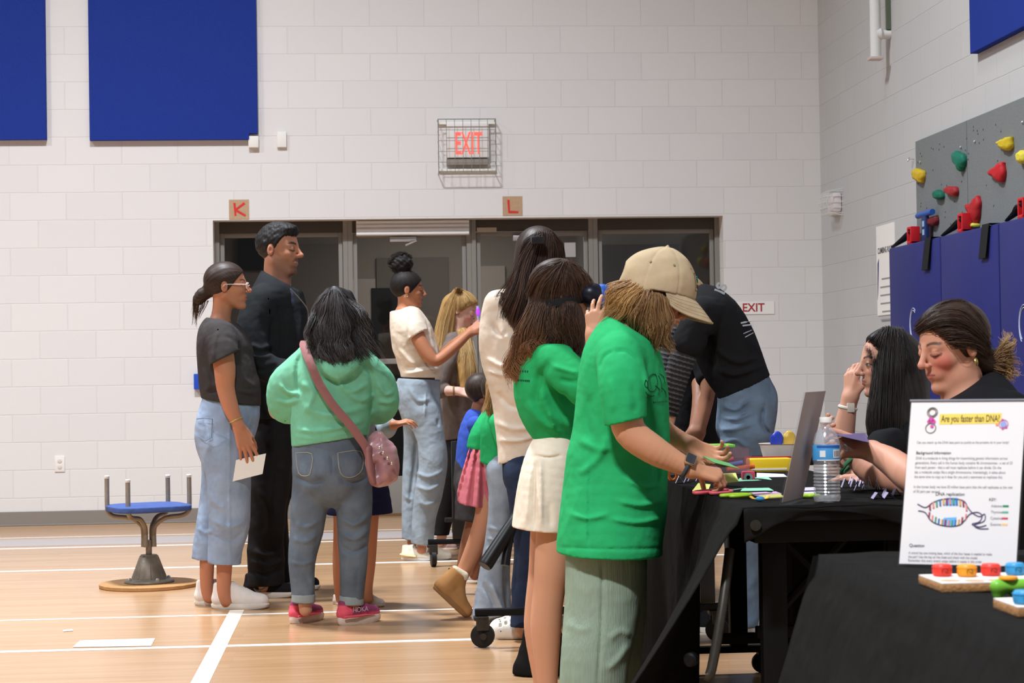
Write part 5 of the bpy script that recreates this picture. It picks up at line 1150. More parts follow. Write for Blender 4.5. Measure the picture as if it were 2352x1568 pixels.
g = Grp(); g.u(H.cap(.04, .06, -.42)); g.us(chain(d, [(1236, 570, .0, 52, .9), (1220, 640, -.08, 46, .7), (1200, 700, -.13, 40, .5), (1190, 735, -.15, 20, .4)], 4), .03)
gl = [on(g, d, p_, .003, 3, -.08) for p_ in (((1226, 548), (1196, 590), (1176, 640), (1148, 680), (1140, 720)), ((1232, 542), (1200, 600), (1184, 660), (1162, 710), (1150, 770)), ((1238, 538), (1208, 610), (1196, 680), (1178, 740), (1166, 800)), ((1246, 536), (1222, 620), (1212, 690), (1198, 750), (1190, 790)), ((1254, 536), (1240, 620), (1232, 690), (1222, 740), (1215, 770)), ((1264, 540), (1262, 620), (1256, 680), (1248, 720), (1244, 750)), ((1262, 536), (1276, 570), (1280, 620), (1274, 670), (1266, 710)), ((1264, 534), (1286, 556), (1294, 600), (1292, 650), (1286, 690)))]
gl6 = [on(g, d, p_, .002, 3, -.05) for p_ in (((1232, 546), (1212, 556), (1202, 572), (1196, 590)), ((1240, 540), (1222, 546), (1206, 560), (1196, 580)), ((1246, 536), (1240, 552), (1232, 572), (1226, 600)), ((1252, 534), (1256, 556), (1256, 580), (1254, 606)), ((1258, 534), (1274, 550), (1284, 576), (1288, 610)))]
cf, df = streaks(H, (-.1, 0, 1), 60, 12, .3, (38, 27, 22), (86, 60, 46), .005); g.disp(df)
organic('hair', g, .0055, M_HAIR, root, cf, join(locks(gl, 330, .0045, .0015, 13, .009, .004, 5, ((34, 24, 20), (96, 66, 50)), npt=18), locks(gl6, 170, .0036, .0024, 72, .005, .0, 1, ((34, 24, 20), (86, 60, 46)))))
build('hair_clip', MB().box(W(1232, 548, d-.16)-.022, W(1232, 548, d-.16)+np.array([.03, .02, .008]), .004), mat('dark_clip', (40, 38, 44), .3), root)
M_BLOUSE = cloth('cream_satin', (218, 202, 184), .6, noise=.05, nscale=7, bump=.3, bscale=30, spec=.14)
g = Grp(); g.us(chain(d, [(1212, 668, 0, 50, 1.1), (1206, 700, 0, 76, .95), (1196, 760, 0, 84, .95), (1196, 840, 0, 82, 1), (1204, 910, 0, 74, 1), (1206, 980, 0, 68, 1.05), (1208, 1030, 0, 66, 1.05), (1210, 1080, 0, 66, 1.05)], 4), .02)
g.us(chain(d, [(1146, 700, -.04, 34), (1136, 745, -.03, 33), (1134, 800, -.02, 32), (1150, 850, .03, 29), (1200, 866, .14, 24)], 4), .03)
g.disp(folds([([(1115, 820), (1150, 840), (1190, 830)], 6, .010), ([(1118, 850), (1160, 862), (1200, 850)], 5, .010), ([(1140, 970), (1180, 985), (1230, 980)], 6, .009), ([(1145, 1010), (1190, 1012), (1232, 1000)], 5, .009), ([(1150, 760), (1175, 790), (1180, 850)], 7, .009), ([(1130, 740), (1150, 770), (1165, 760)], 5, -.008), ([(1142, 900), (1170, 930), (1200, 935)], 6, -.009)])); g.disp(wrinkle(46, .007, 4)); g.clip(*plane(d, (1160, 664), (1262, 652), flip=-1), .01); g.hem(*plane(d, (1146, 1066), (1240, 1034)), .013, .05)
bl = organic('blouse', g, .006, M_BLOUSE, root); mb = MB()
for pl in (((1152, 672), (1164, 705), (1190, 748)), ((1190, 668), (1178, 705), (1160, 728)), ((1172, 668), (1185, 700), (1200, 735))): mb.tube(on(g, d, pl, .002, 4), .006, 6, flat=.5)
build('back_strap', mb, mat('dark_green_strap', (38, 46, 44), .7), root)
M_NAVYJ = cloth('navy_denim', (42, 50, 70), noise=.15, nscale=18, bump=.3)
g = Grp(); g.us(chain(d, [(1212, 1030, 0, 60, 1.05), (1216, 1090, 0, 60, 1.1)], 2), .02); g.us(chain(d, [(1206, 1090, -.08, 48), (1210, 1160, -.08, 40), (1212, 1240, -.07, 32), (1208, 1340, -.06, 32), (1206, 1450, -.06, 36)], 4), .03); g.us(chain(d, [(1236, 1090, .1, 48), (1238, 1240, .1, 32), (1240, 1440, .1, 34)], 4), .03)
g.disp(wrinkle(47, .006, 4)); g.hem(*plane(d, (1160, 1434), (1280, 1432)), .013, .06); j = organic('jeans', g, .006, M_NAVYJ, root)
mb = MB(); rg = random.Random(3)
for i in range(46):
    a = 2*math.pi*i/46; c = W(1206+33*math.cos(a), 1430, d-.06+.055*math.sin(a)); e = W(1206+34*math.cos(a)+rg.uniform(-2, 2), 1441+rg.uniform(-2, 5), d-.06+.058*math.sin(a)); mb.tube([c, e], [.0022, .0012], 4)
build('frayed_hem', mb, mat('fray_white', (206, 206, 212), .9), j)
M_CLOG = mat('white_foam', (230, 224, 212), .6)
for k, (a, b) in enumerate((((1262, 1462), (1122, 1467)), ((1290, 1440), (1215, 1448)))):
    pa, pb = onZ(*a, 0), onZ(*b, 0); g = Grp(); L = np.linalg.norm(pb-pa); x = (pb-pa)/L; y = np.cross([0, 0, 1.], x)
    if k: continue
    g.u(Seg(pa+x*.16*L+[0, 0, .035], pa+x*.5*L+[0, 0, .04], .045, .052, 1, 1, y)); g.u(Seg(pa+x*.5*L+[0, 0, .04], pa+x*.80*L+[0, 0, .036], .052, .048), .05)
    hole = Grp()
    for u in (.55, .64, .73, .82):
        for v in (-.034, .034, -.012, .012): hole.u(Seg(pa+x*u*L+y*v+[0, 0, .03], pa+x*u*L+y*v*1.5+[0, 0, .13], .0058, .0058))
        hole.u(Seg(pa+x*u*L+y*-.03+[0, 0, .035], pa+x*u*L+y*-.07+[0, 0, .036], .007, .007))
    g.sub(hole, .002); g.clip(pa+[0, 0, .001], (0, 0, -1)); organic('clog', g, .0038, M_CLOG, root)
# --- girl with viewer goggles, green tee, white skirt
M_GREEN = cloth('green_tee', (44, 170, 102), noise=.05, bump=.2); M_GREEN2 = cloth('green_tee_washed', (41, 164, 96), noise=.07, nscale=18, bump=.22)
d = 6.36; root = person(1262, 1600, d, 'girl in green tee and white pleated skirt holding goggles to her eyes')
SK = (206, 150, 118); H = mkhead(1292, 674, d, 146, yaw=8, pitch=2, skin=SK)
g = Grp(); g.u(Fn(H.f, H.lo, H.hi)); g.us(chain(d, [(1268, 815, 0, 42), (1275, 775, 0, 36), (1280, 735, 0, 36)]), .02); g.us(chain(d, [(1264, 820, 0, 55, 1.4), (1268, 900, 0, 58, 1.2), (1284, 1020, 0, 38, 1.1)]), .03)
g.us(chain(d, [(1290, 835, -.15, 30), (1330, 880, -.19, 29), (1362, 890, -.22, 27), (1366, 830, -.23, 25), (1364, 770, -.235, 17)], 4), .02); g.us(chain(d, [(1290, 835, .15, 30), (1340, 880, .2, 27), (1372, 830, .16, 22), (1384, 770, .08, 16)], 4), .02)
for c in ([(1272, 1130, -.055, 40), (1275, 1216, -.07, 44), (1268, 1300, -.08, 41), (1262, 1350, -.08, 37), (1256, 1400, -.08, 36), (1254, 1450, -.08, 35), (1256, 1540, -.08, 26), (1258, 1585, -.08, 22)], [(1262, 1130, .07, 38), (1254, 1216, .09, 36), (1250, 1310, .09, 36), (1242, 1400, .1, 37), (1240, 1455, .1, 35), (1246, 1560, .1, 22), (1248, 1590, .1, 20)]): g.us(chain(d, c, 4), .02)
hw = W(1363, 772, d-.235); g.u(hand(hw, .05*RT+UP+.1*DEP, -DEP-.25*RT, L=.152, curl=((30, 45, 30), (14, 22, 12), (22, 26, 16), (48, 50, 40)), side=-1, thumb=(62, 8, 8), spread=12), .02)
hw = W(1384, 770, d+.08); g.u(hand(hw, UP, DEP, L=.15, curl=(35, 38, 40, 44), side=1, thumb=(40, 10, 10)), .02); body(root, g, .0040, [H], SK)
g = Grp(); g.u(H.cap(.055, .10, -.5)); g.us(chain(d, [(1262, 700, 0, 48, 1.0), (1246, 760, -.02, 54, 1), (1250, 800, -.04, 52, .9)], 4), .03); g.us(chain(d, [(1300, 740, -.02, 36, 1.6), (1310, 790, 0, 24, 1.6), (1318, 812, 0, 14, 1.4)], 3), .03); g.us(chain(d, [(1314, 716, -.085, 24, .6), (1320, 750, -.085, 26, .6), (1322, 795, -.08, 20, .6)], 3), .03)
cf, df = streaks(H, (-.25, 0, 1), 64, 14, .28, (48, 33, 26), (100, 72, 54), .005); g.disp(df)
gl = [on(g, d, p_, .003, 3, -.05) for p_ in (((1222, 700), (1200, 740), (1180, 790), (1166, 845), (1172, 876)), ((1230, 705), (1208, 750), (1192, 800), (1180, 845), (1186, 878)), ((1238, 706), (1220, 760), (1206, 800), (1196, 836), (1204, 862)), ((1250, 706), (1236, 760), (1226, 790), (1220, 812), (1222, 838)), ((1262, 706), (1256, 760), (1250, 785), (1244, 796), (1240, 810)))]
gl2 = [on(g, d, p_, .003, 3, -.10) for p_ in (((1262, 706), (1258, 740), (1262, 780), (1266, 800)), ((1280, 716), (1282, 750), (1288, 785), (1294, 808)), ((1300, 722), (1306, 760), (1312, 795), (1318, 824)), ((1318, 730), (1324, 760), (1328, 800), (1336, 832)))]
gl4 = [on(g, d, p_, .002, 3, -.12) for p_ in (((1300, 706), (1296, 740), (1300, 780), (1304, 806)), ((1310, 704), (1310, 740), (1314, 780), (1320, 812)), ((1322, 708), (1326, 745), (1330, 785), (1334, 818)))]
gl3 = [on(g, d, p_, .0015, 3, -.05) for p_ in (((1288, 606), (1244, 616), (1222, 640), (1213, 676)), ((1292, 604), (1254, 618), (1227, 646), (1214, 684)), ((1296, 604), (1262, 622), (1232, 650), (1218, 690)), ((1297, 603), (1276, 630), (1256, 660), (1250, 694)), ((1299, 603), (1296, 640), (1292, 670), (1290, 694)), ((1301, 603), (1320, 630), (1332, 660), (1336, 690)), ((1303, 604), (1338, 624), (1360, 650), (1370, 680)))]
organic('hair', g, .0044, M_HAIR, root, cf, join(locks(gl, 330, .0042, .0018, 15, .008, .017, 14, ((56, 38, 30), (118, 84, 60)), tip=(166, 112, 72), npt=18), locks(gl2, 170, .004, .0015, 16, .008, .012, 12, ((46, 32, 26), (98, 70, 52)), npt=16), locks(gl3, 340, .0030, .0022, 17, .004, .0, 1, ((44, 30, 24), (110, 80, 62))), locks(gl4, 120, .0032, .0016, 71, .005, .006, 9, ((44, 31, 25), (92, 66, 50)))))
g = Grp(); g.us(chain(d, [(1270, 786, 0, 44, 1.3), (1266, 806, 0, 64, 1.35), (1262, 850, 0, 80, 1.15), (1264, 900, 0, 82, 1.1), (1276, 950, 0, 76, 1.1), (1284, 985, 0, 58, 1.15), (1284, 1010, 0, 52, 1.15)], 4), .02)
s_ = Grp(); s_.us(chain(d, [(1272, 824, -.12, 42), (1300, 856, -.17, 46), (1330, 884, -.2, 46), (1350, 896, -.21, 44)], 4)); s_.clip(*plane(d, (1316, 930), (1372, 850), w=-.2, flip=1)) if False else None; g.u(s_, .03)
g.us(chain(d, [(1280, 826, .12, 42), (1330, 880, .18, 40)]), .03)
g.disp(folds([([(1262, 830), (1240, 870), (1232, 930)], 9, -.008), ([(1240, 890), (1262, 945), (1310, 985)], 10, .010), ([(1212, 920), (1240, 965), (1290, 995)], 9, .009), ([(1290, 900), (1310, 930), (1330, 945)], 9, -.008), ([(1270, 840), (1300, 850), (1330, 858)], 6, .009), ([(1285, 870), (1310, 876), (1335, 874)], 6, -.009), ([(1260, 945), (1275, 985)], 5, .010), ([(1300, 950), (1310, 985)], 5, .010), ([(1320, 940), (1326, 980)], 5, .009)])); g.disp(wrinkle(51, .006, 3.6))
g.clip(*plane(d, (1216, 788), (1330, 792), flip=-1), .02); sh = organic('tee_shirt', g, .0050, M_GREEN2, root)
for y in (852, 873):
    mb = MB()
    for i in range(5 if y < 860 else 7):
        c = surf(g, 1191+i*(5.2 if y < 860 else 4.0), y+1.2*i*.2, d, .001); mb.box(c-[.0024, .001, .0028], c+[.0024, .001, .0028])
    build('print', mb, mat('dark_green_ink', (22, 66, 44), .8), sh)
M_CRSK = cloth('ivory_twill', (236, 222, 202)); g = Grp(); g.us(chain(d, [(1280, 985, 0, 46, 1.25), (1276, 1020, 0, 52, 1.4), (1266, 1075, 0, 66, 1.45), (1258, 1140, 0, 72, 1.5), (1252, 1215, 0, 76, 1.5), (1250, 1270, 0, 78, 1.5)], 4), .02)
g.disp(folds([([(1232, 1055), (1228, 1130), (1226, 1215)], 4, -.006), ([(1219, 1070), (1214, 1140), (1208, 1210)], 5, .005), ([(1241, 1055), (1242, 1130), (1242, 1214)], 6, .007), ([(1226, 1046), (1262, 1050), (1290, 1046)], 2.5, -.006), ([(1262, 1150), (1264, 1214)], 7, -.004)])); g.disp(wrinkle(52, .003, 3))
g.clip(*plane(d, (1234, 986), (1330, 992), flip=-1)); g.hem(*plane(d, (1183, 1209), (1300, 1217)), .013, .04); organic('skirt', g, .0046, M_CRSK, root)
for a, b in (((1236, 1632), (1316, 1634)), ((1214, 1614), (1290, 1618))): shoe(root, onZ(*a, 0), onZ(*b, 0), M_SHOEW, M_SOLEW, .38, .36)
# viewer goggles on a strap
vg = thing('goggles', W(1345, 705, d-.05), 'blue viewer goggles on a black strap, held by the girl in the white skirt', 'goggles')
c = H.wld((.47, 0, .02)); mb = MB(); g = Grp(); g.u(Seg(H.wld((.40, -.22, -.01)), H.wld((.40, .22, -.01)), .036, .036)); g.u(Seg(H.wld((.50, -.2, -.02)), H.wld((.50, .2, -.02)), .034, .034), .02); organic('visor', g, .004, mat('goggle_black', (24, 26, 40), .35), vg)
g = Grp(); g.u(Seg(H.wld((.64, -.2, -.06)), H.wld((.64, .2, -.06)), .036, .036)); g.u(Seg(H.wld((.58, -.2, .02)), H.wld((.60, .2, .02)), .028, .028), .02); organic('front_case', g, .004, mat('bright_blue_plastic', (36, 88, 176)), vg)
pts = [H.wld((.40*math.cos(t)-.08*(1-abs(math.sin(t)))*0-.06, -.385*math.sin(t), .0-.10*0-.14+.10*math.cos(t)*.6)) for t in np.linspace(.35, 2.2, 16)]
G = np.array([[p-UP*.013, p+UP*.013] for p in [H.o+(p_-H.o)*1.03 for p_ in pts]]); build('strap', MB().sheet(G).sheet((G-np.array(FW)*0+(H.o-G)*.03)[:, ::-1]), mat('black_webbing', (28, 28, 30)), vg)

# --- child in the cap
d = 5.36; root = person(1395, 1764, d, 'child in a beige cap, long green tee and sage corduroys reaching over the black table')
SK = (204, 146, 112); H = mkhead(1502, 678, d, 178, yaw=12, pitch=25, skin=SK, eye='closed', brow=(120, 84, 56), blush=.7)
g = Grp(); g.u(Fn(H.f, H.lo, H.hi)); g.us(chain(d, [(1432, 800, 0, 54), (1448, 750, 0, 46), (1470, 710, 0, 46)]), .02); g.us(chain(d, [(1425, 810, 0, 70, 1.3), (1425, 950, 0, 78, 1.1), (1412, 1240, 0, 66, 1)]), .03)
g.us(chain(d, [(1432, 850, -.16, 40), (1436, 930, -.19, 39), (1447, 990, -.2, 37), (1500, 1032, -.21, 34), (1545, 1057, -.215, 27), (1584, 1076, -.22, 21)], 4), .02)
g.us(chain(d, [(1450, 850, .17, 38), (1480, 950, .2, 36), (1520, 990, .2, 30), (1560, 1010, .17, 22), (1584, 1022, .15, 19)], 4), .02)
for c in ([(1384, 1350, -.04, 34), (1370, 1500, -.07, 32), (1362, 1740, -.09, 24)], [(1422, 1350, .08, 34), (1412, 1500, .1, 30), (1400, 1730, .1, 24)]): g.us(chain(d, c), .02)
hw = W(1590, 1079, d-.22); g.u(hand(hw, W(1650, 1092, d-.22)-hw, UP*.9-.5*DEP+.15*RT, L=.150, curl=((48, 62, 30), (52, 62, 40), (50, 62, 45), (46, 60, 45)), side=1, thumb=(38, 62, 10), spread=4), .02)
hw = W(1584, 1022, d+.15); g.u(hand(hw, RT*1.0-.42*UP-.15*DEP, DEP*.75-.65*UP, L=.155, curl=((18, 18, 12), (30, 34, 22), (36, 40, 26), (42, 44, 28)), side=1, thumb=(26, -6, 10), spread=7), .02)
body(root, g, .0034, [H], SK)
g = Grp(); hc = Grp(); hc.u(H.cap(.035, .05, -.46)); g.u(hc); g.us(chain(d, [(1452, 690, -.0, 52, 1.1), (1470, 730, -.02, 46, 1.2), (1494, 762, -.02, 34, 1.3)], 4), .03); g.us(chain(d, [(1422, 674, 0, 24, 1.6), (1428, 700, 0, 18, 1.6)], 2), .03); g.us(chain(d, [(1505, 700, -.085, 30, .8), (1512, 750, -.085, 30, .8), (1520, 778, -.08, 18, .8)], 3), .02)
g.clip(W(1450, 655, d), UP*.97+RT*.24, .01); cf, df = streaks(H, (.2, 0, 1), 60, 18, .35, (92, 66, 42), (186, 148, 98), .008); g.disp(df)
gl = [on(g, d, p_, .003, 3, -.06) for p_ in (((1442, 650), (1418, 652), (1402, 664), (1394, 690)), ((1452, 654), (1424, 670), (1404, 692), (1402, 716)), ((1470, 660), (1440, 682), (1416, 704), (1410, 730)), ((1480, 664), (1456, 695), (1436, 722), (1430, 746)))]
gl2 = [on(g, d, p_, .003, 3, -.10) for p_ in (((1482, 668), (1462, 702), (1446, 735), (1436, 756)), ((1490, 678), (1480, 715), (1468, 750), (1466, 780)), ((1500, 684), (1496, 730), (1494, 765), (1502, 796)), ((1510, 682), (1514, 730), (1514, 770), (1520, 800)), ((1520, 686), (1528, 730), (1528, 770), (1538, 802)), ((1526, 690), (1538, 730), (1534, 765), (1536, 790)))]
organic('hair', g, .0040, M_HAIR, root, cf, join(locks(gl, 240, .0042, .0016, 19, .010, .016, 9, ((138, 98, 58), (226, 184, 124)), npt=16), locks(gl2, 330, .0042, .0016, 20, .008, .011, 9, ((96, 68, 44), (182, 142, 96)), npt=16)))  # left locks coloured paler to paint the light falling on them
# baseball cap
M_CAP = cloth('beige_cotton', (190, 168, 136), noise=.05, nscale=30, bump=.2)
CR = np.stack([RT*math.cos(.21)-UP*math.sin(.21), DEP, RT*math.sin(.21)+UP*math.cos(.21)], 1)   # cap axes: forward, across, up
co = W(1513, 661, d)
def cp(x, y, z): return co+CR@np.array([x, y, z])
g = Grp()
def cap_f(P):
    p = (P-co)@CR; q = p.copy(); q[..., 2] = np.where(p[..., 2] > 0, p[..., 2]*1.0, p[..., 2]*.4)
    q[..., 0] = np.where(q[..., 0] < 0, q[..., 0]*.92, q[..., 0]); return ell(q, (0, 0, 0), (.106, .094, .114))
dome = Grp(); dome.u(Fn(cap_f, co-.16, co+.16)); dome.it.append(('c', .003, lambda P: -((P-co)@CR)[..., 2]-.012-.25*np.maximum(-((P-co)@CR)[..., 0]-.02, 0))); 
def seams(P):
    p = (P-co)@CR; th = np.arctan2(p[..., 1], p[..., 0]); r = np.hypot(p[..., 0], p[..., 1]); s = 0
    for k in range(6): s = s+np.exp(-((np.angle(np.exp(1j*(th-k*math.pi/3)))*r/.0035)**2))
    return .0016*s
dome.disp(seams); nzc = vnoise(61, 9, 7); dome.disp(lambda P: .003*nzc(P)); 
g.u(dome); g.u(Seg(cp(0, 0, .113), cp(0, 0, .117), .008, .005))
back = Grp(); back.u(Seg(cp(-.098, -.03, .045), cp(-.098, .03, .045), .014, .014)); g.sub(Fn(lambda P: ell((P-co)@CR, (-.125, 0, .02), (.035, .038, .036)), co-.2, co+.2), .004)
capo = organic('cap', g, .0034, M_CAP, root)
def brim_pt(u, v, zo=0):  # u across -1..1, v out 0..1
    th = u*1.42; L = .082*math.sqrt(max(0, 1-(u*.97)**2)); dr = .70+.25*u*u
    return cp(.103*math.cos(th)+L*v*math.cos(dr), .090*math.sin(th)*(1-.04*v), -.010-L*v*math.sin(dr)-.010*u*u*v-.010*v*(1-v)*0+.006*v*(1-v)+zo)
G = np.array([[brim_pt(u, v) for v in np.linspace(0, 1, 10)] for u in np.linspace(-1, 1, 25)]); G2 = np.array([[brim_pt(u, v, -.004) for v in np.linspace(0, 1, 10)] for u in np.linspace(-1, 1, 25)])
mb = MB().sheet(G).sheet(G2[:, ::-1]); mb.tube([brim_pt(u, 1.0, -.002) for u in np.linspace(-1, 1, 30)], .0028, 6); build('brim', mb, M_CAP, capo)
mb = MB()
for v in (.3, .5, .7, .86): mb.tube([brim_pt(u, v, .0002) for u in np.linspace(-.96, .96, 30)], .00035, 4)
build('brim_stitching', mb, mat('tan_thread', (150, 126, 96), .9), capo)
def cap_surf(th, z, off=.002):
    lo_, hi_ = .02, .2
    for _ in range(30):
        m = (lo_+hi_)/2; v = cap_f((co+CR@np.array([m*math.cos(th), m*math.sin(th), z]))[None])[0]
        if v < 0: lo_ = m
        else: hi_ = m
    r = hi_+off; return cp(r*math.cos(th), r*math.sin(th), z)
mb = MB()
for th, z in ((-1.25, .066), (-2.1, .062), (-.5, .068)): mb.lathe([(.0035, 0), (.0035, .001), (.0015, .0015)], cap_surf(th, z, .0), _n(cap_surf(th, z)-co), 10)
build('eyelet', mb, mat('tan_thread', (150, 126, 96)), capo)
mb = MB(); fr = [cap_surf(t_, z_, .0015) for t_, z_ in [(-.40, .012), (-.40, .034), (-.40, .058), (-.2, .059), (.0, .059), (.2, .059), (.40, .058), (.40, .034), (.40, .012), (.2, .011), (0, .011), (-.2, .011), (-.40, .012)]]; mb.tube(fr, .0009, 5)
for t_ in np.linspace(-.3, .3, 7): mb.tube([cap_surf(t_, .020, .0015), cap_surf(t_+.02, .030, .0015)], .0012, 4)
build('emblem_frame', mb, mat('dark_brown_thread', (84, 62, 52), .9), capo)
mb = MB(); mb.tube([cap_surf(-.12, .034, .0015), cap_surf(-.14, .046, .0015)], .0014, 5); 
for a in np.linspace(0, 6.28, 9): mb.tube([cap_surf(-.14, .046, .002), cap_surf(-.14+.09*math.cos(a), .046+.007*math.sin(a), .002)], .0018, 5)
build('emblem_tree', mb, mat('teal_thread', (40, 130, 122), .9), capo)
# long tee
g = Grp(); g.us(chain(d, [(1446, 752, 0, 50, 1.2), (1436, 775, 0, 68, 1.4), (1430, 815, 0, 86, 1.4), (1428, 860, 0, 98, 1.25), (1428, 920, 0, 106, 1.1), (1426, 1000, 0, 112, 1), (1416, 1080, 0, 117, .95), (1408, 1170, 0, 122, 1.1), (1402, 1240, 0, 121, 1.25), (1400, 1310, 0, 122, 1.25)], 4), .02)
s_ = Grp(); s_.us(chain(d, [(1424, 820, -.13, 52), (1428, 870, -.18, 54), (1434, 930, -.2, 50), (1440, 990, -.2, 48)], 4)); s_.disp(folds([([(1400, 870), (1410, 910), (1405, 950)], 8, .003), ([(1450, 880), (1460, 920), (1455, 950)], 9, -.003)])); s_.hem(*plane(d, (1398, 974), (1476, 958), w=-.2), .010, .05); g.u(s_, .02)
g.us(chain(d, [(1452, 820, .14, 48), (1480, 920, .2, 44)]), .03)
g.disp(folds([([(1410, 806), (1388, 820), (1378, 850)], 5, -.004), ([(1412, 808), (1440, 806), (1472, 830)], 5, -.004), ([(1480, 850), (1500, 930), (1510, 1000)], 7, .008), ([(1360, 900), (1350, 960), (1360, 1010)], 10, -.006), ([(1330, 1010), (1370, 1030), (1410, 1030)], 9, .006), ([(1395, 1000), (1375, 1050), (1330, 1090)], 9, .007), ([(1500, 1010), (1510, 1080), (1500, 1140)], 8, -.008), ([(1420, 1150), (1470, 1160), (1520, 1150)], 7, .007), ([(1400, 1190), (1460, 1200), (1520, 1190)], 6, .006), ([(1310, 1180), (1350, 1190), (1400, 1180)], 6, .006), ([(1354, 1075), (1352, 1170), (1351, 1262)], 2, -.004), ([(1282, 1256), (1400, 1261), (1520, 1259)], 3, -.0025), ([(1440, 1100), (1480, 1120), (1515, 1110)], 6, .006)])); g.disp(wrinkle(62, .006, 3.5))
g.clip(*plane(d, (1400, 728), (1500, 790), flip=-1), .01); g.hem(*plane(d, (1280, 1268), (1520, 1274)), .014, .05); sh = organic('long_tee', g, .0042, M_GREEN, root)
mb = MB()
for pl in (((1487, 878), (1494, 862), (1506, 860), (1510, 880), (1502, 898), (1490, 896), (1487, 878)), ((1483, 872), (1488, 880), (1486, 890), (1481, 884), (1483, 872)), ((1488, 905), (1496, 910), (1503, 908)), ((1512, 862), (1518, 875), (1520, 900)), ((1516, 858), (1524, 866), (1527, 880)), ((1505, 885), (1515, 895), (1512, 906)), ((1520, 890), (1528, 900), (1530, 912)), ((1483, 900), (1488, 908), (1485, 914))): mb.tube(on(g, d, pl, .0008, 3), .0013, 4)
for i in range(9): c = surf(g, 1502+i*3.6, 924-i*.3, d, .0008); mb.box(c-[.0013, .001, .0022], c+[.0013, .001, .0022])
build('chest_print', mb, mat('dark_green_ink', (22, 66, 44), .8), sh)
M_SAGE = cloth('sage_corduroy', (144, 160, 140), noise=.07, nscale=330, bump=.5, bscale=330, stretch=(1, 1, .008), crease=.35)
g = Grp(); g.us(chain(d, [(1392, 1230, 0, 94, 1.15), (1392, 1300, -.0, 92, 1.15), (1390, 1340, 0, 90, 1.2)], 2), .02); g.us(chain(d, [(1392, 1300, -.04, 89, .85), (1387, 1360, -.05, 88, .85), (1380, 1425, -.06, 86, .85), (1366, 1522, -.09, 79, .85), (1360, 1640, -.09, 78, .85), (1358, 1740, -.09, 78, .85)], 4), .02); g.us(chain(d, [(1424, 1330, .1, 62), (1426, 1420, .12, 56), (1416, 1520, .12, 56), (1404, 1640, .12, 58), (1398, 1740, .1, 60)], 4), .02)
g.disp(folds([([(1384, 1290), (1382, 1430), (1372, 1580)], 4, -.004), ([(1400, 1470), (1425, 1450), (1450, 1460)], 9, .004), ([(1395, 1540), (1425, 1510), (1445, 1480)], 9, .005), ([(1300, 1430), (1330, 1445), (1360, 1440)], 10, .003)])); g.clip(*plane(d, (1280, 1240), (1520, 1246), flip=-1)); g.hem(*plane(d, (1270, 1735), (1500, 1737)), .012, .05); organic('corduroys', g, .0040, M_SAGE, root)
for a, b in (((1330, 1752), (1424, 1766)), ((1380, 1728), (1470, 1738))): shoe(root, onZ(*a, 0), onZ(*b, 0), M_SHOEW, M_SOLEW, .38, .38)
# watch
wt = ring_band(W(1577, 1070, d-.22), W(1600, 1081, d-.22)-W(1545, 1057, d-.22), .0285, .006, mat('slate_rubber', (62, 68, 78), .6), 'watch', root)
ax = _n(W(1600, 1081, d-.22)-W(1545, 1057, d-.22)); nn = _n(-DEP*.75+UP*.7); nn = _n(nn-ax*(nn@ax)); bb_ = np.cross(ax, nn); Rm = np.stack([ax, bb_, nn], 1); c = W(1577, 1070, d-.22)+nn*.031
build('case', MB().box(c-[.015, .0175, .006], c+[.015, .0175, .006], .005, Rm, c), mat('gold_steel', (190, 170, 140), .25, metal=.8), wt); c2 = c+nn*.0045; build('screen', MB().box(c2-[.0128, .0152, .0025], c2+[.0128, .0152, .0025], .002, Rm, c2), mat('watch_glass', (58, 58, 64), .12, spec=.6), wt)
q = W(1618, 1046, d+.07), W(1640, 1050, d+.03), W(1699, 1073, d+.02), W(1670, 1080, d+.10)
q = [W(1612, 1046, d+.10), W(1640, 1062, d+.02), W(1699, 1076, d+.02), W(1672, 1062, d+.10)]
G = np.array([[q[0], q[3]], [q[1], q[2]]]); tag(build('green_card', MB().sheet(G).sheet((G-UP*.0012)[::-1]), mat('green_card', (92, 160, 92), .7), base=True, smooth=False), 'green card held in the far hand of the child in the cap', 'card')
# --- person bending over the far table, striped sleeves
d = 8.1; root = person(1690, 1480, d, 'person in black tee over striped sleeves and jeans bending over the far table')
SK = (206, 150, 122); H = mkhead(1575, 702, d, 118, yaw=172, pitch=40, skin=SK, eye='closed')
g = Grp(); g.u(Fn(H.f, H.lo, H.hi)); g.us(chain(d, [(1622, 700, 0, 30), (1590, 690, 0, 27)]), .02); g.us(chain(d, [(1632, 712, 0, 32, 1.3), (1680, 820, 0, 44, 1.2), (1708, 930, 0, 44, 1.2)]), .03)
for w in (-.2, .2): g.us(chain(d, [(1612, 730, w*.9, 20), (1570, 800, w*1.05, 20), (1548, 900, w*.9, 18), (1536, 960, w*.7, 13)]), .02)
for w in (-.1, .1): g.us(chain(d, [(1712, 980, w, 40), (1706, 1200, w, 30), (1710, 1440, w, 18)]), .02)
for w in (-1, 1): hw = W(1536, 960, d+w*.14); g.u(hand(hw, -UP-.2*RT, RT*.5-DEP*w*.8, L=.17, curl=(20, 25, 28, 30), side=-w), .02)
body(root, g, .0058, [H], SK)
g = Grp(); g.u(H.cap(.05, .06, -.4)); cf, df = streaks(H, (-.3, 0, 1), 50, 21, .3, (150, 120, 84), (206, 178, 136), .005); g.disp(df); organic('hair', g, .006, M_HAIR, root, cf)
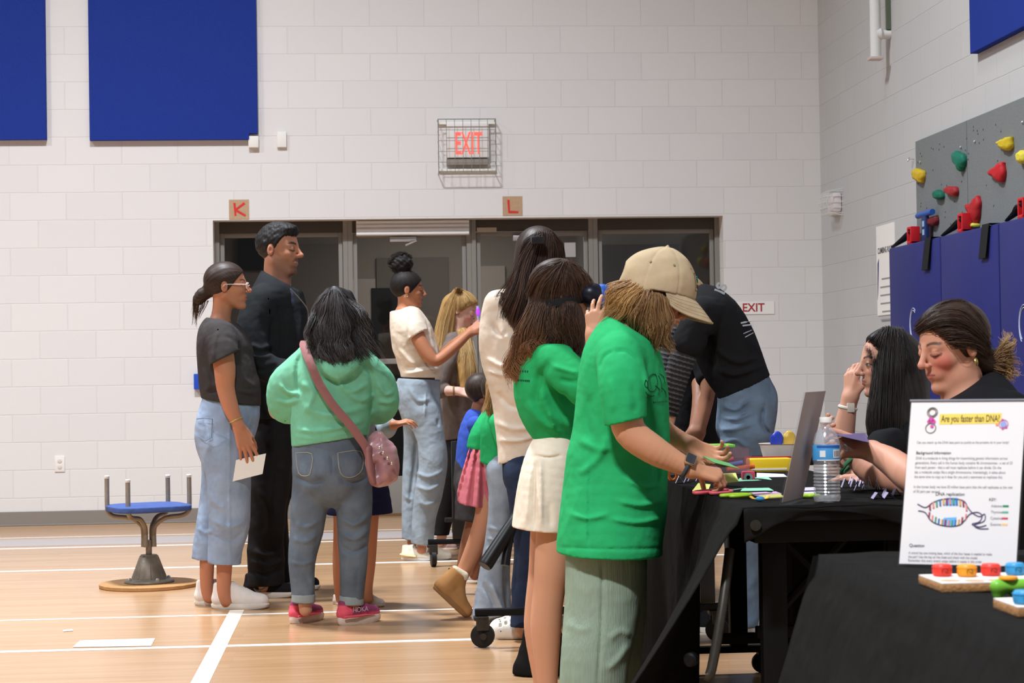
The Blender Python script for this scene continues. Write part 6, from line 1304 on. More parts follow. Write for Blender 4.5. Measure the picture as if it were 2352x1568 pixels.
g = Grp(); g.us(chain(d, [(1606, 690, 0, 38, 1.4), (1626, 716, 0, 58, 1.6), (1652, 760, 0, 70, 1.35), (1676, 820, 0, 72, 1.25), (1700, 870, 0, 66, 1.25), (1716, 910, 0, 64, 1.25)], 4), .02); g.us(chain(d, [(1612, 722, -.18, 40), (1594, 760, -.2, 40), (1580, 790, -.21, 38)]), .03); g.us(chain(d, [(1612, 722, .18, 40), (1594, 760, .2, 40)]), .03)
g.disp(folds([([(1640, 800), (1690, 830), (1740, 820)], 7, .010), ([(1650, 850), (1690, 860), (1750, 840)], 6, .010), ([(1620, 760), (1640, 800), (1640, 850)], 7, -.010)])); g.disp(wrinkle(71, .006, 4)); g.hem(*plane(d, (1640, 924), (1775, 858)), .013, .04)
M_BLKTEE = cloth('black_tee', (30, 30, 32), noise=.08); sh = organic('tee_shirt', g, .0062, M_BLKTEE, root)
mb = MB(); 
for i, (x0, y0, x1, y1) in enumerate(((1702, 742, 1722, 738), (1706, 748, 1724, 746), (1708, 766, 1726, 758), (1712, 774, 1730, 764))): mb.tube(on(g, d, ((x0, y0), ((x0+x1)/2, (y0+y1)/2), (x1, y1)), .002), .004 if i < 2 else .0018, 5)
build('back_print', mb, mat('pale_print_white', (196, 198, 204), .8), sh)
build('shoulder_print', MB().text('SIS', surf(g, 1654, 670, d, .004), _n(RT*.35+UP*.9), _n(-RT*.9+UP*.35), .062, .004, .03), mat('pale_print_white', (196, 198, 204)), sh, smooth=False)
M_STRIPE = None
m = bpy.data.materials.new('striped_knit'); m.use_nodes = True; t_ = NT(m); t_.b.inputs['Roughness'].default_value = .85
a_ = t_.new('ShaderNodeAttribute', attribute_name='Col'); t_.link(a_.outputs['Color'], t_.b.inputs['Base Color'])
for w in (-1, 1):
    nodes = [(1586, 780, w*.2, 33), (1570, 815, w*.21, 31), (1556, 860, w*.2, 28), (1546, 905, w*.18, 24), (1540, 940, w*.15, 20), (1537, 962, w*.14, 18)]
    if w > 0: nodes = [(n[0]-24, n[1]-14, n[2], n[3]) for n in nodes]
    g = Grp(); g.us(chain(d, nodes, 4), .0); a3, b3 = W(1586, 780, d), W(1538, 950, d); axs = _n(b3-a3)
    st = lambda P: np.sin(((P-a3)@axs)*2*math.pi/.019)
    g.disp(lambda P: -.002*st(P)); g.clip(*plane(d, (1515, 952), (1560, 958), w=w*.14))
    organic('striped_sleeve', g, .005, m, root, lambda V: np.where((st(V) > .55)[:, None], np.array([[86, 86, 90]]), np.array([[28, 28, 31]])))
g = Grp(); g.us(chain(d, [(1706, 880, 0, 60, 1.25), (1718, 925, 0, 68, 1.3), (1712, 975, 0, 66, 1.3)], 4), .02); 
for w in (-.1, .1): g.us(chain(d, [(1712, 1000, w, 58), (1706, 1080, w, 50), (1704, 1200, w, 42), (1708, 1430, w, 34)], 4), .03)
g.disp(folds([([(1660, 930), (1690, 940), (1720, 915)], 6, .011), ([(1655, 955), (1690, 962), (1730, 945)], 6, .011), ([(1650, 985), (1690, 985), (1730, 970)], 6, .010), ([(1755, 930), (1750, 970), (1770, 1000)], 5, -.012), ([(1655, 1020), (1690, 1010), (1720, 1030)], 6, .009)])); g.disp(wrinkle(72, .007, 4)); g.clip(*plane(d, (1640, 916), (1775, 848), flip=-1)); g.clip(*plane(d, (1640, 1432), (1775, 1432))); organic('jeans', g, .0062, cloth('blue_grey_denim', (104, 120, 138), noise=.26, nscale=8, bump=.35, crease=.7), root)
for w in (-.1, .1):
    p = W(1710, 1440, d+w); shoe(root, (p[0]+.06, p[1], 0), (p[0]-.20, p[1], 0), M_BKSN, M_SOLEW, .36, .36)
# --- two people across the far table, mostly hidden
d = 8.75; root = person(1610, 1440, d, 'person in dark clothes with bare brown arms leaning on the far table')
SK = (150, 102, 76); H = mkhead(1555, 735, d, 104, yaw=-150, pitch=20, skin=SK)
g = Grp(); g.u(Fn(H.f, H.lo, H.hi)); g.us(chain(d, [(1585, 800, 0, 24), (1570, 760, 0, 22)]), .02); g.us(chain(d, [(1590, 810, 0, 40, 1.3), (1600, 1000, 0, 44), (1600, 1100, 0, 40)]), .03)
g.us(chain(d, [(1620, 830, -.2, 19), (1626, 900, -.26, 17), (1608, 990, -.3, 12)], 4), .02); g.us(chain(d, [(1600, 830, .0, 19), (1606, 910, -.2, 16), (1592, 992, -.3, 11)], 4), .02)
for w in (-.08, .08): g.us(chain(d, [(1600, 1080, w, 30), (1600, 1250, w, 22), (1600, 1420, w, 13)]), .02)
for x in (1608, 1592): hw = W(x, 992, d-.3); g.u(hand(hw, -.6*UP-.5*RT, -DEP+.3*RT, L=.16, curl=(20, 25, 28, 30)), .02)
body(root, g, .0062, [H], SK); g = Grp(); g.u(H.cap(.05, .06, -.4)); organic('hair', g, .007, M_HAIR, root, streaks(H, (0, 0, 1), 40, 22)[0])
g = Grp(); g.us(chain(d, [(1588, 795, 0, 36, 1.5), (1592, 830, 0, 54, 1.4), (1598, 950, 0, 56, 1.2), (1600, 1060, 0, 54, 1.1)], 3), .02); g.us(chain(d, [(1615, 825, -.18, 27), (1622, 865, -.22, 25)]), .03); g.disp(wrinkle(73, .006, 4)); organic('tee_shirt', g, .007, mat('black_tee', (30, 30, 32)), root)
g = Grp(); g.us(chain(d, [(1600, 1040, 0, 52, 1.1), (1600, 1090, 0, 50, 1.2)], 2), .02); [g.us(chain(d, [(1600, 1090, w, 38), (1600, 1420, w, 24)], 2), .03) for w in (-.08, .08)]; organic('trousers', g, .008, mat('navy_twill', (30, 34, 62)), root)
for w in (-.08, .08): p = W(1600, 1430, d+w); shoe(root, (p[0]+.05, p[1], 0), (p[0]-.18, p[1], 0), M_BKSN, M_SOLEW, .36, .36)
d = 9.4; root = person(1545, 1380, d, 'person in pale jeans behind the striped sleeves, hand resting by the hip')
SK = (214, 160, 140); H = mkhead(1520, 690, d, 100, yaw=-120, pitch=10, skin=SK)
g = Grp(); g.u(Fn(H.f, H.lo, H.hi)); g.us(chain(d, [(1525, 765, 0, 22), (1522, 720, 0, 21)]), .02); g.us(chain(d, [(1528, 780, 0, 38, .9), (1540, 960, 0, 40), (1545, 1060, 0, 40)]), .03)
g.us(chain(d, [(1575, 790, 0, 18), (1580, 870, -.08, 15), (1562, 930, -.18, 11)], 4), .02); hw = W(1562, 930, d-.18); g.u(hand(hw, -UP-.1*RT, -DEP, L=.16, curl=(15, 18, 20, 22), side=-1), .02)
for x in (1524, 1566): g.us(chain(d, [(x, 1040, 0, 26), (x, 1200, 0, 20), (x, 1370, 0, 12)]), .02)
body(root, g, .0068, [H], SK); g = Grp(); g.u(H.cap(.05, .06, -.4)); organic('hair', g, .008, M_HAIR, root, streaks(H, (0, 0, 1), 40, 23)[0])
g = Grp(); g.us(chain(d, [(1526, 768, 0, 34, .9), (1528, 800, 0, 54, .8), (1538, 920, 0, 50, .9), (1542, 950, 0, 50, .9)], 3), .02); g.us(chain(d, [(1570, 795, 0, 24), (1580, 850, -.06, 22)]), .02); organic('tee_shirt', g, .007, mat('black_tee', (30, 30, 32)), root)
g = Grp(); g.us(chain(d, [(1545, 945, 0, 50, .9), (1545, 1020, 0, 52, .9)], 2), .02); [g.us(chain(d, [(x, 1030, 0, 34), (x, 1360, 0, 24)], 2), .02) for x in (1522, 1568)]; g.disp(wrinkle(74, .006, 4)); organic('jeans', g, .0075, mat('pale_denim', (150, 162, 172)), root)
for x in (1522, 1568): p = W(x, 1380, d); shoe(root, p*[1, 1, 0]+DEP*.1, p*[1, 1, 0]-DEP*.14, M_SHOEW, M_SOLEW, .36, .36)

# --- seated volunteer with long straight black hair
d = 6.2; root = person(2080, 1500, d, 'seated girl with long straight black hair resting her head on one hand')
SK = (206, 152, 128); H = mkhead(2034, 836, d, 150, yaw=-170, pitch=4, skin=SK, eye='open', brow=(40, 30, 28), blush=.25, lips=(176, 100, 92))
g = Grp(); g.u(Fn(H.f, H.lo, H.hi)); g.us(chain(d, [(2062, 985, 0, 42), (2056, 935, 0, 36), (2046, 895, 0, 38)]), .02); g.us(chain(d, [(2070, 1000, 0, 60, 1.4), (2085, 1150, 0, 70, 1.2), (2090, 1290, 0, 70, 1.2)]), .03)
g.us(chain(d, [(2030, 1030, .17, 34), (1975, 1085, .18, 32), (1934, 1095, .17, 28), (1934, 1020, .16, 28), (1944, 955, .15, 22), (1952, 915, .145, 18)], 4), .02); g.us(chain(d, [(2030, 1030, -.18, 34), (1985, 1090, -.25, 30), (2000, 1100, -.4, 24), (1990, 1098, -.5, 16)], 3), .02)
for w in (-.1, .1): g.us(chain(d, [(2085, 1290, w, 58), (1960, 1300, w, 50), (1950, 1440, w, 34), (1952, 1580, w, 22)]), .02)
hw = W(1952, 915, d+.145); g.u(hand(hw, UP+.08*RT, -RT*.75-DEP*.5, L=.165, curl=((32, 40, 25), (32, 42, 25), (30, 42, 25), (28, 40, 25)), side=-1, thumb=(34, 20, 12)), .02); hw = W(1990, 1098, d-.5); g.u(hand(hw, -RT, UP, L=.16, curl=(20, 22, 24, 26)), .02)
body(root, g, .0040, [H], SK)
g = Grp(); g.u(H.cap(.05, .04, -.52, ax=(.9, -.42))); g.us(chain(d, [(2046, 850, -.07, 36, .9), (2040, 910, -.09, 38, .8), (2034, 970, -.11, 46, .7), (2040, 1020, -.13, 36, .6)], 4), .02); g.us(chain(d, [(2080, 830, 0, 50, 1.3), (2078, 900, 0, 56, 1.4), (2070, 980, 0, 56, 1.4)], 3), .03)
cf, df = streaks(H, (.05, 0, 1), 64, 24, .25, (26, 22, 22), (70, 60, 54), .003); g.disp(df)
gl = [on(g, d, p_, .002, 3, -.12) for p_ in (((2034, 760), (2014, 800), (2010, 870), (2000, 940), (2002, 1010)), ((2038, 760), (2020, 810), (2016, 900), (2010, 960), (2014, 1030)), ((2040, 758), (2030, 820), (2024, 900), (2020, 980), (2026, 1050)), ((2052, 757), (2050, 820), (2046, 900), (2044, 980), (2046, 1060)), ((2070, 758), (2076, 830), (2078, 910), (2076, 990), (2076, 1060)))]
gl7 = [on(g, d, p_, .0015, 3, -.1) for p_ in (((2036, 758), (2014, 768), (1998, 786), (1990, 808)), ((2038, 757), (2020, 772), (2008, 796), (2004, 826)), ((2042, 757), (2032, 776), (2024, 806), (2020, 840)), ((2056, 757), (2064, 790), (2070, 830), (2074, 870)), ((2066, 757), (2082, 786), (2096, 826), (2104, 870)))]
organic('hair', g, .0044, M_HAIR, root, cf, join(locks(gl7, 220, .0030, .0022, 73, .004, .0, 1, ((22, 19, 19), (60, 50, 46))), locks(gl, 330, .0034, .0018, 25, .006, .002, 4, ((22, 19, 19), (64, 54, 48)), npt=16)))
g = Grp(); g.us(chain(d, [(2066, 962, 0, 50, 1.4), (2072, 1000, 0, 74, 1.5), (2082, 1080, 0, 86, 1.3), (2090, 1200, 0, 86, 1.25), (2092, 1290, 0, 86, 1.2)], 4), .02); g.us(chain(d, [(2040, 1020, .17, 44), (2000, 1064, .15, 42)]), .03); g.us(chain(d, [(2040, 1020, -.18, 44), (2005, 1070, -.23, 42)]), .03); g.disp(wrinkle(75, .007, 4)); g.clip(*plane(d, (2010, 980), (2120, 960), flip=-1), .01)
organic('tee_shirt', g, .0052, M_BLKTEE, root)
g = Grp(); [g.us(chain(d, [(2090, 1280, w, 74), (1960, 1302, w, 60), (1952, 1440, w, 46), (1952, 1560, w, 38)], 3), .03) for w in (-.1, .1)]; organic('jeans', g, .0065, M_NAVYJ, root)
for w in (-.1, .1): p = W(1952, 1590, d+w); shoe(root, (p[0]+.05, p[1], 0), (p[0]-.19, p[1], 0), M_BKSN, M_SOLEW, .36, .36)
wt = ring_band(W(1947, 936, d+.148), W(1952, 915, d+.145)-W(1944, 955, d+.15), .0265, .0065, mat('ivory_rubber', (212, 202, 188), .55), 'watch', root); c = W(1954, 936, d+.122); build('case', MB().box(c-[.013, .006, .016], c+[.013, .006, .016], .005), mat('ivory_rubber', (212, 202, 188)), wt)

# --- seated volunteer with a knotted ponytail
d = 4.8; root = person(2250, 1560, d, 'seated girl with a low knot, hoop earrings and black tee looking down')
SK = (204, 146, 120); H = mkhead(2184, 799, d, 194, yaw=-157, pitch=14, roll=0, skin=SK, eye='closed', brow=(70, 50, 40), blush=1.0, nose=.93, lips=(184, 104, 96))
g = Grp(); g.u(Fn(H.f, H.lo, H.hi)); g.us(chain(d, [(2222, 960, .02, 62), (2218, 915, 0, 50), (2206, 870, 0, 50)]), .02); g.us(chain(d, [(2240, 980, 0, 90, 1.3), (2250, 1150, 0, 90, 1.1), (2250, 1330, 0, 90, 1.1)]), .03)
g.us(chain(d, [(2330, 1000, -.2, 44), (2230, 1120, -.25, 42), (2120, 1110, -.05, 40), (2050, 1062, .12, 33), (2006, 1036, .22, 23)], 4), .02)
g.us(chain(d, [(2180, 1000, .22, 44), (2140, 1110, .3, 40), (2060, 1100, .36, 38), (1995, 1078, .4, 30), (1960, 1046, .42, 20)], 4), .02)
for w in (-.1, .1): g.us(chain(d, [(2250, 1330, w, 76), (2080, 1340, w+.2, 62), (2070, 1560, w+.2, 40), (2074, 1740, w+.2, 26)]), .02)
hw = W(2006, 1036, d+.22); g.u(hand(hw, -RT*1.0+.12*UP+.1*DEP, UP*.75-DEP*.6, L=.168, curl=((26, 30, 20), (38, 46, 30), (44, 50, 34), (50, 54, 36)), side=-1, thumb=(24, -8, 6)), .02)
hw = W(1960, 1046, d+.42); g.u(hand(hw, -RT*.8+.5*UP, -RT*.4+DEP*.5-UP*.5, L=.165, curl=(30, 40, 44, 48), side=1, thumb=(30, 0, 10)), .02)
body(root, g, .0033, [H], SK)
g = Grp(); g.u(H.cap(.055, .075, -.34, ax=(.84, -.54))); g.sub(Fn(lambda P: ell(H.loc(P), (-.03, .375, -.02), (.085, .075, .13))*H.s, H.lo, H.hi), .012); g.us(chain(d, [(2262, 835, .02, 34), (2290, 830, .03, 30), (2304, 815, .03, 22)], 3), .03)
cf, df = streaks(H, (-.95, 0, -.25), 70, 26, .28, (46, 34, 28), (98, 74, 58), .004); g.disp(df)
gl = [[W(2280, 820, d), W(2300, 800, d), W(2312, 782, d), W(2318, 768, d)], [W(2284, 826, d), W(2306, 815, d-.01), W(2320, 806, d), W(2324, 800, d)], [W(2286, 836, d), W(2308, 838, d-.01), W(2320, 846, d), W(2324, 856, d)], [W(2280, 845, d), W(2300, 852, d), W(2312, 860, d), W(2318, 866, d)]]
gl2 = [on(g, d, p_, .0012, 3, -.09) for p_ in (((2106, 752), (2150, 716), (2210, 715), (2270, 780)), ((2110, 762), (2160, 738), (2220, 745), (2272, 800)), ((2140, 778), (2180, 768), (2230, 778), (2272, 818)), ((2166, 790), (2196, 792), (2240, 796), (2270, 824)), ((2112, 742), (2160, 700), (2220, 696), (2274, 766)))]
organic('hair', g, .0038, M_HAIR, root, cf, join(locks(gl, 150, .0050, .0015, 27, .009, .010, 10, ((70, 50, 36), (150, 112, 74)), tip=(206, 168, 112)), locks(gl2, 300, .0026, .002, 28, .004, .0, 1, ((42, 30, 25), (92, 68, 54)))))
for r in (.040, .028):
    c = H.wld((-.055, .355, -.15)); ax_ = H.R[:, 0]; mb = MB(); rr = r*H.s
    mb.tube([c-H.R[:, 2]*rr*.9+rr*(math.cos(t)*(.8*H.R[:, 0]+.6*H.R[:, 1])+math.sin(t)*H.R[:, 2]) for t in np.linspace(0, 6.28, 18)], .0022, 6); build('hoop_earring', mb, mat('gold_chain', (206, 186, 120)), root)
g = Grp(); g.us(chain(d, [(2232, 925, .02, 72, 1.3), (2244, 960, 0, 110, 1.35), (2252, 1050, 0, 118, 1.2), (2256, 1200, 0, 112, 1.15), (2256, 1330, 0, 112, 1.1)], 4), .02); g.us(chain(d, [(2318, 960, -.16, 62), (2310, 1030, -.22, 58), (2262, 1092, -.25, 54)], 3), .03); g.us(chain(d, [(2180, 970, .2, 58), (2156, 1050, .26, 54)], 3), .03); g.us(chain(d, [(2262, 880, .03, 26), (2252, 900, .0, 30), (2200, 925, -.05, 20)], 3), .03); g.disp(wrinkle(76, .006, 4))
g.clip(*plane(d, (2150, 930), (2270, 852), flip=-1), .02); organic('tee_shirt', g, .0046, M_BLKTEE, root)
g = Grp(); [g.us(chain(d, [(2250, 1330, w, 90), (2080, 1345, w+.2, 74), (2070, 1560, w+.2, 52), (2074, 1720, w+.2, 44)], 3), .03) for w in (-.1, .1)]; organic('jeans', g, .007, M_NAVYJ, root)
for w in (.1, .3): p = W(2074, 1750, d+w); shoe(root, (p[0]+.05, p[1], 0), (p[0]-.19, p[1], 0), M_BKSN, M_SOLEW, .36, .36)
ring_band(W(1950, 1066, d+.42), W(1995, 1078, d+.4)-W(1960, 1046, d+.42), .031, .006, mat('green_bracelet', (60, 120, 80), .7), 'bracelet', root)
ring_band(W(1944, 1028, d+.19), RT*.3+UP*.2+DEP*.2, .0085, .0012, mat('silver_blue_ring', (120, 170, 210), .2, metal=.7), 'ring', root)
q = [W(1912, 995, d+.26), W(1988, 994, d+.30), W(1996, 1016, d+.12), W(1925, 1000, d+.10)]
G = np.array([[q[0], q[1]], [q[3], q[2]]]); tag(build('purple_card', MB().sheet(G).sheet((G-UP*.0015)[::-1]), mat('purple_card', (98, 84, 118), .8, spec=.1), base=True, smooth=False), 'purple card held out by the girl with the low knot', 'card')

# --- small children between the cart and the cream blouse
M_KG = mat('green_tee', (44, 170, 102))
d = 8.62; root = person(1095, 1410, d, 'small child in green tee and pink pleated skirt kneeling up on one brown boot')
SK = (200, 142, 110); H = mkhead(1150, 905, d, 92, yaw=15, pitch=15, skin=SK)
g = Grp(); g.u(Fn(H.f, H.lo, H.hi)); g.us(chain(d, [(1132, 970, 0, 20), (1140, 940, 0, 18)]), .02); g.us(chain(d, [(1128, 975, 0, 28, 1.2), (1108, 1060, 0, 30, 1.1)]), .03)
g.us(chain(d, [(1120, 970, -.12, 17), (1098, 1005, -.15, 15), (1150, 1035, -.2, 12)], 3), .02); g.us(chain(d, [(1140, 970, .12, 17), (1165, 1020, .15, 12)], 2), .02); hw = W(1150, 1035, d-.2); g.u(hand(hw, RT, UP, L=.12), .02); hw = W(1165, 1020, d+.15); g.u(hand(hw, RT, UP, L=.12), .02)
g.us(chain(d, [(1112, 1120, -.06, 26), (1116, 1172, -.08, 24), (1096, 1240, -.06, 21), (1066, 1310, -.03, 17), (1046, 1350, -.0, 14)], 4), .02); g.us(chain(d, [(1122, 1120, .08, 26), (1136, 1200, .05, 21), (1132, 1330, .05, 16), (1130, 1400, .05, 12)], 3), .02)
body(root, g, .0050, [H], SK); g = Grp(); g.u(H.cap(.05, .06, -.45)); organic('hair', g, .0065, M_HAIR, root, streaks(H, (0, 0, 1), 40, 31)[0])
g = Grp(); g.us(chain(d, [(1134, 962, 0, 26, 1.3), (1128, 985, 0, 36, 1.3), (1116, 1020, 0, 36, 1.2), (1108, 1045, 0, 33, 1.1)], 3), .02); s_ = Grp(); s_.us(chain(d, [(1122, 965, -.12, 24), (1104, 995, -.15, 24), (1096, 1026, -.16, 23)], 3)); g.u(s_, .02); g.disp(wrinkle(81, .006, 6)); g.clip(*plane(d, (1080, 1026), (1140, 1032))); organic('tee_shirt', g, .0058, M_KG, root)
g = Grp(); g.us(chain(d, [(1112, 1022, 0, 28, 1.2), (1106, 1070, 0, 36, 1.6), (1098, 1120, 0, 42, 1.65), (1092, 1170, 0, 46, 1.65), (1090, 1200, 0, 48, 1.65)], 3), .02)
def pleat(P):
    x, y, dd = proj(P); u = (x-1110)/(18+np.clip(y-1020, 0, 200)*.18); return .007*np.cos(u*9.5)
g.disp(pleat); g.hem(*plane(d, (1052, 1153), (1134, 1166)), .012, .12); organic('pleated_skirt', g, .0050, cloth('rose_twill', (206, 114, 124)), root)
M_BOOT = mat('tan_suede', (172, 124, 74), .85, noise=.08, nscale=20); M_GUM = mat('gum_sole', (140, 100, 60), .7)
ty = onZ(1068, 1421, 0); hl = W(993, 1350, depth(ty)-.02); o, at = shoe(root, hl+[0, 0, 0], ty, M_BOOT, M_GUM, .52, .58, .10, 'boot', boot=.07)
g = Grp(); g.u(Seg(at(.10, -.06, .62), at(.32, -.06, .66), .020, .022)); g.u(Seg(at(.10, .08, .62), at(.32, .08, .66), .020, .020), .01); organic('fleece_collar', g, .004, mat('cream_fleece', (226, 206, 178), .95, noise=.1, nscale=60, bump=.5), o)
build('heel_tab', MB().tube([at(.05, 0, .50), at(.0, 0, .56), at(.05, 0, .60)], .009, 6), mat('dark_tab', (60, 44, 34), .8), o)
shoe(root, onZ(1108, 1420, 0), onZ(1166, 1421, 0), M_BOOT, M_GUM, .40, .5, .09, 'boot')
d = 8.35; root = person(1125, 1422, d, 'blond child in green tee and faded skinny jeans behind the wheeled table base')
SK = (220, 170, 140); H = mkhead(1158, 895, d, 96, yaw=60, pitch=20, skin=SK)
g = Grp(); g.u(Fn(H.f, H.lo, H.hi)); g.us(chain(d, [(1146, 965, 0, 20), (1150, 930, 0, 19)]), .02); g.us(chain(d, [(1144, 975, 0, 26, 1.2), (1142, 1060, 0, 22, 1.1)]), .03)
for w in (-.13, .13): g.us(chain(d, [(1150, 975, w, 17), (1170, 1020, w*1.1, 14), (1190, 1030, w, 11)]), .02); hw = W(1190, 1030, d+w); g.u(hand(hw, RT, UP, L=.12), .02)
for c in ([(1147, 1090, -.05, 20), (1142, 1220, -.04, 17), (1116, 1400, -.04, 12)], [(1152, 1080, .07, 22), (1150, 1220, .07, 17), (1142, 1400, .07, 12)]): g.us(chain(d, c), .02)
body(root, g, .0054, [H], SK); g = Grp(); g.u(H.cap(.06, .06, -.5)); g.us(chain(d, [(1140, 890, -.02, 24), (1130, 930, -.04, 16), (1126, 955, -.05, 6)]), .02); gl = [on(g, d, p_, .003, 2, -.08) for p_ in (((1140, 850), (1126, 890), (1118, 930), (1106, 950)), ((1146, 850), (1136, 890), (1128, 925), (1122, 950)), ((1152, 850), (1148, 890), (1140, 930), (1134, 952)))]; organic('hair', g, .006, M_HAIR, root, streaks(H, (0, 0, 1), 50, 32, .3, (136, 100, 60), (206, 168, 112))[0], locks(gl, 90, .004, .0015, 33, .006, .004, 6, ((130, 96, 58), (206, 168, 112))))
g = Grp(); g.us(chain(d, [(1144, 955, 0, 28, 1.2), (1142, 985, 0, 38, 1.2), (1140, 1040, 0, 36, 1.1), (1140, 1100, 0, 36, 1.1)], 3), .02); g.us(chain(d, [(1148, 970, -.13, 24), (1160, 1010, -.15, 22)]), .02); g.disp(wrinkle(82, .006, 6)); g.hem(*plane(d, (1104, 1062), (1180, 1084)), .013, .05); organic('tee_shirt', g, .0060, M_KG, root)
g = Grp(); g.us(chain(d, [(1144, 1052, 0, 32, 1.3), (1148, 1100, 0, 30, 1.5)], 2), .02); g.us(chain(d, [(1146, 1080, -.05, 28), (1148, 1110, -.05, 27), (1146, 1180, -.05, 25), (1136, 1260, -.04, 25), (1126, 1330, -.04, 28), (1122, 1424, -.04, 40)], 4), .02); g.us(chain(d, [(1154, 1110, .08, 26), (1152, 1250, .08, 22), (1146, 1330, .08, 26), (1142, 1420, .08, 34)], 4), .02)
g.disp(folds([([(1120, 1210), (1145, 1216), (1170, 1208)], 4, .006), ([(1118, 1235), (1140, 1240), (1165, 1232)], 4, .006), ([(1115, 1260), (1136, 1264), (1160, 1256)], 4, .006), ([(1112, 1285), (1130, 1290), (1155, 1282)], 4, .006), ([(1110, 1340), (1130, 1380), (1140, 1420)], 5, -.010), ([(1128, 1340), (1146, 1380), (1160, 1410)], 5, .010)])); g.hem(*plane(d, (1080, 1420), (1176, 1406)), .013, .05); organic('jeans', g, .0058, cloth('faded_denim', (150, 160, 172), noise=.2, nscale=12, bump=.3), root)
for a, b in (((1088, 1424), (1150, 1424)), ((1116, 1416), (1176, 1416))): shoe(root, onZ(*a, 0), onZ(*b, 0), M_SHOEW, M_SOLEW, .42, .36)
d = 9.5; root = person(1075, 1345, d, 'child in dark grey shorts and a blue top behind the pink skirt')
SK = (150, 100, 74); H = mkhead(1110, 905, d, 88, yaw=20, pitch=15, skin=SK)
g = Grp(); g.u(Fn(H.f, H.lo, H.hi)); g.us(chain(d, [(1092, 970, 0, 18), (1100, 935, 0, 17)]), .02); g.us(chain(d, [(1090, 980, 0, 26, 1.2), (1080, 1090, 0, 28, 1.1)]), .03)
for w in (-.12, .12): g.us(chain(d, [(1092, 975, w, 15), (1110, 1020, w, 13), (1140, 1020, w, 10)]), .02); hw = W(1140, 1020, d+w); g.u(hand(hw, RT, UP, L=.12), .02)
g.us(chain(d, [(1084, 1120, -.05, 24), (1090, 1190, -.05, 21), (1078, 1245, -.04, 20), (1060, 1310, -.02, 13)], 3), .02); g.us(chain(d, [(1090, 1120, .07, 24), (1096, 1200, .07, 19), (1090, 1320, .07, 12)], 3), .02)
body(root, g, .0058, [H], SK); g = Grp(); g.u(H.cap(.05, .06, -.4)); organic('hair', g, .007, M_HAIR, root, streaks(H, (0, 0, 1), 40, 34)[0])
g = Grp(); g.us(chain(d, [(1092, 962, 0, 26, 1.2), (1086, 1000, 0, 34, 1.2), (1078, 1080, 0, 34, 1.1)], 3), .02); [g.us(chain(d, [(1092, 975, w, 20), (1104, 1010, w, 18)]), .02) for w in (-.12, .12)]; organic('top', g, .0066, cloth('royal_blue_jersey', (62, 88, 176)), root)
g = Grp(); g.us(chain(d, [(1078, 1070, 0, 34, 1.1), (1078, 1110, 0, 36, 1.2)], 2), .02); g.us(chain(d, [(1080, 1110, -.06, 32), (1080, 1160, -.06, 34), (1080, 1220, -.06, 35)], 2), .02); g.us(chain(d, [(1088, 1110, .08, 32), (1092, 1220, .08, 32)], 2), .02); g.disp(wrinkle(83, .006, 5)); g.hem(*plane(d, (1040, 1190), (1115, 1198)), .013, .05); organic('shorts', g, .0062, cloth('charcoal_shorts', (62, 58, 58)), root)
for a, b in (((1042, 1336), (1100, 1340)), ((1074, 1330), (1128, 1334))): shoe(root, onZ(*a, 0), onZ(*b, 0), mat('dusty_grey_shoe', (190, 180, 172), .7), M_SOLEW, .40, .42)
# ------------------------------------------------------------------ tables, seats and what lies on them
M_CLOTHB = cloth('black_tablecloth', (29, 28, 27), .95, spec=.04, noise=.10, nscale=30, bump=.25, bscale=600)
M_STEELB = mat('dull_dark_tube', (58, 54, 48), .45, metal=.4, noise=.15, nscale=60)
TZ = .752
# near-standing stool with round wooden foot
bc = onZ(343, 1346, 0); dS = depth(bc); st = thing('swivel_stool', bc, 'upturned seat frame with blue cushion on a round wooden foot, beside the block wall', 'stool')
M_WOODF = mat('particle_board', (178, 132, 84), .6, noise=.12, nscale=40)
build('foot_disc', MB().lathe([(.25, 0), (.256, .003), (.256, .018), (.25, .021)], bc, n=48), M_WOODF, st)
M_CAST = mat('cast_metal', (128, 118, 104), .45, metal=.15, noise=.25, nscale=18, bump=.3, bscale=60); ped = MB()
ped.lathe([(.126, .021), (.130, .026), (.126, .034), (.090, .040), (.088, .05), (.052, .150), (.042, .158), (.042, .165)], bc, n=32)
for k in range(8):
    a = k*math.pi/4+.2; e = np.array([math.cos(a), math.sin(a), 0]); ped.tube([bc+e*.085+[0, 0, .045], bc+e*.043+[0, 0, .16]], [.007, .004], 6)
pd_ = build('pedestal', ped, M_CAST, st)
for k in range(4):
    a = k*math.pi/2+.5; build('bolt', MB().lathe([(.010, .03), (.010, .045), (.005, .05)], bc+np.array([math.cos(a)*.108, math.sin(a)*.108, 0]), n=8), mat('bolt_zinc', (190, 192, 192)), pd_)
build('post', MB().tube([bc+[0, 0, .16], bc+[0, 0, .24]], .016, 12), M_CAST, st)
M_TUBE = mat('grey_steel_tube', (146, 136, 124), .38, metal=.2, noise=.12, nscale=30)
for dx, dy, zt in ((-.212, .01, .575), (-.085, -.16, .562), (.085, .17, .565), (.212, -.01, .575)):
    h = np.array([dx, dy, 0]); e = _n(h)*.028
    pts = [bc+e+[0, 0, .205], bc+e+[0, 0, .29], bc+e*1.6+[0, 0, .325], bc+h*.45+[0, 0, .355], bc+h*.82+[0, 0, .365], bc+h*.97+[0, 0, .385], bc+h+[0, 0, .42], bc+h+[0, 0, zt-.012]]
    lg = build('leg', MB().tube(spline(pts, 4), .0122, 12), M_TUBE, st); build('cap', MB().lathe([(.0115, -.014), (.013, -.012), (.013, .0), (.010, .003)], bc+h+[0, 0, zt], n=14), mat('white_cap', (240, 234, 224), .5), lg)
g = Grp(); M_SEATB = cloth('blue_vinyl_seat', (70, 90, 146), .6, bump=.05)
V = []
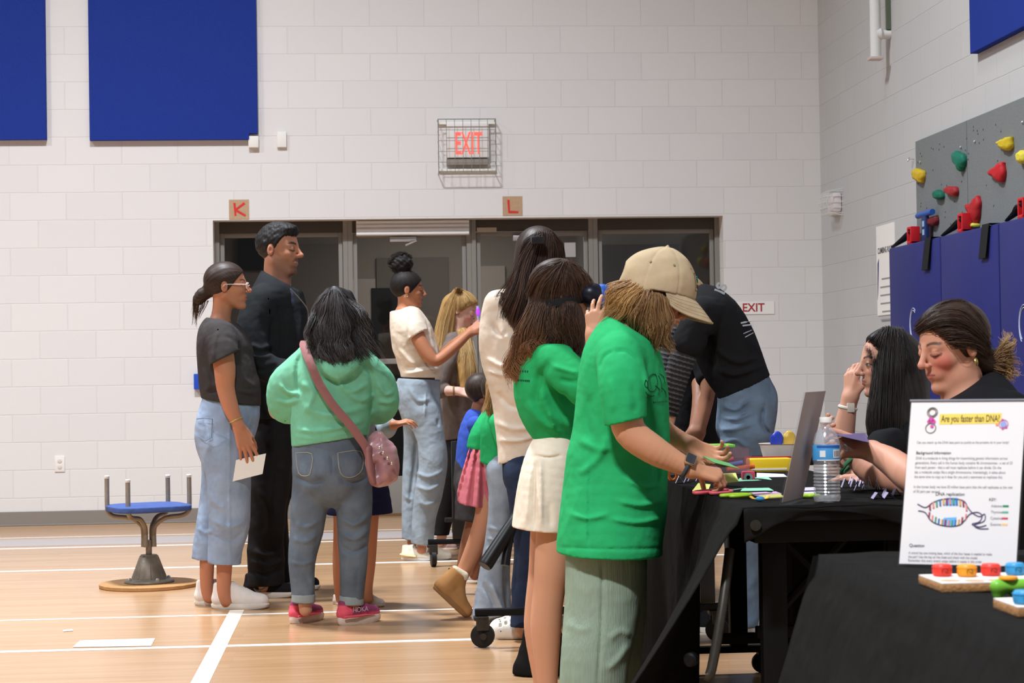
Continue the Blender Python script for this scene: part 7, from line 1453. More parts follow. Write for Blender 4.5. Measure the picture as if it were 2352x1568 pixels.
def seatf(P):
    q = P-(bc+[0, 0, .408]); a = np.abs(q[..., 0]*.93+q[..., 1]*.37); b = np.abs(-q[..., 0]*.37+q[..., 1]*.93)
    r = ((a/.205)**4+(b/.19)**4)**.25; return np.maximum((r-1)*.19, np.abs(q[..., 2]+.0)-.022+.008*r**4)
sg = Grp(); sg.u(Fn(seatf, bc+[-.25, -.25, .36], bc+[.25, .25, .46])); organic('seat_cushion', sg, .005, M_SEATB, st)
# white papers on the floor
q = [onZ(*p_, .0015) for p_ in ((184, 1471), (356, 1466), (346, 1482), (167, 1486))]; q[2] = onZ(347, 1483, .0015)
tag(build('floor_sheet', MB().prism(q, (0, 0, .0012)), mat('bright_paper', (252, 250, 246), .7), base=True, smooth=False), 'white sheet of paper lying on the floor by the court line', 'paper')
q = [onZ(*p_, .0015) for p_ in ((144, 1447), (166, 1445), (168, 1448), (146, 1450))]
tag(build('tape_scrap', MB().prism(q, (0, 0, .0008)), M_PAPER, base=True, smooth=False), 'tiny white scrap of tape on the floor left of the wooden foot', 'tape')

def draped(name, x0, x1, y0, y1, z, label, flare, near_drop, wob_seed, left_len=.66, right_len=.66, near_full=False):
    """cloth over a table: flat top, long left and right falls with folds, a fall at the near end"""
    nz = vnoise(wob_seed, 1.6, 6)
    S = [('l', v) for v in np.linspace(1, .04, 26)]+[('t', v) for v in np.linspace(0, 1, 16)]+[('r', v) for v in np.linspace(.04, 1, 18)]
    T = np.linspace(0, 1, 70); G = []
    def fold(y, v, sd): return (math.sin(y*13+sd)+.6*math.sin(y*29+sd*2+1.3*v))*.5
    for k, v in S:
        row = []
        for t in T:
            y = y0+(y1-y0)*t
            if k == 't': p = [x0+(x1-x0)*v, y, z+.003*fold(y*.5+v, v, 2)*(0 < v < 1)]
            elif k == 'l':
                f = flare(y)*v**1.15; p = [x0-.012*min(1, v*8)-f-.030*v*fold(y, v, .4)-.012*v, y-.10*v*max(0, 1-(y-y0)/.3)*0, z-.004-left_len*v-.008*(v < .05)]
            else: p = [x1+.012*min(1, v*8)+.02*v*fold(y, v, 2.2)+.02*v, y, z-.004-right_len*v]
            row.append(p)
        G.append(row)
    mb = MB().sheet(G)
    # near end
    N = []
    for v in np.linspace(0, 1, 8):
        row = []
        for u in np.linspace(0, 1, 40):
            x = x0+(x1-x0)*u; dr = near_drop(u); row.append([x, y0-.006*min(1, v*6)-.010*v*math.sin(u*17)*v, z-.0+(.003*fold(y0*.5+u, u, 2) if 0 < u < 1 else 0)*(1-v)-dr*v])
        N.append(row)
    mb.sheet(np.array(N)[::-1]); V = np.vstack(mb.V)
    mb2 = MB().add(V, mb.F)
    o = build(name, mb2, M_CLOTHB, base=True, ang=80)
    sm = o.modifiers.new('thickness', 'SOLIDIFY'); sm.thickness = .003; sm.offset = 1
    return tag(o, label, 'tablecloth', 'black tablecloths')
def sstep(a, b, x): t = min(1, max(0, (x-a)/(b-a))); return t*t*(3-2*t)
# table with the games
AX0, AX1, AY0, AY1 = .915, 1.44, 4.60, 7.05
draped('tablecloth', AX0, AX1, AY0, AY1, TZ+.003, 'black cloth over the folding table with the bottle, pulled back at the near end', lambda y: .44*(1-sstep(4.62, 5.2, y)), lambda u: .030+.022*math.cos(u*7.5)+.05*max(0, .12-u)/.12*.6, 3)
tb = thing('folding_table', ((AX0+AX1)/2, (AY0+AY1)/2, 0), 'black wheeled folding table under the cloth with the bottle', 'table', 'wheeled folding tables')
build('table_top', MB().box((AX0+.004, AY0+.004, TZ-.03), (AX1-.004, AY1-.004, TZ-.001), .006), M_BLACK, tb)
fr = MB(); y = AY0+.09
for xx in (AX0+.05, AX1-.05): fr.box((xx-.015, AY0+.06, TZ-.085), (xx+.015, AY1-.06, TZ-.031), .004)
for yy in (AY0+.06, AY1-.06): fr.box((AX0+.035, yy-.015, TZ-.085), (AX1-.035, yy+.015, TZ-.031), .004)
build('apron_rail', fr, M_BLACK, tb)
for yy, nm in ((AY0+.16, 0), (AY1-.2, 1)):
    build('leg', MB().box((AX0+.072, yy-.02, .10), (AX0+.135, yy+.02, TZ-.086), .005), M_BLACK, tb); build('leg', MB().box((AX1-.135, yy-.02, .10), (AX1-.072, yy+.02, TZ-.086), .005), M_BLACK, tb)
    build('foot_bar', MB().box((AX0-.02, yy-.02, .075), (AX1+.0, yy+.02, .1), .005), M_BLACK, tb)
    for xx in (AX0+.0, AX1-.02):
        cs = build('caster', MB().lathe([(.030, -.012), (.036, -.010), (.036, .010), (.030, .012)], (xx, yy, .036), (0, 1, 0), 20).box((xx-.016, yy-.022, .05), (xx+.016, yy+.022, .08), .004), M_BLACK, tb)
build('brace', MB().tube([(AX0+.10, AY0+.2, TZ-.30), (AX0+.30, AY0+.2, TZ-.088)], .012, 8), M_BLACK, tb); build('brace', MB().tube([(AX0+.16, AY0+.26, TZ-.10), (AX0+.42, AY0+.26, TZ-.36)], .012, 8), M_BLACK, tb)
build('cross_rail', MB().box((AX0+.09, AY0+.30, .40), (AX1-.09, AY0+.33, .43), .004), M_BLACK, tb); build('cross_rail', MB().box((AX0+.09, AY0+.9, .30), (AX1-.09, AY0+.93, .33), .004), M_BLACK, tb)
a, b, c_ = W(1676, 1262, 4.75), W(1660, 1390, 4.68), W(1634, 1538, 4.64)
build('fold_handle', MB().tube(spline([a, b, c_, c_+[-.012, 0, -.012]], 4), .0125, 12), M_STEELB, tb)
k_ = W(1592, 1512, 4.66); build('release_knob', MB().lathe([(.014, 0), (.017, .004), (.017, .022), (.012, .027)], k_, (-.5, -.8, 0), 18), M_BLACK, tb)
build('hinge_ring', MB().lathe([(.013, 0), (.013, .006), (.008, .006)], W(1735, 1206, 4.64), (0, -1, 0), 18), M_STEELB, tb)
q = W(1650, 1552, 4.9); build('lower_shelf', MB().box((AX0+.02, AY0+.12, .24), (AX0+.34, AY0+.42, .262), .006), mat('pale_grey_shelf', (176, 172, 172), .5), tb)
# near table with the sign
BX0, BX1, BY0, BY1 = .822, 1.58, 1.75, 3.44
draped('tablecloth', BX0, BX1, BY0, BY1, TZ+.003, 'black cloth over the near table under the upright sign', lambda y: .20+.03*math.sin(y*3), lambda u: .5, 8, .62)
mb = MB(); N = []
for v in np.linspace(0, 1, 10):
    N.append([[BX0-.0+(BX1-BX0)*u-(.012+.22*v**1.15)*(1-u)**3, BY1+.006*min(1, v*6)+.03*v*math.sin(u*15), TZ+.003-.62*v] for u in np.linspace(0, 1, 40)])
ce = build('far_fall', mb.sheet(N), M_CLOTHB, [o for o in C.objects if o.name.startswith('tablecloth')][-1], ang=80)
tb2 = thing('folding_table', ((BX0+BX1)/2, (BY0+BY1)/2, 0), 'black folding table under the near cloth with the upright sign', 'table', 'wheeled folding tables')
build('table_top', MB().box((BX0+.004, BY0+.004, TZ-.03), (BX1-.004, BY1-.004, TZ-.001), .006), M_BLACK, tb2)
for xx in (BX0+.1, BX1-.1):
    for yy in (BY0+.15, BY1-.15): build('leg', MB().box((xx-.02, yy-.02, 0), (xx+.02, yy+.02, TZ-.03), .004), M_BLACK, tb2)
# far table behind the crowd
FX0, FX1, FY0, FY1 = .86, 1.46, 7.75, 10.9
tb3 = thing('folding_table', ((FX0+FX1)/2, (FY0+FY1)/2, 0), 'black wheeled folding table behind the crowd, its casters showing', 'table', 'wheeled folding tables')
build('table_top', MB().box((FX0, FY0, .70), (FX1, FY1, .735), .008), M_BLACK, tb3)
M_BLKB = mat('black_tube', (26, 26, 27), .4)
for i, (yy, x0_) in enumerate(((7.66, onZ(1092, 1474, 0)[0]), (10.85, onZ(985, 1294, 0)[0]))):
    dd = depth((x0_, yy, 0)); zb = .125
    build('foot_bar', MB().box((x0_-.01, yy-.02, zb), (FX1, yy+.02, zb+.028), .005), M_BLACK, tb3)
    for xx in (x0_+.02, FX1-.05):
        cs = build('caster', MB().lathe([(.036, -.016), (.047, -.012), (.047, .012), (.036, .016)], (xx, yy, .0475), (1, .1, 0) if i else (.25, 1, 0), 24), mat('caster_rubber', (24, 24, 25), .5), tb3); build('fork', MB().box((xx-.024, yy-.03, .070), (xx+.024, yy-.02, zb), .004).box((xx-.024, yy+.02, .075), (xx+.024, yy+.03, zb), .004).lathe([(.013, 0), (.013, .01)], (xx, yy-.026, .0475), (0, -1, 0), 14).box((xx-.035, yy-.03, .108), (xx+.02, yy+.03, zb), .005), M_STEELB, cs)
    pxx = W(1050, 1200, 10.95)[0] if i else FX0+.10
    build('leg', MB().box((pxx-.032, yy-.025, zb+.028), (pxx+.032, yy+.025, .70 if not i else .70), .004), M_BLKB, tb3); build('leg', MB().box((FX1-.12, yy-.025, zb+.028), (FX1-.06, yy+.025, .70), .004), M_BLKB, tb3)
if True:
    z1 = W(1040, 1190, 10.95)[2]; build('side_rail', MB().box((W(1020, 1190, 10.95)[0], 10.83, z1-.012), (FX1, 10.87, z1+.012), .003), M_BLKB, tb3)
    build('apron_rail', MB().box((FX0-.10, 10.83, .68), (FX0+.1, 10.87, .70), .003), M_BLKB, tb3)
a, b = W(1113, 1300, 7.62), W(1196, 1172, 7.74); build('folding_arm', MB().tube([a, a+(b-a)*.04, b], [.026, .030, .024], 16), M_BLKB, tb3)
a, b = W(1160, 1298, 7.68), W(1190, 1170, 7.74); build('folding_arm', MB().tube([a, (a+b)/2+[-.01, 0, 0], b], .018, 12), M_BLKB, tb3)
g = Grp(); dd = 6.95; g.us(chain(dd, [(1252, 1380, 0, 22, .8), (1246, 1440, 0, 40, .7), (1240, 1530, 0, 66, .6)], 3)); nzb = vnoise(91, 4, 6); g.disp(lambda P: .012*nzb(P)); g.clip((0, 0, .002), (0, 0, -1))
tag(organic('cloth_bundle', g, .008, M_CLOTHB, None), 'fold of black cloth reaching the floor behind the bare legs', 'cloth')
# seats of the two volunteers
for p, lab in ((W(2092, 1330, 6.2), 'round dark stool under the girl with long straight hair'), (W(2255, 1380, 4.8), 'round dark stool under the girl with the low knot')):
    t = thing('round_stool', (p[0], p[1], 0), lab, 'stool', 'dark stools of the volunteers'); zt = p[2]-.075
    build('seat', MB().lathe([(.15, zt-.03), (.17, zt-.02), (.17, zt-.005), (.16, zt)], (p[0], p[1], 0), n=28), M_BLACK, t); build('post', MB().tube([(p[0], p[1], .02), (p[0], p[1], zt-.03)], .025, 12), M_BLACK, t); build('foot', MB().lathe([(.16, 0), (.16, .012), (.04, .03)], (p[0], p[1], 0), n=24), M_BLACK, t)

# ---- things on the game table
ZT = TZ+.0065
def T(px, py, z=ZT): return onZ(px, py, z)
def flat(name, quad, th, m, label, cat, group=None, z=ZT):
    q = [T(*p_, z) for p_ in quad]; return tag(build(name, MB().prism(q, (0, 0, th)), m, base=True, smooth=False), label, cat, group)
# bottle
b0 = T(1900, 1152); bt = thing('water_bottle', b0, 'clear plastic water bottle with a blue label and white cap', 'bottle')
def clear_mat(name, tint, mix=.16, rough=.05, haze=.35):
    m = bpy.data.materials.new(name); m.use_nodes = True; t = NT(m)
    tr = t.new('ShaderNodeBsdfTransparent'); tr.inputs[0].default_value = (*tint, 1); gl = t.new('ShaderNodeBsdfGlossy'); gl.inputs['Roughness'].default_value = rough; gl.inputs[0].default_value = (.95, .95, .97, 1)
    
    mx = t.new('ShaderNodeMixShader'); mx.inputs[0].default_value = mix; df_ = t.new('ShaderNodeBsdfDiffuse'); df_.inputs[0].default_value = (.9, .9, .92, 1); gm = t.new('ShaderNodeMixShader'); gm.inputs[0].default_value = haze; t.link(gl.outputs[0], gm.inputs[1]); t.link(df_.outputs[0], gm.inputs[2]); t.link(tr.outputs[0], mx.inputs[1]); t.link(gm.outputs[0], mx.inputs[2]); t.link(mx.outputs[0], t.n['Material Output'].inputs[0]); return m
M_PET = clear_mat('clear_pet', (.97, .975, .98), .34, .15, .55)  # white diffuse part stands in for reflections the dark surroundings lack
R = .0335; prof = [(.024, 0), (.031, .002), (R, .010)]
for i in range(10): h = .016+i*.0082; prof += [(R, h), (R-.0022, h+.0041)]
prof += [(R, .100), (R-.001, .102), (R-.001, .142), (R, .145), (R-.002, .152), (.027, .168), (.0175, .180), (.0125, .186), (.0125, .192), (.0148, .193), (.0148, .1945), (.0125, .195), (.0125, .203)]
build('body', MB().lathe(prof, b0, n=40), M_PET, bt)
lab = build('label', MB().lathe([(R+.0004, .1025), (R+.0008, .1027), (R+.0008, .1405), (R+.0004, .141)], b0, n=40), mat('label_blue', (74, 150, 206), .45), bt)
def on_cyl(px_off, z0, z1, w, m, name):
    a0 = math.atan2(-1, .0)+px_off/ R; G = [[b0+[(R+.0013)*math.cos(a_), (R+.0013)*math.sin(a_), z] for z in (z0, z1)] for a_ in np.linspace(a0-w/2/R, a0+w/2/R, 8)]
    return build(name, MB().sheet(G), m, lab)
M_LW = mat('label_white', (232, 236, 240), .5)
on_cyl(-.017, .112, .128, .014, M_LW, 'white_square'); on_cyl(.020, .110, .130, .022, M_LW, 'white_field'); on_cyl(0, .1345, .1405, .064, mat('label_deep_blue', (44, 96, 176), .45), 'top_band'); on_cyl(0, .1030, .1055, .064, M_LW, 'lower_band')
for i, w in enumerate((.0018, .001, .0022, .001, .0014)): on_cyl(.0125+i*.0036, .1125, .1275, w, M_INK, 'bar')
for o in list(lab.children):
    if o.name.startswith('bar'): o.location = (0, -.0006, 0)
build('cap', MB().lathe([(.0145, .1955), (.0155, .1965), (.0155, .208), (.0145, .2095)], b0, n=32), M_WHITEP, bt)
# acrylic sign holders
M_ACR = clear_mat('acrylic', (.93, .94, .95), .03)
def slab(q, t, m, name, parent):   # quad bl, br, tr, tl
    q = [np.asarray(v, float) for v in q]; n = _n(np.cross(q[1]-q[0], q[3]-q[0])); return build(name, MB().prism(q, n*t), m, parent, smooth=False)
q = [T(1789, 1161), T(1840, 1149), None, None]; up = W(1846, 900, depth(q[0])+.05)-q[0]; q[3] = q[0]+up; q[2] = W(1893, 897, depth(q[1])+.05)
sh = thing('sign_holder', q[0], 'upright acrylic sign holder with a grey sheet, seen from behind beside the bottle', 'sign holder', 'acrylic sign holders'); slab(q, .003, M_ACR, 'panel', sh)
n = _n(np.cross(q[1]-q[0], q[3]-q[0])); n = n if n@FW < 0 else -n; n = n*4; q2 = [q[0]*.97+q[2]*.03+n*.001, q[1]*.97+q[3]*.03+n*.001, q[2]+n*.001, q[3]+n*.001]; slab(q2, .0004, mat('grey_sheet', (178, 172, 172), .8), 'sheet', sh)
e = np.array([.085, .01, 0]); slab([q[0], q[0]+e, q[1]+e, q[1]], .003, M_ACR, 'base', sh)
# scissors
def scissors(px, py, px2, py2, mh, label):
    a, b = T(px, py), T(px2, py2); x = _n(b-a); y = np.cross([0, 0, 1.], x); L = np.linalg.norm(b-a)
    t = thing('scissors', a, label, 'scissors', 'craft scissors')
    for s in (-1, 1):
        c = a+x*L*.2+y*s*L*.10; ring = [c+x*L*.20*math.cos(u)+y*L*.085*math.sin(u)+[0, 0, .006] for u in np.linspace(0, 6.283, 17)]
        build('handle', MB().tube(ring, .0042, 8, caps=False).tube([a+x*L*.38+y*s*L*.09+[0, 0, .006], a+x*L*.55+y*s*.002+[0, 0, .006]], [.005, .0035], 8), mh, t)
        build('blade', MB().prism([a+x*L*.52+y*(s*.002-.004)+[0, 0, .004+s*.0008], a+x*L*.52+y*(s*.002+.004)+[0, 0, .004+s*.0008], a+x*L*1.0+y*-s*.004+[0, 0, .004+s*.0008]], (0, 0, .001)), mat('blade_steel', (180, 182, 186), .25, metal=.9), t)
scissors(1618, 1137, 1712, 1124, mat('pink_plastic', (224, 96, 110), .45), 'pink handled scissors under the hand of the child in the cap')
scissors(1668, 1144, 1772, 1136, mat('lime_plastic', (166, 206, 50), .45), 'lime handled scissors beside the candy')
scissors(1876, 1142, 1815, 1146, mat('lime_plastic', (166, 206, 50)), 'lime handled scissors behind the sign holder')
PC = {'mint': (140, 214, 178), 'pink': (212, 168, 214), 'yellow': (232, 232, 130), 'lilac': (206, 196, 224), 'white': (240, 238, 236)}
def pc(c): return mat('card_'+c, PC[c], .75)
flat('paper_card', ((1701, 1128), (1706, 1122), (1766, 1121), (1777, 1127)), .0015, pc('mint'), 'mint green paper card on the black cloth', 'card', 'coloured paper cards')
flat('paper_card', ((1738, 1139), (1716, 1132), (1782, 1129), (1796, 1134)), .001, pc('pink'), 'pink paper card behind the yellow one', 'card', 'coloured paper cards')
flat('paper_card', ((1752, 1145), (1742, 1140), (1792, 1135), (1800, 1142)), .0025, pc('yellow'), 'pale yellow paper card by the foot of the sign holder', 'card', 'coloured paper cards')
flat('paper_card', ((1840, 1127), (1846, 1120), (1872, 1119), (1874, 1126)), .001, pc('lilac'), 'lilac paper card just left of the bottle', 'card', 'coloured paper cards')
flat('paper_card', ((1838, 1137), (1842, 1130), (1872, 1129), (1876, 1135)), .001, pc('lilac'), 'lilac paper card lying nearer than the other by the bottle', 'card', 'coloured paper cards')
flat('paper_card', ((1690, 1106), (1700, 1098), (1764, 1096), (1773, 1102)), .001, pc('mint'), 'pale mint sheet under the pink tape dispenser', 'card', 'coloured paper cards')
flat('white_sheet', ((1738, 1096), (1738, 1086), (1800, 1089), (1808, 1095)), .001, pc('white'), 'white sheet in front of the yellow packet', 'paper')
# candy
c = T(1746, 1152); t = thing('candy', c, 'small wrapped candy in blue with gold twisted ends', 'candy')
x = _n(RT); build('wrapper', MB().ellipsoid(c+[0, 0, .007], (.012, .009, .007), 14, 8), mat('candy_blue', (56, 132, 176), .3, noise=.2, nscale=90, bump=.5, bscale=120), t)
for s in (-1, 1): build('twist', MB().tube([c+[s*.010, 0, .007], c+[s*.016, .004, .008], c+[s*.021, .010, .012]], [.003, .006, .008], 8, flat=.35), mat('candy_gold', (210, 170, 60), .35), t)
# sticky notes folded
a = T(1662, 1118); t = thing('sticky_notes', a, 'folded pale yellow sticky notes standing by the hand on the cloth', 'sticky notes')
qd = [W(*p_, depth(a)+w) for (*p_, w) in ((1656, 1110, .02), (1697, 1106, .0), (1690, 1086, .03), (1654, 1088, .05))]
build('note', MB().prism(qd, DEP*.008), pc('yellow'), t, smooth=False)
a2 = T(1608, 1126); qd = [W(*p_, depth(a2)+w) for (*p_, w) in ((1590, 1127, -.02), (1626, 1128, -.02), (1632, 1112, .02), (1604, 1109, .02))]; build('note', MB().prism(qd, DEP*.003), pc('yellow'), t, smooth=False)
# tape dispenser
a = T(1720, 1102); t = thing('tape_dispenser', a, 'small pink tape dispenser with a grey roll', 'tape dispenser')
build('body', MB().box(a+[-.020, 0, 0], a+[.020, .022, .026], .006), mat('hot_pink', (226, 86, 112), .35), t); build('roll', MB().lathe([(.013, 0), (.013, .002), (.006, .002), (.006, .0)], a+[-.002, -.0005, .008], (0, -1, 0), 20), mat('tape_grey', (150, 158, 160), .4), t)
# clear box with green lid edge
a, b = T(1548, 1092), T(1733, 1088); ya = a[1]+.02; t = thing('craft_box', ((a[0]+b[0])/2, ya+.08, ZT), 'clear pinkish plastic craft box with a lime green lid', 'box')
M_BOXP = clear_mat('clear_pink_plastic', (.93, .78, .80), .10, .15); x0_, x1_ = a[0]-.03, b[0]-.012; hb = .080
bx = MB(); bx.box((x0_, ya, ZT), (x1_, ya+.002, ZT+hb)).box((x0_, ya+.16, ZT), (x1_, ya+.162, ZT+hb)).box((x1_-.002, ya, ZT), (x1_, ya+.16, ZT+hb)).box((x0_, ya, ZT), (x0_+.002, ya+.16, ZT+hb)).box((x0_, ya, ZT), (x1_, ya+.16, ZT+.002)); build('tub', bx, M_BOXP, t, smooth=False)
build('lid', MB().box((x0_-.004, ya+.07, ZT+hb), (x1_-.03, ya+.168, ZT+hb+.010), .004), mat('lime_lid', (120, 196, 70), .45), t)
for i, (px, col, nm) in enumerate(((1706, (232, 120, 60), 'orange pen'), (1680, (90, 120, 200), 'blue pen'), (1660, (220, 90, 110), 'red pen'), (1600, (90, 90, 180), 'violet pen'))):
    p = T(px, 1086); tag(build('marker_pen', MB().tube([(p[0]-.05, ya+.05+.02*i, ZT+.012+.008*i), (p[0]+.04, ya+.06+.02*i, ZT+.02+.012*i)], .007, 10), mat('pen_'+nm.split()[0], col, .5), base=True), nm.replace('pen', 'marker')+' lying inside the clear craft box', 'marker', 'markers in the craft box')
# yellow packet
a, b = T(1726, 1085), T(1812, 1080); t = thing('yellow_packet', a, 'yellow packet with a white edge lying beyond the pink dispenser', 'packet')
build('carton', MB().box((a[0], a[1]+.02, ZT), (b[0], a[1]+.09, ZT+.042), .006), mat('packet_yellow', (244, 206, 40), .45), t); build('label_strip', MB().box((a[0]+.004, a[1]+.0186, ZT+.006), (b[0]-.02, a[1]+.021, ZT+.012)), M_PAPER, t, smooth=False)
build('red_edge', MB().box((a[0]-.004, a[1]+.088, ZT), (b[0]+.03, a[1]+.094, ZT+.046), .002), mat('packet_red', (170, 44, 50), .5), t)
# orange-handled scissors and folded strips at the far left edge
a = T(1546, 1104); t = thing('orange_ring', a, 'orange scissor ring at the table edge beside the green tee', 'scissors'); build('handle', MB().tube([a+[.012*math.cos(u), .004, .018+.017*math.sin(u)] for u in np.linspace(0, 6.28, 17)], .0045, 8), mat('orange_plastic', (236, 120, 40), .45), t)
def strip(px, py, n, w, h, label, grp, dx=.012):
    a = T(px, py); G = []
    for i in range(n+1):
        p = a+[dx*i, .010*(i % 2), .001+(h if i % 2 else 0)]; G.append([p, p+[.004, w, 0]])
    tag(build('folded_strip', MB().sheet(G).sheet((np.array(G)+[0, 0, -.0008])[:, ::-1]), mat('lilac_strip', (196, 184, 216), .75), base=True, smooth=False), label, 'paper strip', grp)
strip(1552, 1110, 4, .03, .020, 'lilac paper strip folded in zigzags beside the green tee', 'folded lilac strips')
strip(1934, 1120, 5, .03, .024, 'lilac paper strip folded in zigzags right of the bottle', 'folded lilac strips')
strip(2006, 1146, 4, .04, .014, 'lilac paper strip folded low at the foot of the near sign', 'folded lilac strips', .014)
strip(1950, 1112, 5, .025, .02, 'lilac zigzag strip behind the others right of the bottle', 'folded lilac strips', .010)
strip(2030, 1140, 4, .035, .018, 'lilac zigzag strip half hidden by the near sign', 'folded lilac strips', .012)
strip(1580, 1106, 3, .03, .018, 'lilac zigzag strip tucked under the watch wrist', 'folded lilac strips', .012)
strip(1962, 1128, 4, .02, .016, 'short lilac strip folded behind the low one', 'folded lilac strips', .010)
mb = MB(); rg = random.Random(9)
tp = T(2035, 1128); t = thing('toothpick_model', tp, 'row of white toothpicks stuck upright in a dark strip before the purple card', 'model')
build('strip', MB().box(tp+[-.07, -.01, 0], tp+[.075, .012, .006], .002), mat('dark_strip', (48, 44, 56), .7), t)
for i in range(20):
    x_ = -.065+i*.007; build('toothpick', MB().tube([tp+[x_, rg.uniform(-.006, .006), .004], tp+[x_+rg.uniform(-.012, .012), rg.uniform(-.01, .01), .026+rg.uniform(0, .016)]], .0009, 5), mat('toothpick_white', (206, 200, 204), .7), t)
# basket with snacks on the far table
c = onZ(1796, 1048, .737); t = thing('side_table', (c[0]+.08, c[1], 0), 'small dark side table carrying the white bin', 'table')
build('table_top', MB().box(c-[.10, .12, .031], c+[.26, .12, -.001], .006), M_BLACK, t)
for dx in (-.07, .23):
    for dy in (-.09, .09): build('leg', MB().tube([(c[0]+dx, c[1]+dy, 0), (c[0]+dx, c[1]+dy, c[2]-.03)], .014, 10), M_BLACK, t)
t = thing('snack_bin', c, 'white bin of snacks on the small side table by the bending person', 'bin')
build('tub', MB().lathe([(.075, 0), (.088, .05), (.092, .052), (.086, .05), (.073, .004)], c, n=4*7), mat('white_bin', (222, 214, 208), .6), t)
for dx, col, lab in ((-.02, (44, 64, 176), 'blue snack packet standing in the white bin'), (.03, (206, 170, 70), 'yellow snack packet standing in the white bin')):
    g = Grp(); g.u(Fn((lambda dx: lambda P: ell(P, c+[dx, 0, .065], (.026, .014, .036)))(dx), c-.1, c+.15)); g.disp(wrinkle(int(dx*100)+5, .004, 18)); o = organic('snack_packet', g, .004, mat('packet_%d' % col[2], col, .35), None); tag(o, lab, 'snack packet', 'snack packets in the bin')

# ---- the near table: sign and peg boards
ZB = TZ+.0065
bl, br = onZ(2062, 1298, ZB), onZ(2338, 1304, ZB); dU = _n(br-bl); tl, tr = W(2091, 917, depth(bl)+.07), W(2361, 915, depth(br)+.07)
sg = thing('sign_stand', (bl+br)/2, 'upright white sign headed Are you faster than DNA? in an acrylic holder', 'sign', 'acrylic sign holders')
q = [bl, br, tr, tl]; nrm = _n(np.cross(br-bl, tl-bl)); nrm = nrm if nrm@FW < 0 else -nrm
slab([v-nrm*.003 for v in q], .003 if np.cross(br-bl, tl-bl)@nrm > 0 else -.003, M_ACR, 'panel', sg)
def S(u, v, o=.0006): return (bl*(1-u)+br*u)*(1-v)+(tl*(1-u)+tr*u)*v+nrm*o
build('sheet', MB().prism([S(.012, .01, .0004), S(.985, .01, .0004), S(.985, .985, .0004), S(.012, .985, .0004)], nrm*.0004), mat('sign_paper', (226, 220, 218), .75), sg, smooth=False)
ex = -nrm*.09; ex[2] = 0; slab([bl, br, br+ex, bl+ex], .003, M_ACR, 'base', sg)
build('top_edge', MB().tube([S(.0, .99, .001), S(1, .99, .001)], .0022, 8), mat('edge_grey', (120, 120, 128), .3), sg)
sx_, sy2 = _n(br-bl), _n(tl-bl); Wd, Hd = np.linalg.norm(br-bl), np.linalg.norm(tl-bl)
build('banner', MB().prism([S(.265, .845, .001), S(.79, .85, .001), S(.79, .912, .001), S(.265, .908, .001)], nrm*.0002), mat('banner_yellow', (238, 206, 92), .7), sg, smooth=False)
build('heading', MB().text('Are you faster than DNA?', S(.528, .878, .0014), sx_, sy2, .0172, .0002, .008, sx=.53), M_INK, sg, smooth=False)
M_GI = mat('grey_ink', (128, 122, 124), .8); tx = MB()
LN = [(.735, 'Can you match up the DNA base pairs as quickly as the proteins do in your body?', .0064, .56), (.640, 'DNA is a molecule in living things for transmitting genetic information across', .0068, .5), (.612, 'generations. Every cell in the human body contains 46 chromosomes - a set of 23', .0068, .52), (.584, 'from each parent - that a cell must replicate before it can divide. On the', .0068, .5), (.556, 'lab, a molecule unzips like a single chromosome. Interestingly, it takes about', .0068, .52), (.528, 'the same time to copy as it does for you and a teammate to replicate this.', .0068, .48), (.468, 'In the human body we have 50 million base pairs that the cell replicates at the rate', .0068, .52), (.440, 'of 50 pairs per second.', .0068, .24), (.075, 'A strand has one missing base, which of the four bases is needed to make', .0064, .5), (.052, 'the pair? Use the key on the sheet and check with the model.', .0064, .5), (.030, 'Remember that every strand unzips before it copies in this order.', .0064, .48)]
for v, s_, sz, cx in LN: tx.text(s_, S(.085, v, .001), sx_, sy2, sz, .0002, .004, align='LEFT', sx=.72)
build('small_print', tx, M_GI, sg, smooth=False)
tx = MB(); tx.text('Background Information', S(.085, .672, .001), sx_, sy2, .0075, .0002, .012, align='LEFT', sx=.8); tx.text('DNA replication', S(.40, .425, .001), sx_, sy2, .0080, .0002, .012, sx=.9); tx.text('KEY:', S(.76, .395, .001), sx_, sy2, .007, .0002, .01, sx=.9); tx.text('Question', S(.085, .118, .001), sx_, sy2, .0075, .0002, .012, align='LEFT', sx=.9)
build('subheading', tx, M_INK, sg, smooth=False)
# diagram: two strands opening from a helix
def line(pts, r, m, name): build(name, MB().tube([S(u, v, .0012) for u, v in spline(np.asarray(pts), 5)], r, 5), m, sg)
M_PUR = mat('diagram_purple', (84, 74, 110), .7)
TOP = [(.13, .365), (.20, .345), (.26, .375), (.34, .395), (.44, .398), (.52, .385), (.56, .345), (.60, .315), (.66, .295), (.70, .31), (.70, .27), (.62, .245), (.66, .225), (.74, .225)]
BOT = [(.14, .325), (.20, .315), (.25, .27), (.32, .245), (.42, .235), (.50, .245), (.54, .275), (.58, .31), (.64, .32), (.68, .30), (.66, .265), (.60, .25), (.66, .235), (.72, .245)]
line(TOP, .0010, M_PUR, 'strand'); line(BOT, .0010, M_PUR, 'strand')
build('enzyme_patch', MB().prism([S(.36, .355, .0007), S(.46, .355, .0007), S(.47, .405, .0007), S(.37, .405, .0007)], nrm*.0002).prism([S(.35, .24, .0007), S(.46, .24, .0007), S(.47, .29, .0007), S(.36, .285, .0007)], nrm*.0002), mat('diagram_blue', (104, 170, 220), .7), sg, smooth=False)
RC = ((150, 60, 80), (230, 150, 140), (90, 160, 130), (60, 120, 190), (220, 170, 90))
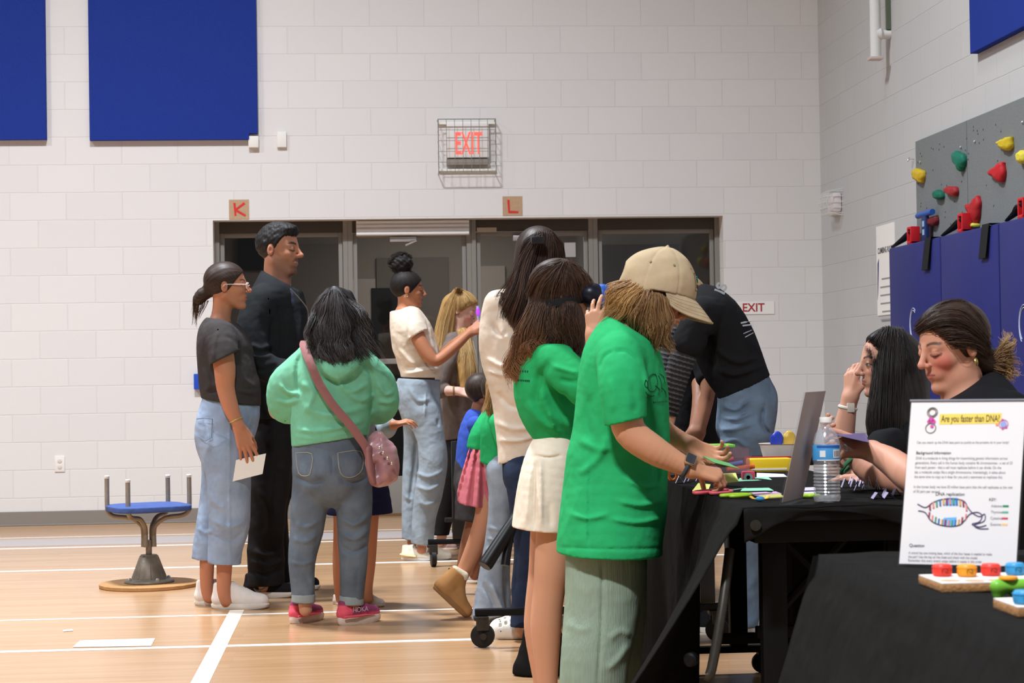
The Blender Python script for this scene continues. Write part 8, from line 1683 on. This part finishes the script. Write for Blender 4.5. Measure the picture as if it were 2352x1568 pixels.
for k, col in enumerate(RC):
    for i in range(12):
        if i % 5 != k: continue
        mb = MB()
        u = .235+i*.028; vt = np.interp(u, [.20, .26, .34, .44, .52, .56], [.345, .375, .395, .398, .385, .345]); vb = np.interp(u, [.20, .25, .32, .42, .50, .54], [.315, .27, .245, .235, .245, .275])
        mb.tube([S(u, vt, .0012), S(u+.006, vt-.034, .0012)], .0017, 5).tube([S(u, vb, .0012), S(u+.002, vb+.034, .0012)], .0017, 5)
        build('base_pair', mb, mat('rung_%d' % k, col, .7), sg)
for i, (col, lb) in enumerate((((40, 130, 84), 'Adenine'), ((90, 170, 140), 'Thymine'), ((200, 60, 80), 'Cytosine'), ((240, 190, 130), 'Guanine'))):
    v = .358-i*.036; build('key_swatch', MB().prism([S(.845, v-.006, .001), S(.895, v-.006, .001), S(.895, v+.006, .001), S(.845, v+.006, .001)], nrm*.0002), mat('key_%d' % i, col, .7), sg, smooth=False)
    build('key_word', MB().text(lb, S(.75, v, .001), sx_, sy2, .0066, .0002, .004, align='LEFT', sx=.8), M_GI, sg, smooth=False)
# little round doodles at the banner's ends
def ring(u, v, r, m, w=.0009, name='doodle'): build(name, MB().tube([S(u+r*math.cos(a)/Wd*1.0, v+r*math.sin(a)/Hd, .0012) for a in np.linspace(0, 6.283, 22)], w, 5, caps=False), m, sg)
M_PK = mat('doodle_pink', (206, 76, 160), .7); M_DG = mat('doodle_grey', (120, 112, 104), .7)
ring(.20, .918, .0085, M_DG); ring(.20, .918, .006, M_DG); ring(.195, .822, .0085, M_DG); 
for u, v, r, m in ((.195, .873, .005, M_PK), (.215, .862, .004, M_PK), (.175, .862, .003, M_PK), (.205, .833, .003, M_PK), (.81, .845, .0055, mat('doodle_blue', (150, 160, 210), .7)), (.80, .872, .0018, M_PK), (.835, .825, .0018, M_PK), (.755, .843, .0022, mat('doodle_orange', (240, 150, 80), .7)), (.805, .818, .0018, M_PK)):
    build('doodle', MB().prism([S(u+r*math.cos(a)/Wd, v+r*math.sin(a)/Hd, .0016) for a in np.linspace(0, 6.283, 13)[:-1]], nrm*.0002), m, sg, smooth=False)
ring(.81, .845, .0075, M_PK, .0007)
# peg boards
M_CORK = mat('cork_edge', (172, 124, 78), .9, noise=.2, nscale=160, bump=.4, bscale=300); M_BW = mat('board_white', (236, 226, 218), .5)
PC2 = {'red': (226, 62, 50), 'amber': (228, 150, 38), 'blue': (52, 144, 196), 'green': (112, 176, 56)}
def pegboard(fl, bl_, x1, label, pegs, holes):
    f, b = onZ(*fl, ZB), onZ(*bl_, ZB); y0, y1 = f[1], b[1]; x0 = (f[0]+b[0])/2; th = .0135
    t = thing('peg_board', ((x0+x1)/2, (y0+y1)/2, ZB), label, 'peg board', 'white peg boards')
    build('core', MB().box((x0, y0, ZB), (x1, y1, ZB+th-.001), .003), M_CORK, t); build('face', MB().box((x0+.001, y0+.001, ZB+th-.001), (x1, y1-.001, ZB+th+.0006)), M_BW, t, smooth=False)
    for px, py in holes:
        p = onZ(px, py, ZB+th+.0007); build('hole', MB().lathe([(.0155, 0), (.0155, .0003), (.0135, .0002)], p, n=24), mat('hole_brown', (190, 150, 120), .9), t)
    for px, py, c, lab in pegs:
        p = onZ(px, py, ZB+th+.001); k = thing('peg', p, lab, 'peg', 'coloured pegs'); m = mat('peg_'+c, PC2[c], .4, noise=.06, nscale=60)
        build('knob', MB().lathe([(.0125, 0), (.0145, .002), (.0150, .006), (.0150, .011), (.0142, .0155), (.0120, .018), (.0050, .0185)], p, n=28), m, k)
        mb = MB(); mb.tube([p+[.0046*math.cos(a), -.0150, .0085+.0045*math.sin(a)] for a in np.linspace(-.6, 3.7, 10)], .0007, 5).tube([p+[-.001, -.0151, .009], p+[.004, -.0148, .005]], .0007, 5); build('engraving', mb, mat('peg_dark_'+c, tuple(int(v*.62) for v in PC2[c]), .6), k)
        build('collar', MB().lathe([(.0152, .0125), (.0156, .0135), (.0152, .0145)], p, n=28), m, k)
pegboard((2159, 1361), (2113, 1340), 1.18, 'white peg board with a cork edge in front of the sign', [(2164, 1322, 'red', 'red peg furthest left on the white board'), (2221, 1323, 'amber', 'amber peg between two red pegs on the white board'), (2276, 1321, 'red', 'red peg next to the blue peg on the white board'), (2332, 1319, 'blue', 'blue peg at the right end of the white board')], [(2183, 1333), (2238, 1333), (2292, 1332), (2345, 1332)])
pegboard((2330, 1418), (2288, 1396), 1.10, 'nearest white peg board cut by the right edge of the photo', [(2352, 1386, 'blue', 'blue peg on the nearest board')], [])
p = onZ(2326, 1378, ZB); t = thing('toy_bracket', p, 'green toy bracket with an amber top between the two peg boards', 'toy')
g = Grp(); g.u(Seg(p+[-.022, 0, .020], p+[.040, 0, .020], .0105, .0105)); g.u(Seg(p+[-.020, 0, .018], p+[-.021, 0, .008], .0085, .008), .006); g.u(Seg(p+[.004, 0, .018], p+[.004, 0, .008], .0075, .007), .006); g.u(Seg(p+[.036, 0, .018], p+[.036, 0, .008], .0085, .008), .006); g.clip(p, (0, 0, -1)); organic('bracket', g, .0016, mat('peg_green', PC2['green'], .4), t)
build('amber_top', MB().lathe([(.0125, 0), (.0138, .002), (.0130, .005), (.006, .006)], p+[-.006, 0, .0290], n=24), mat('peg_amber', PC2['amber']), t)
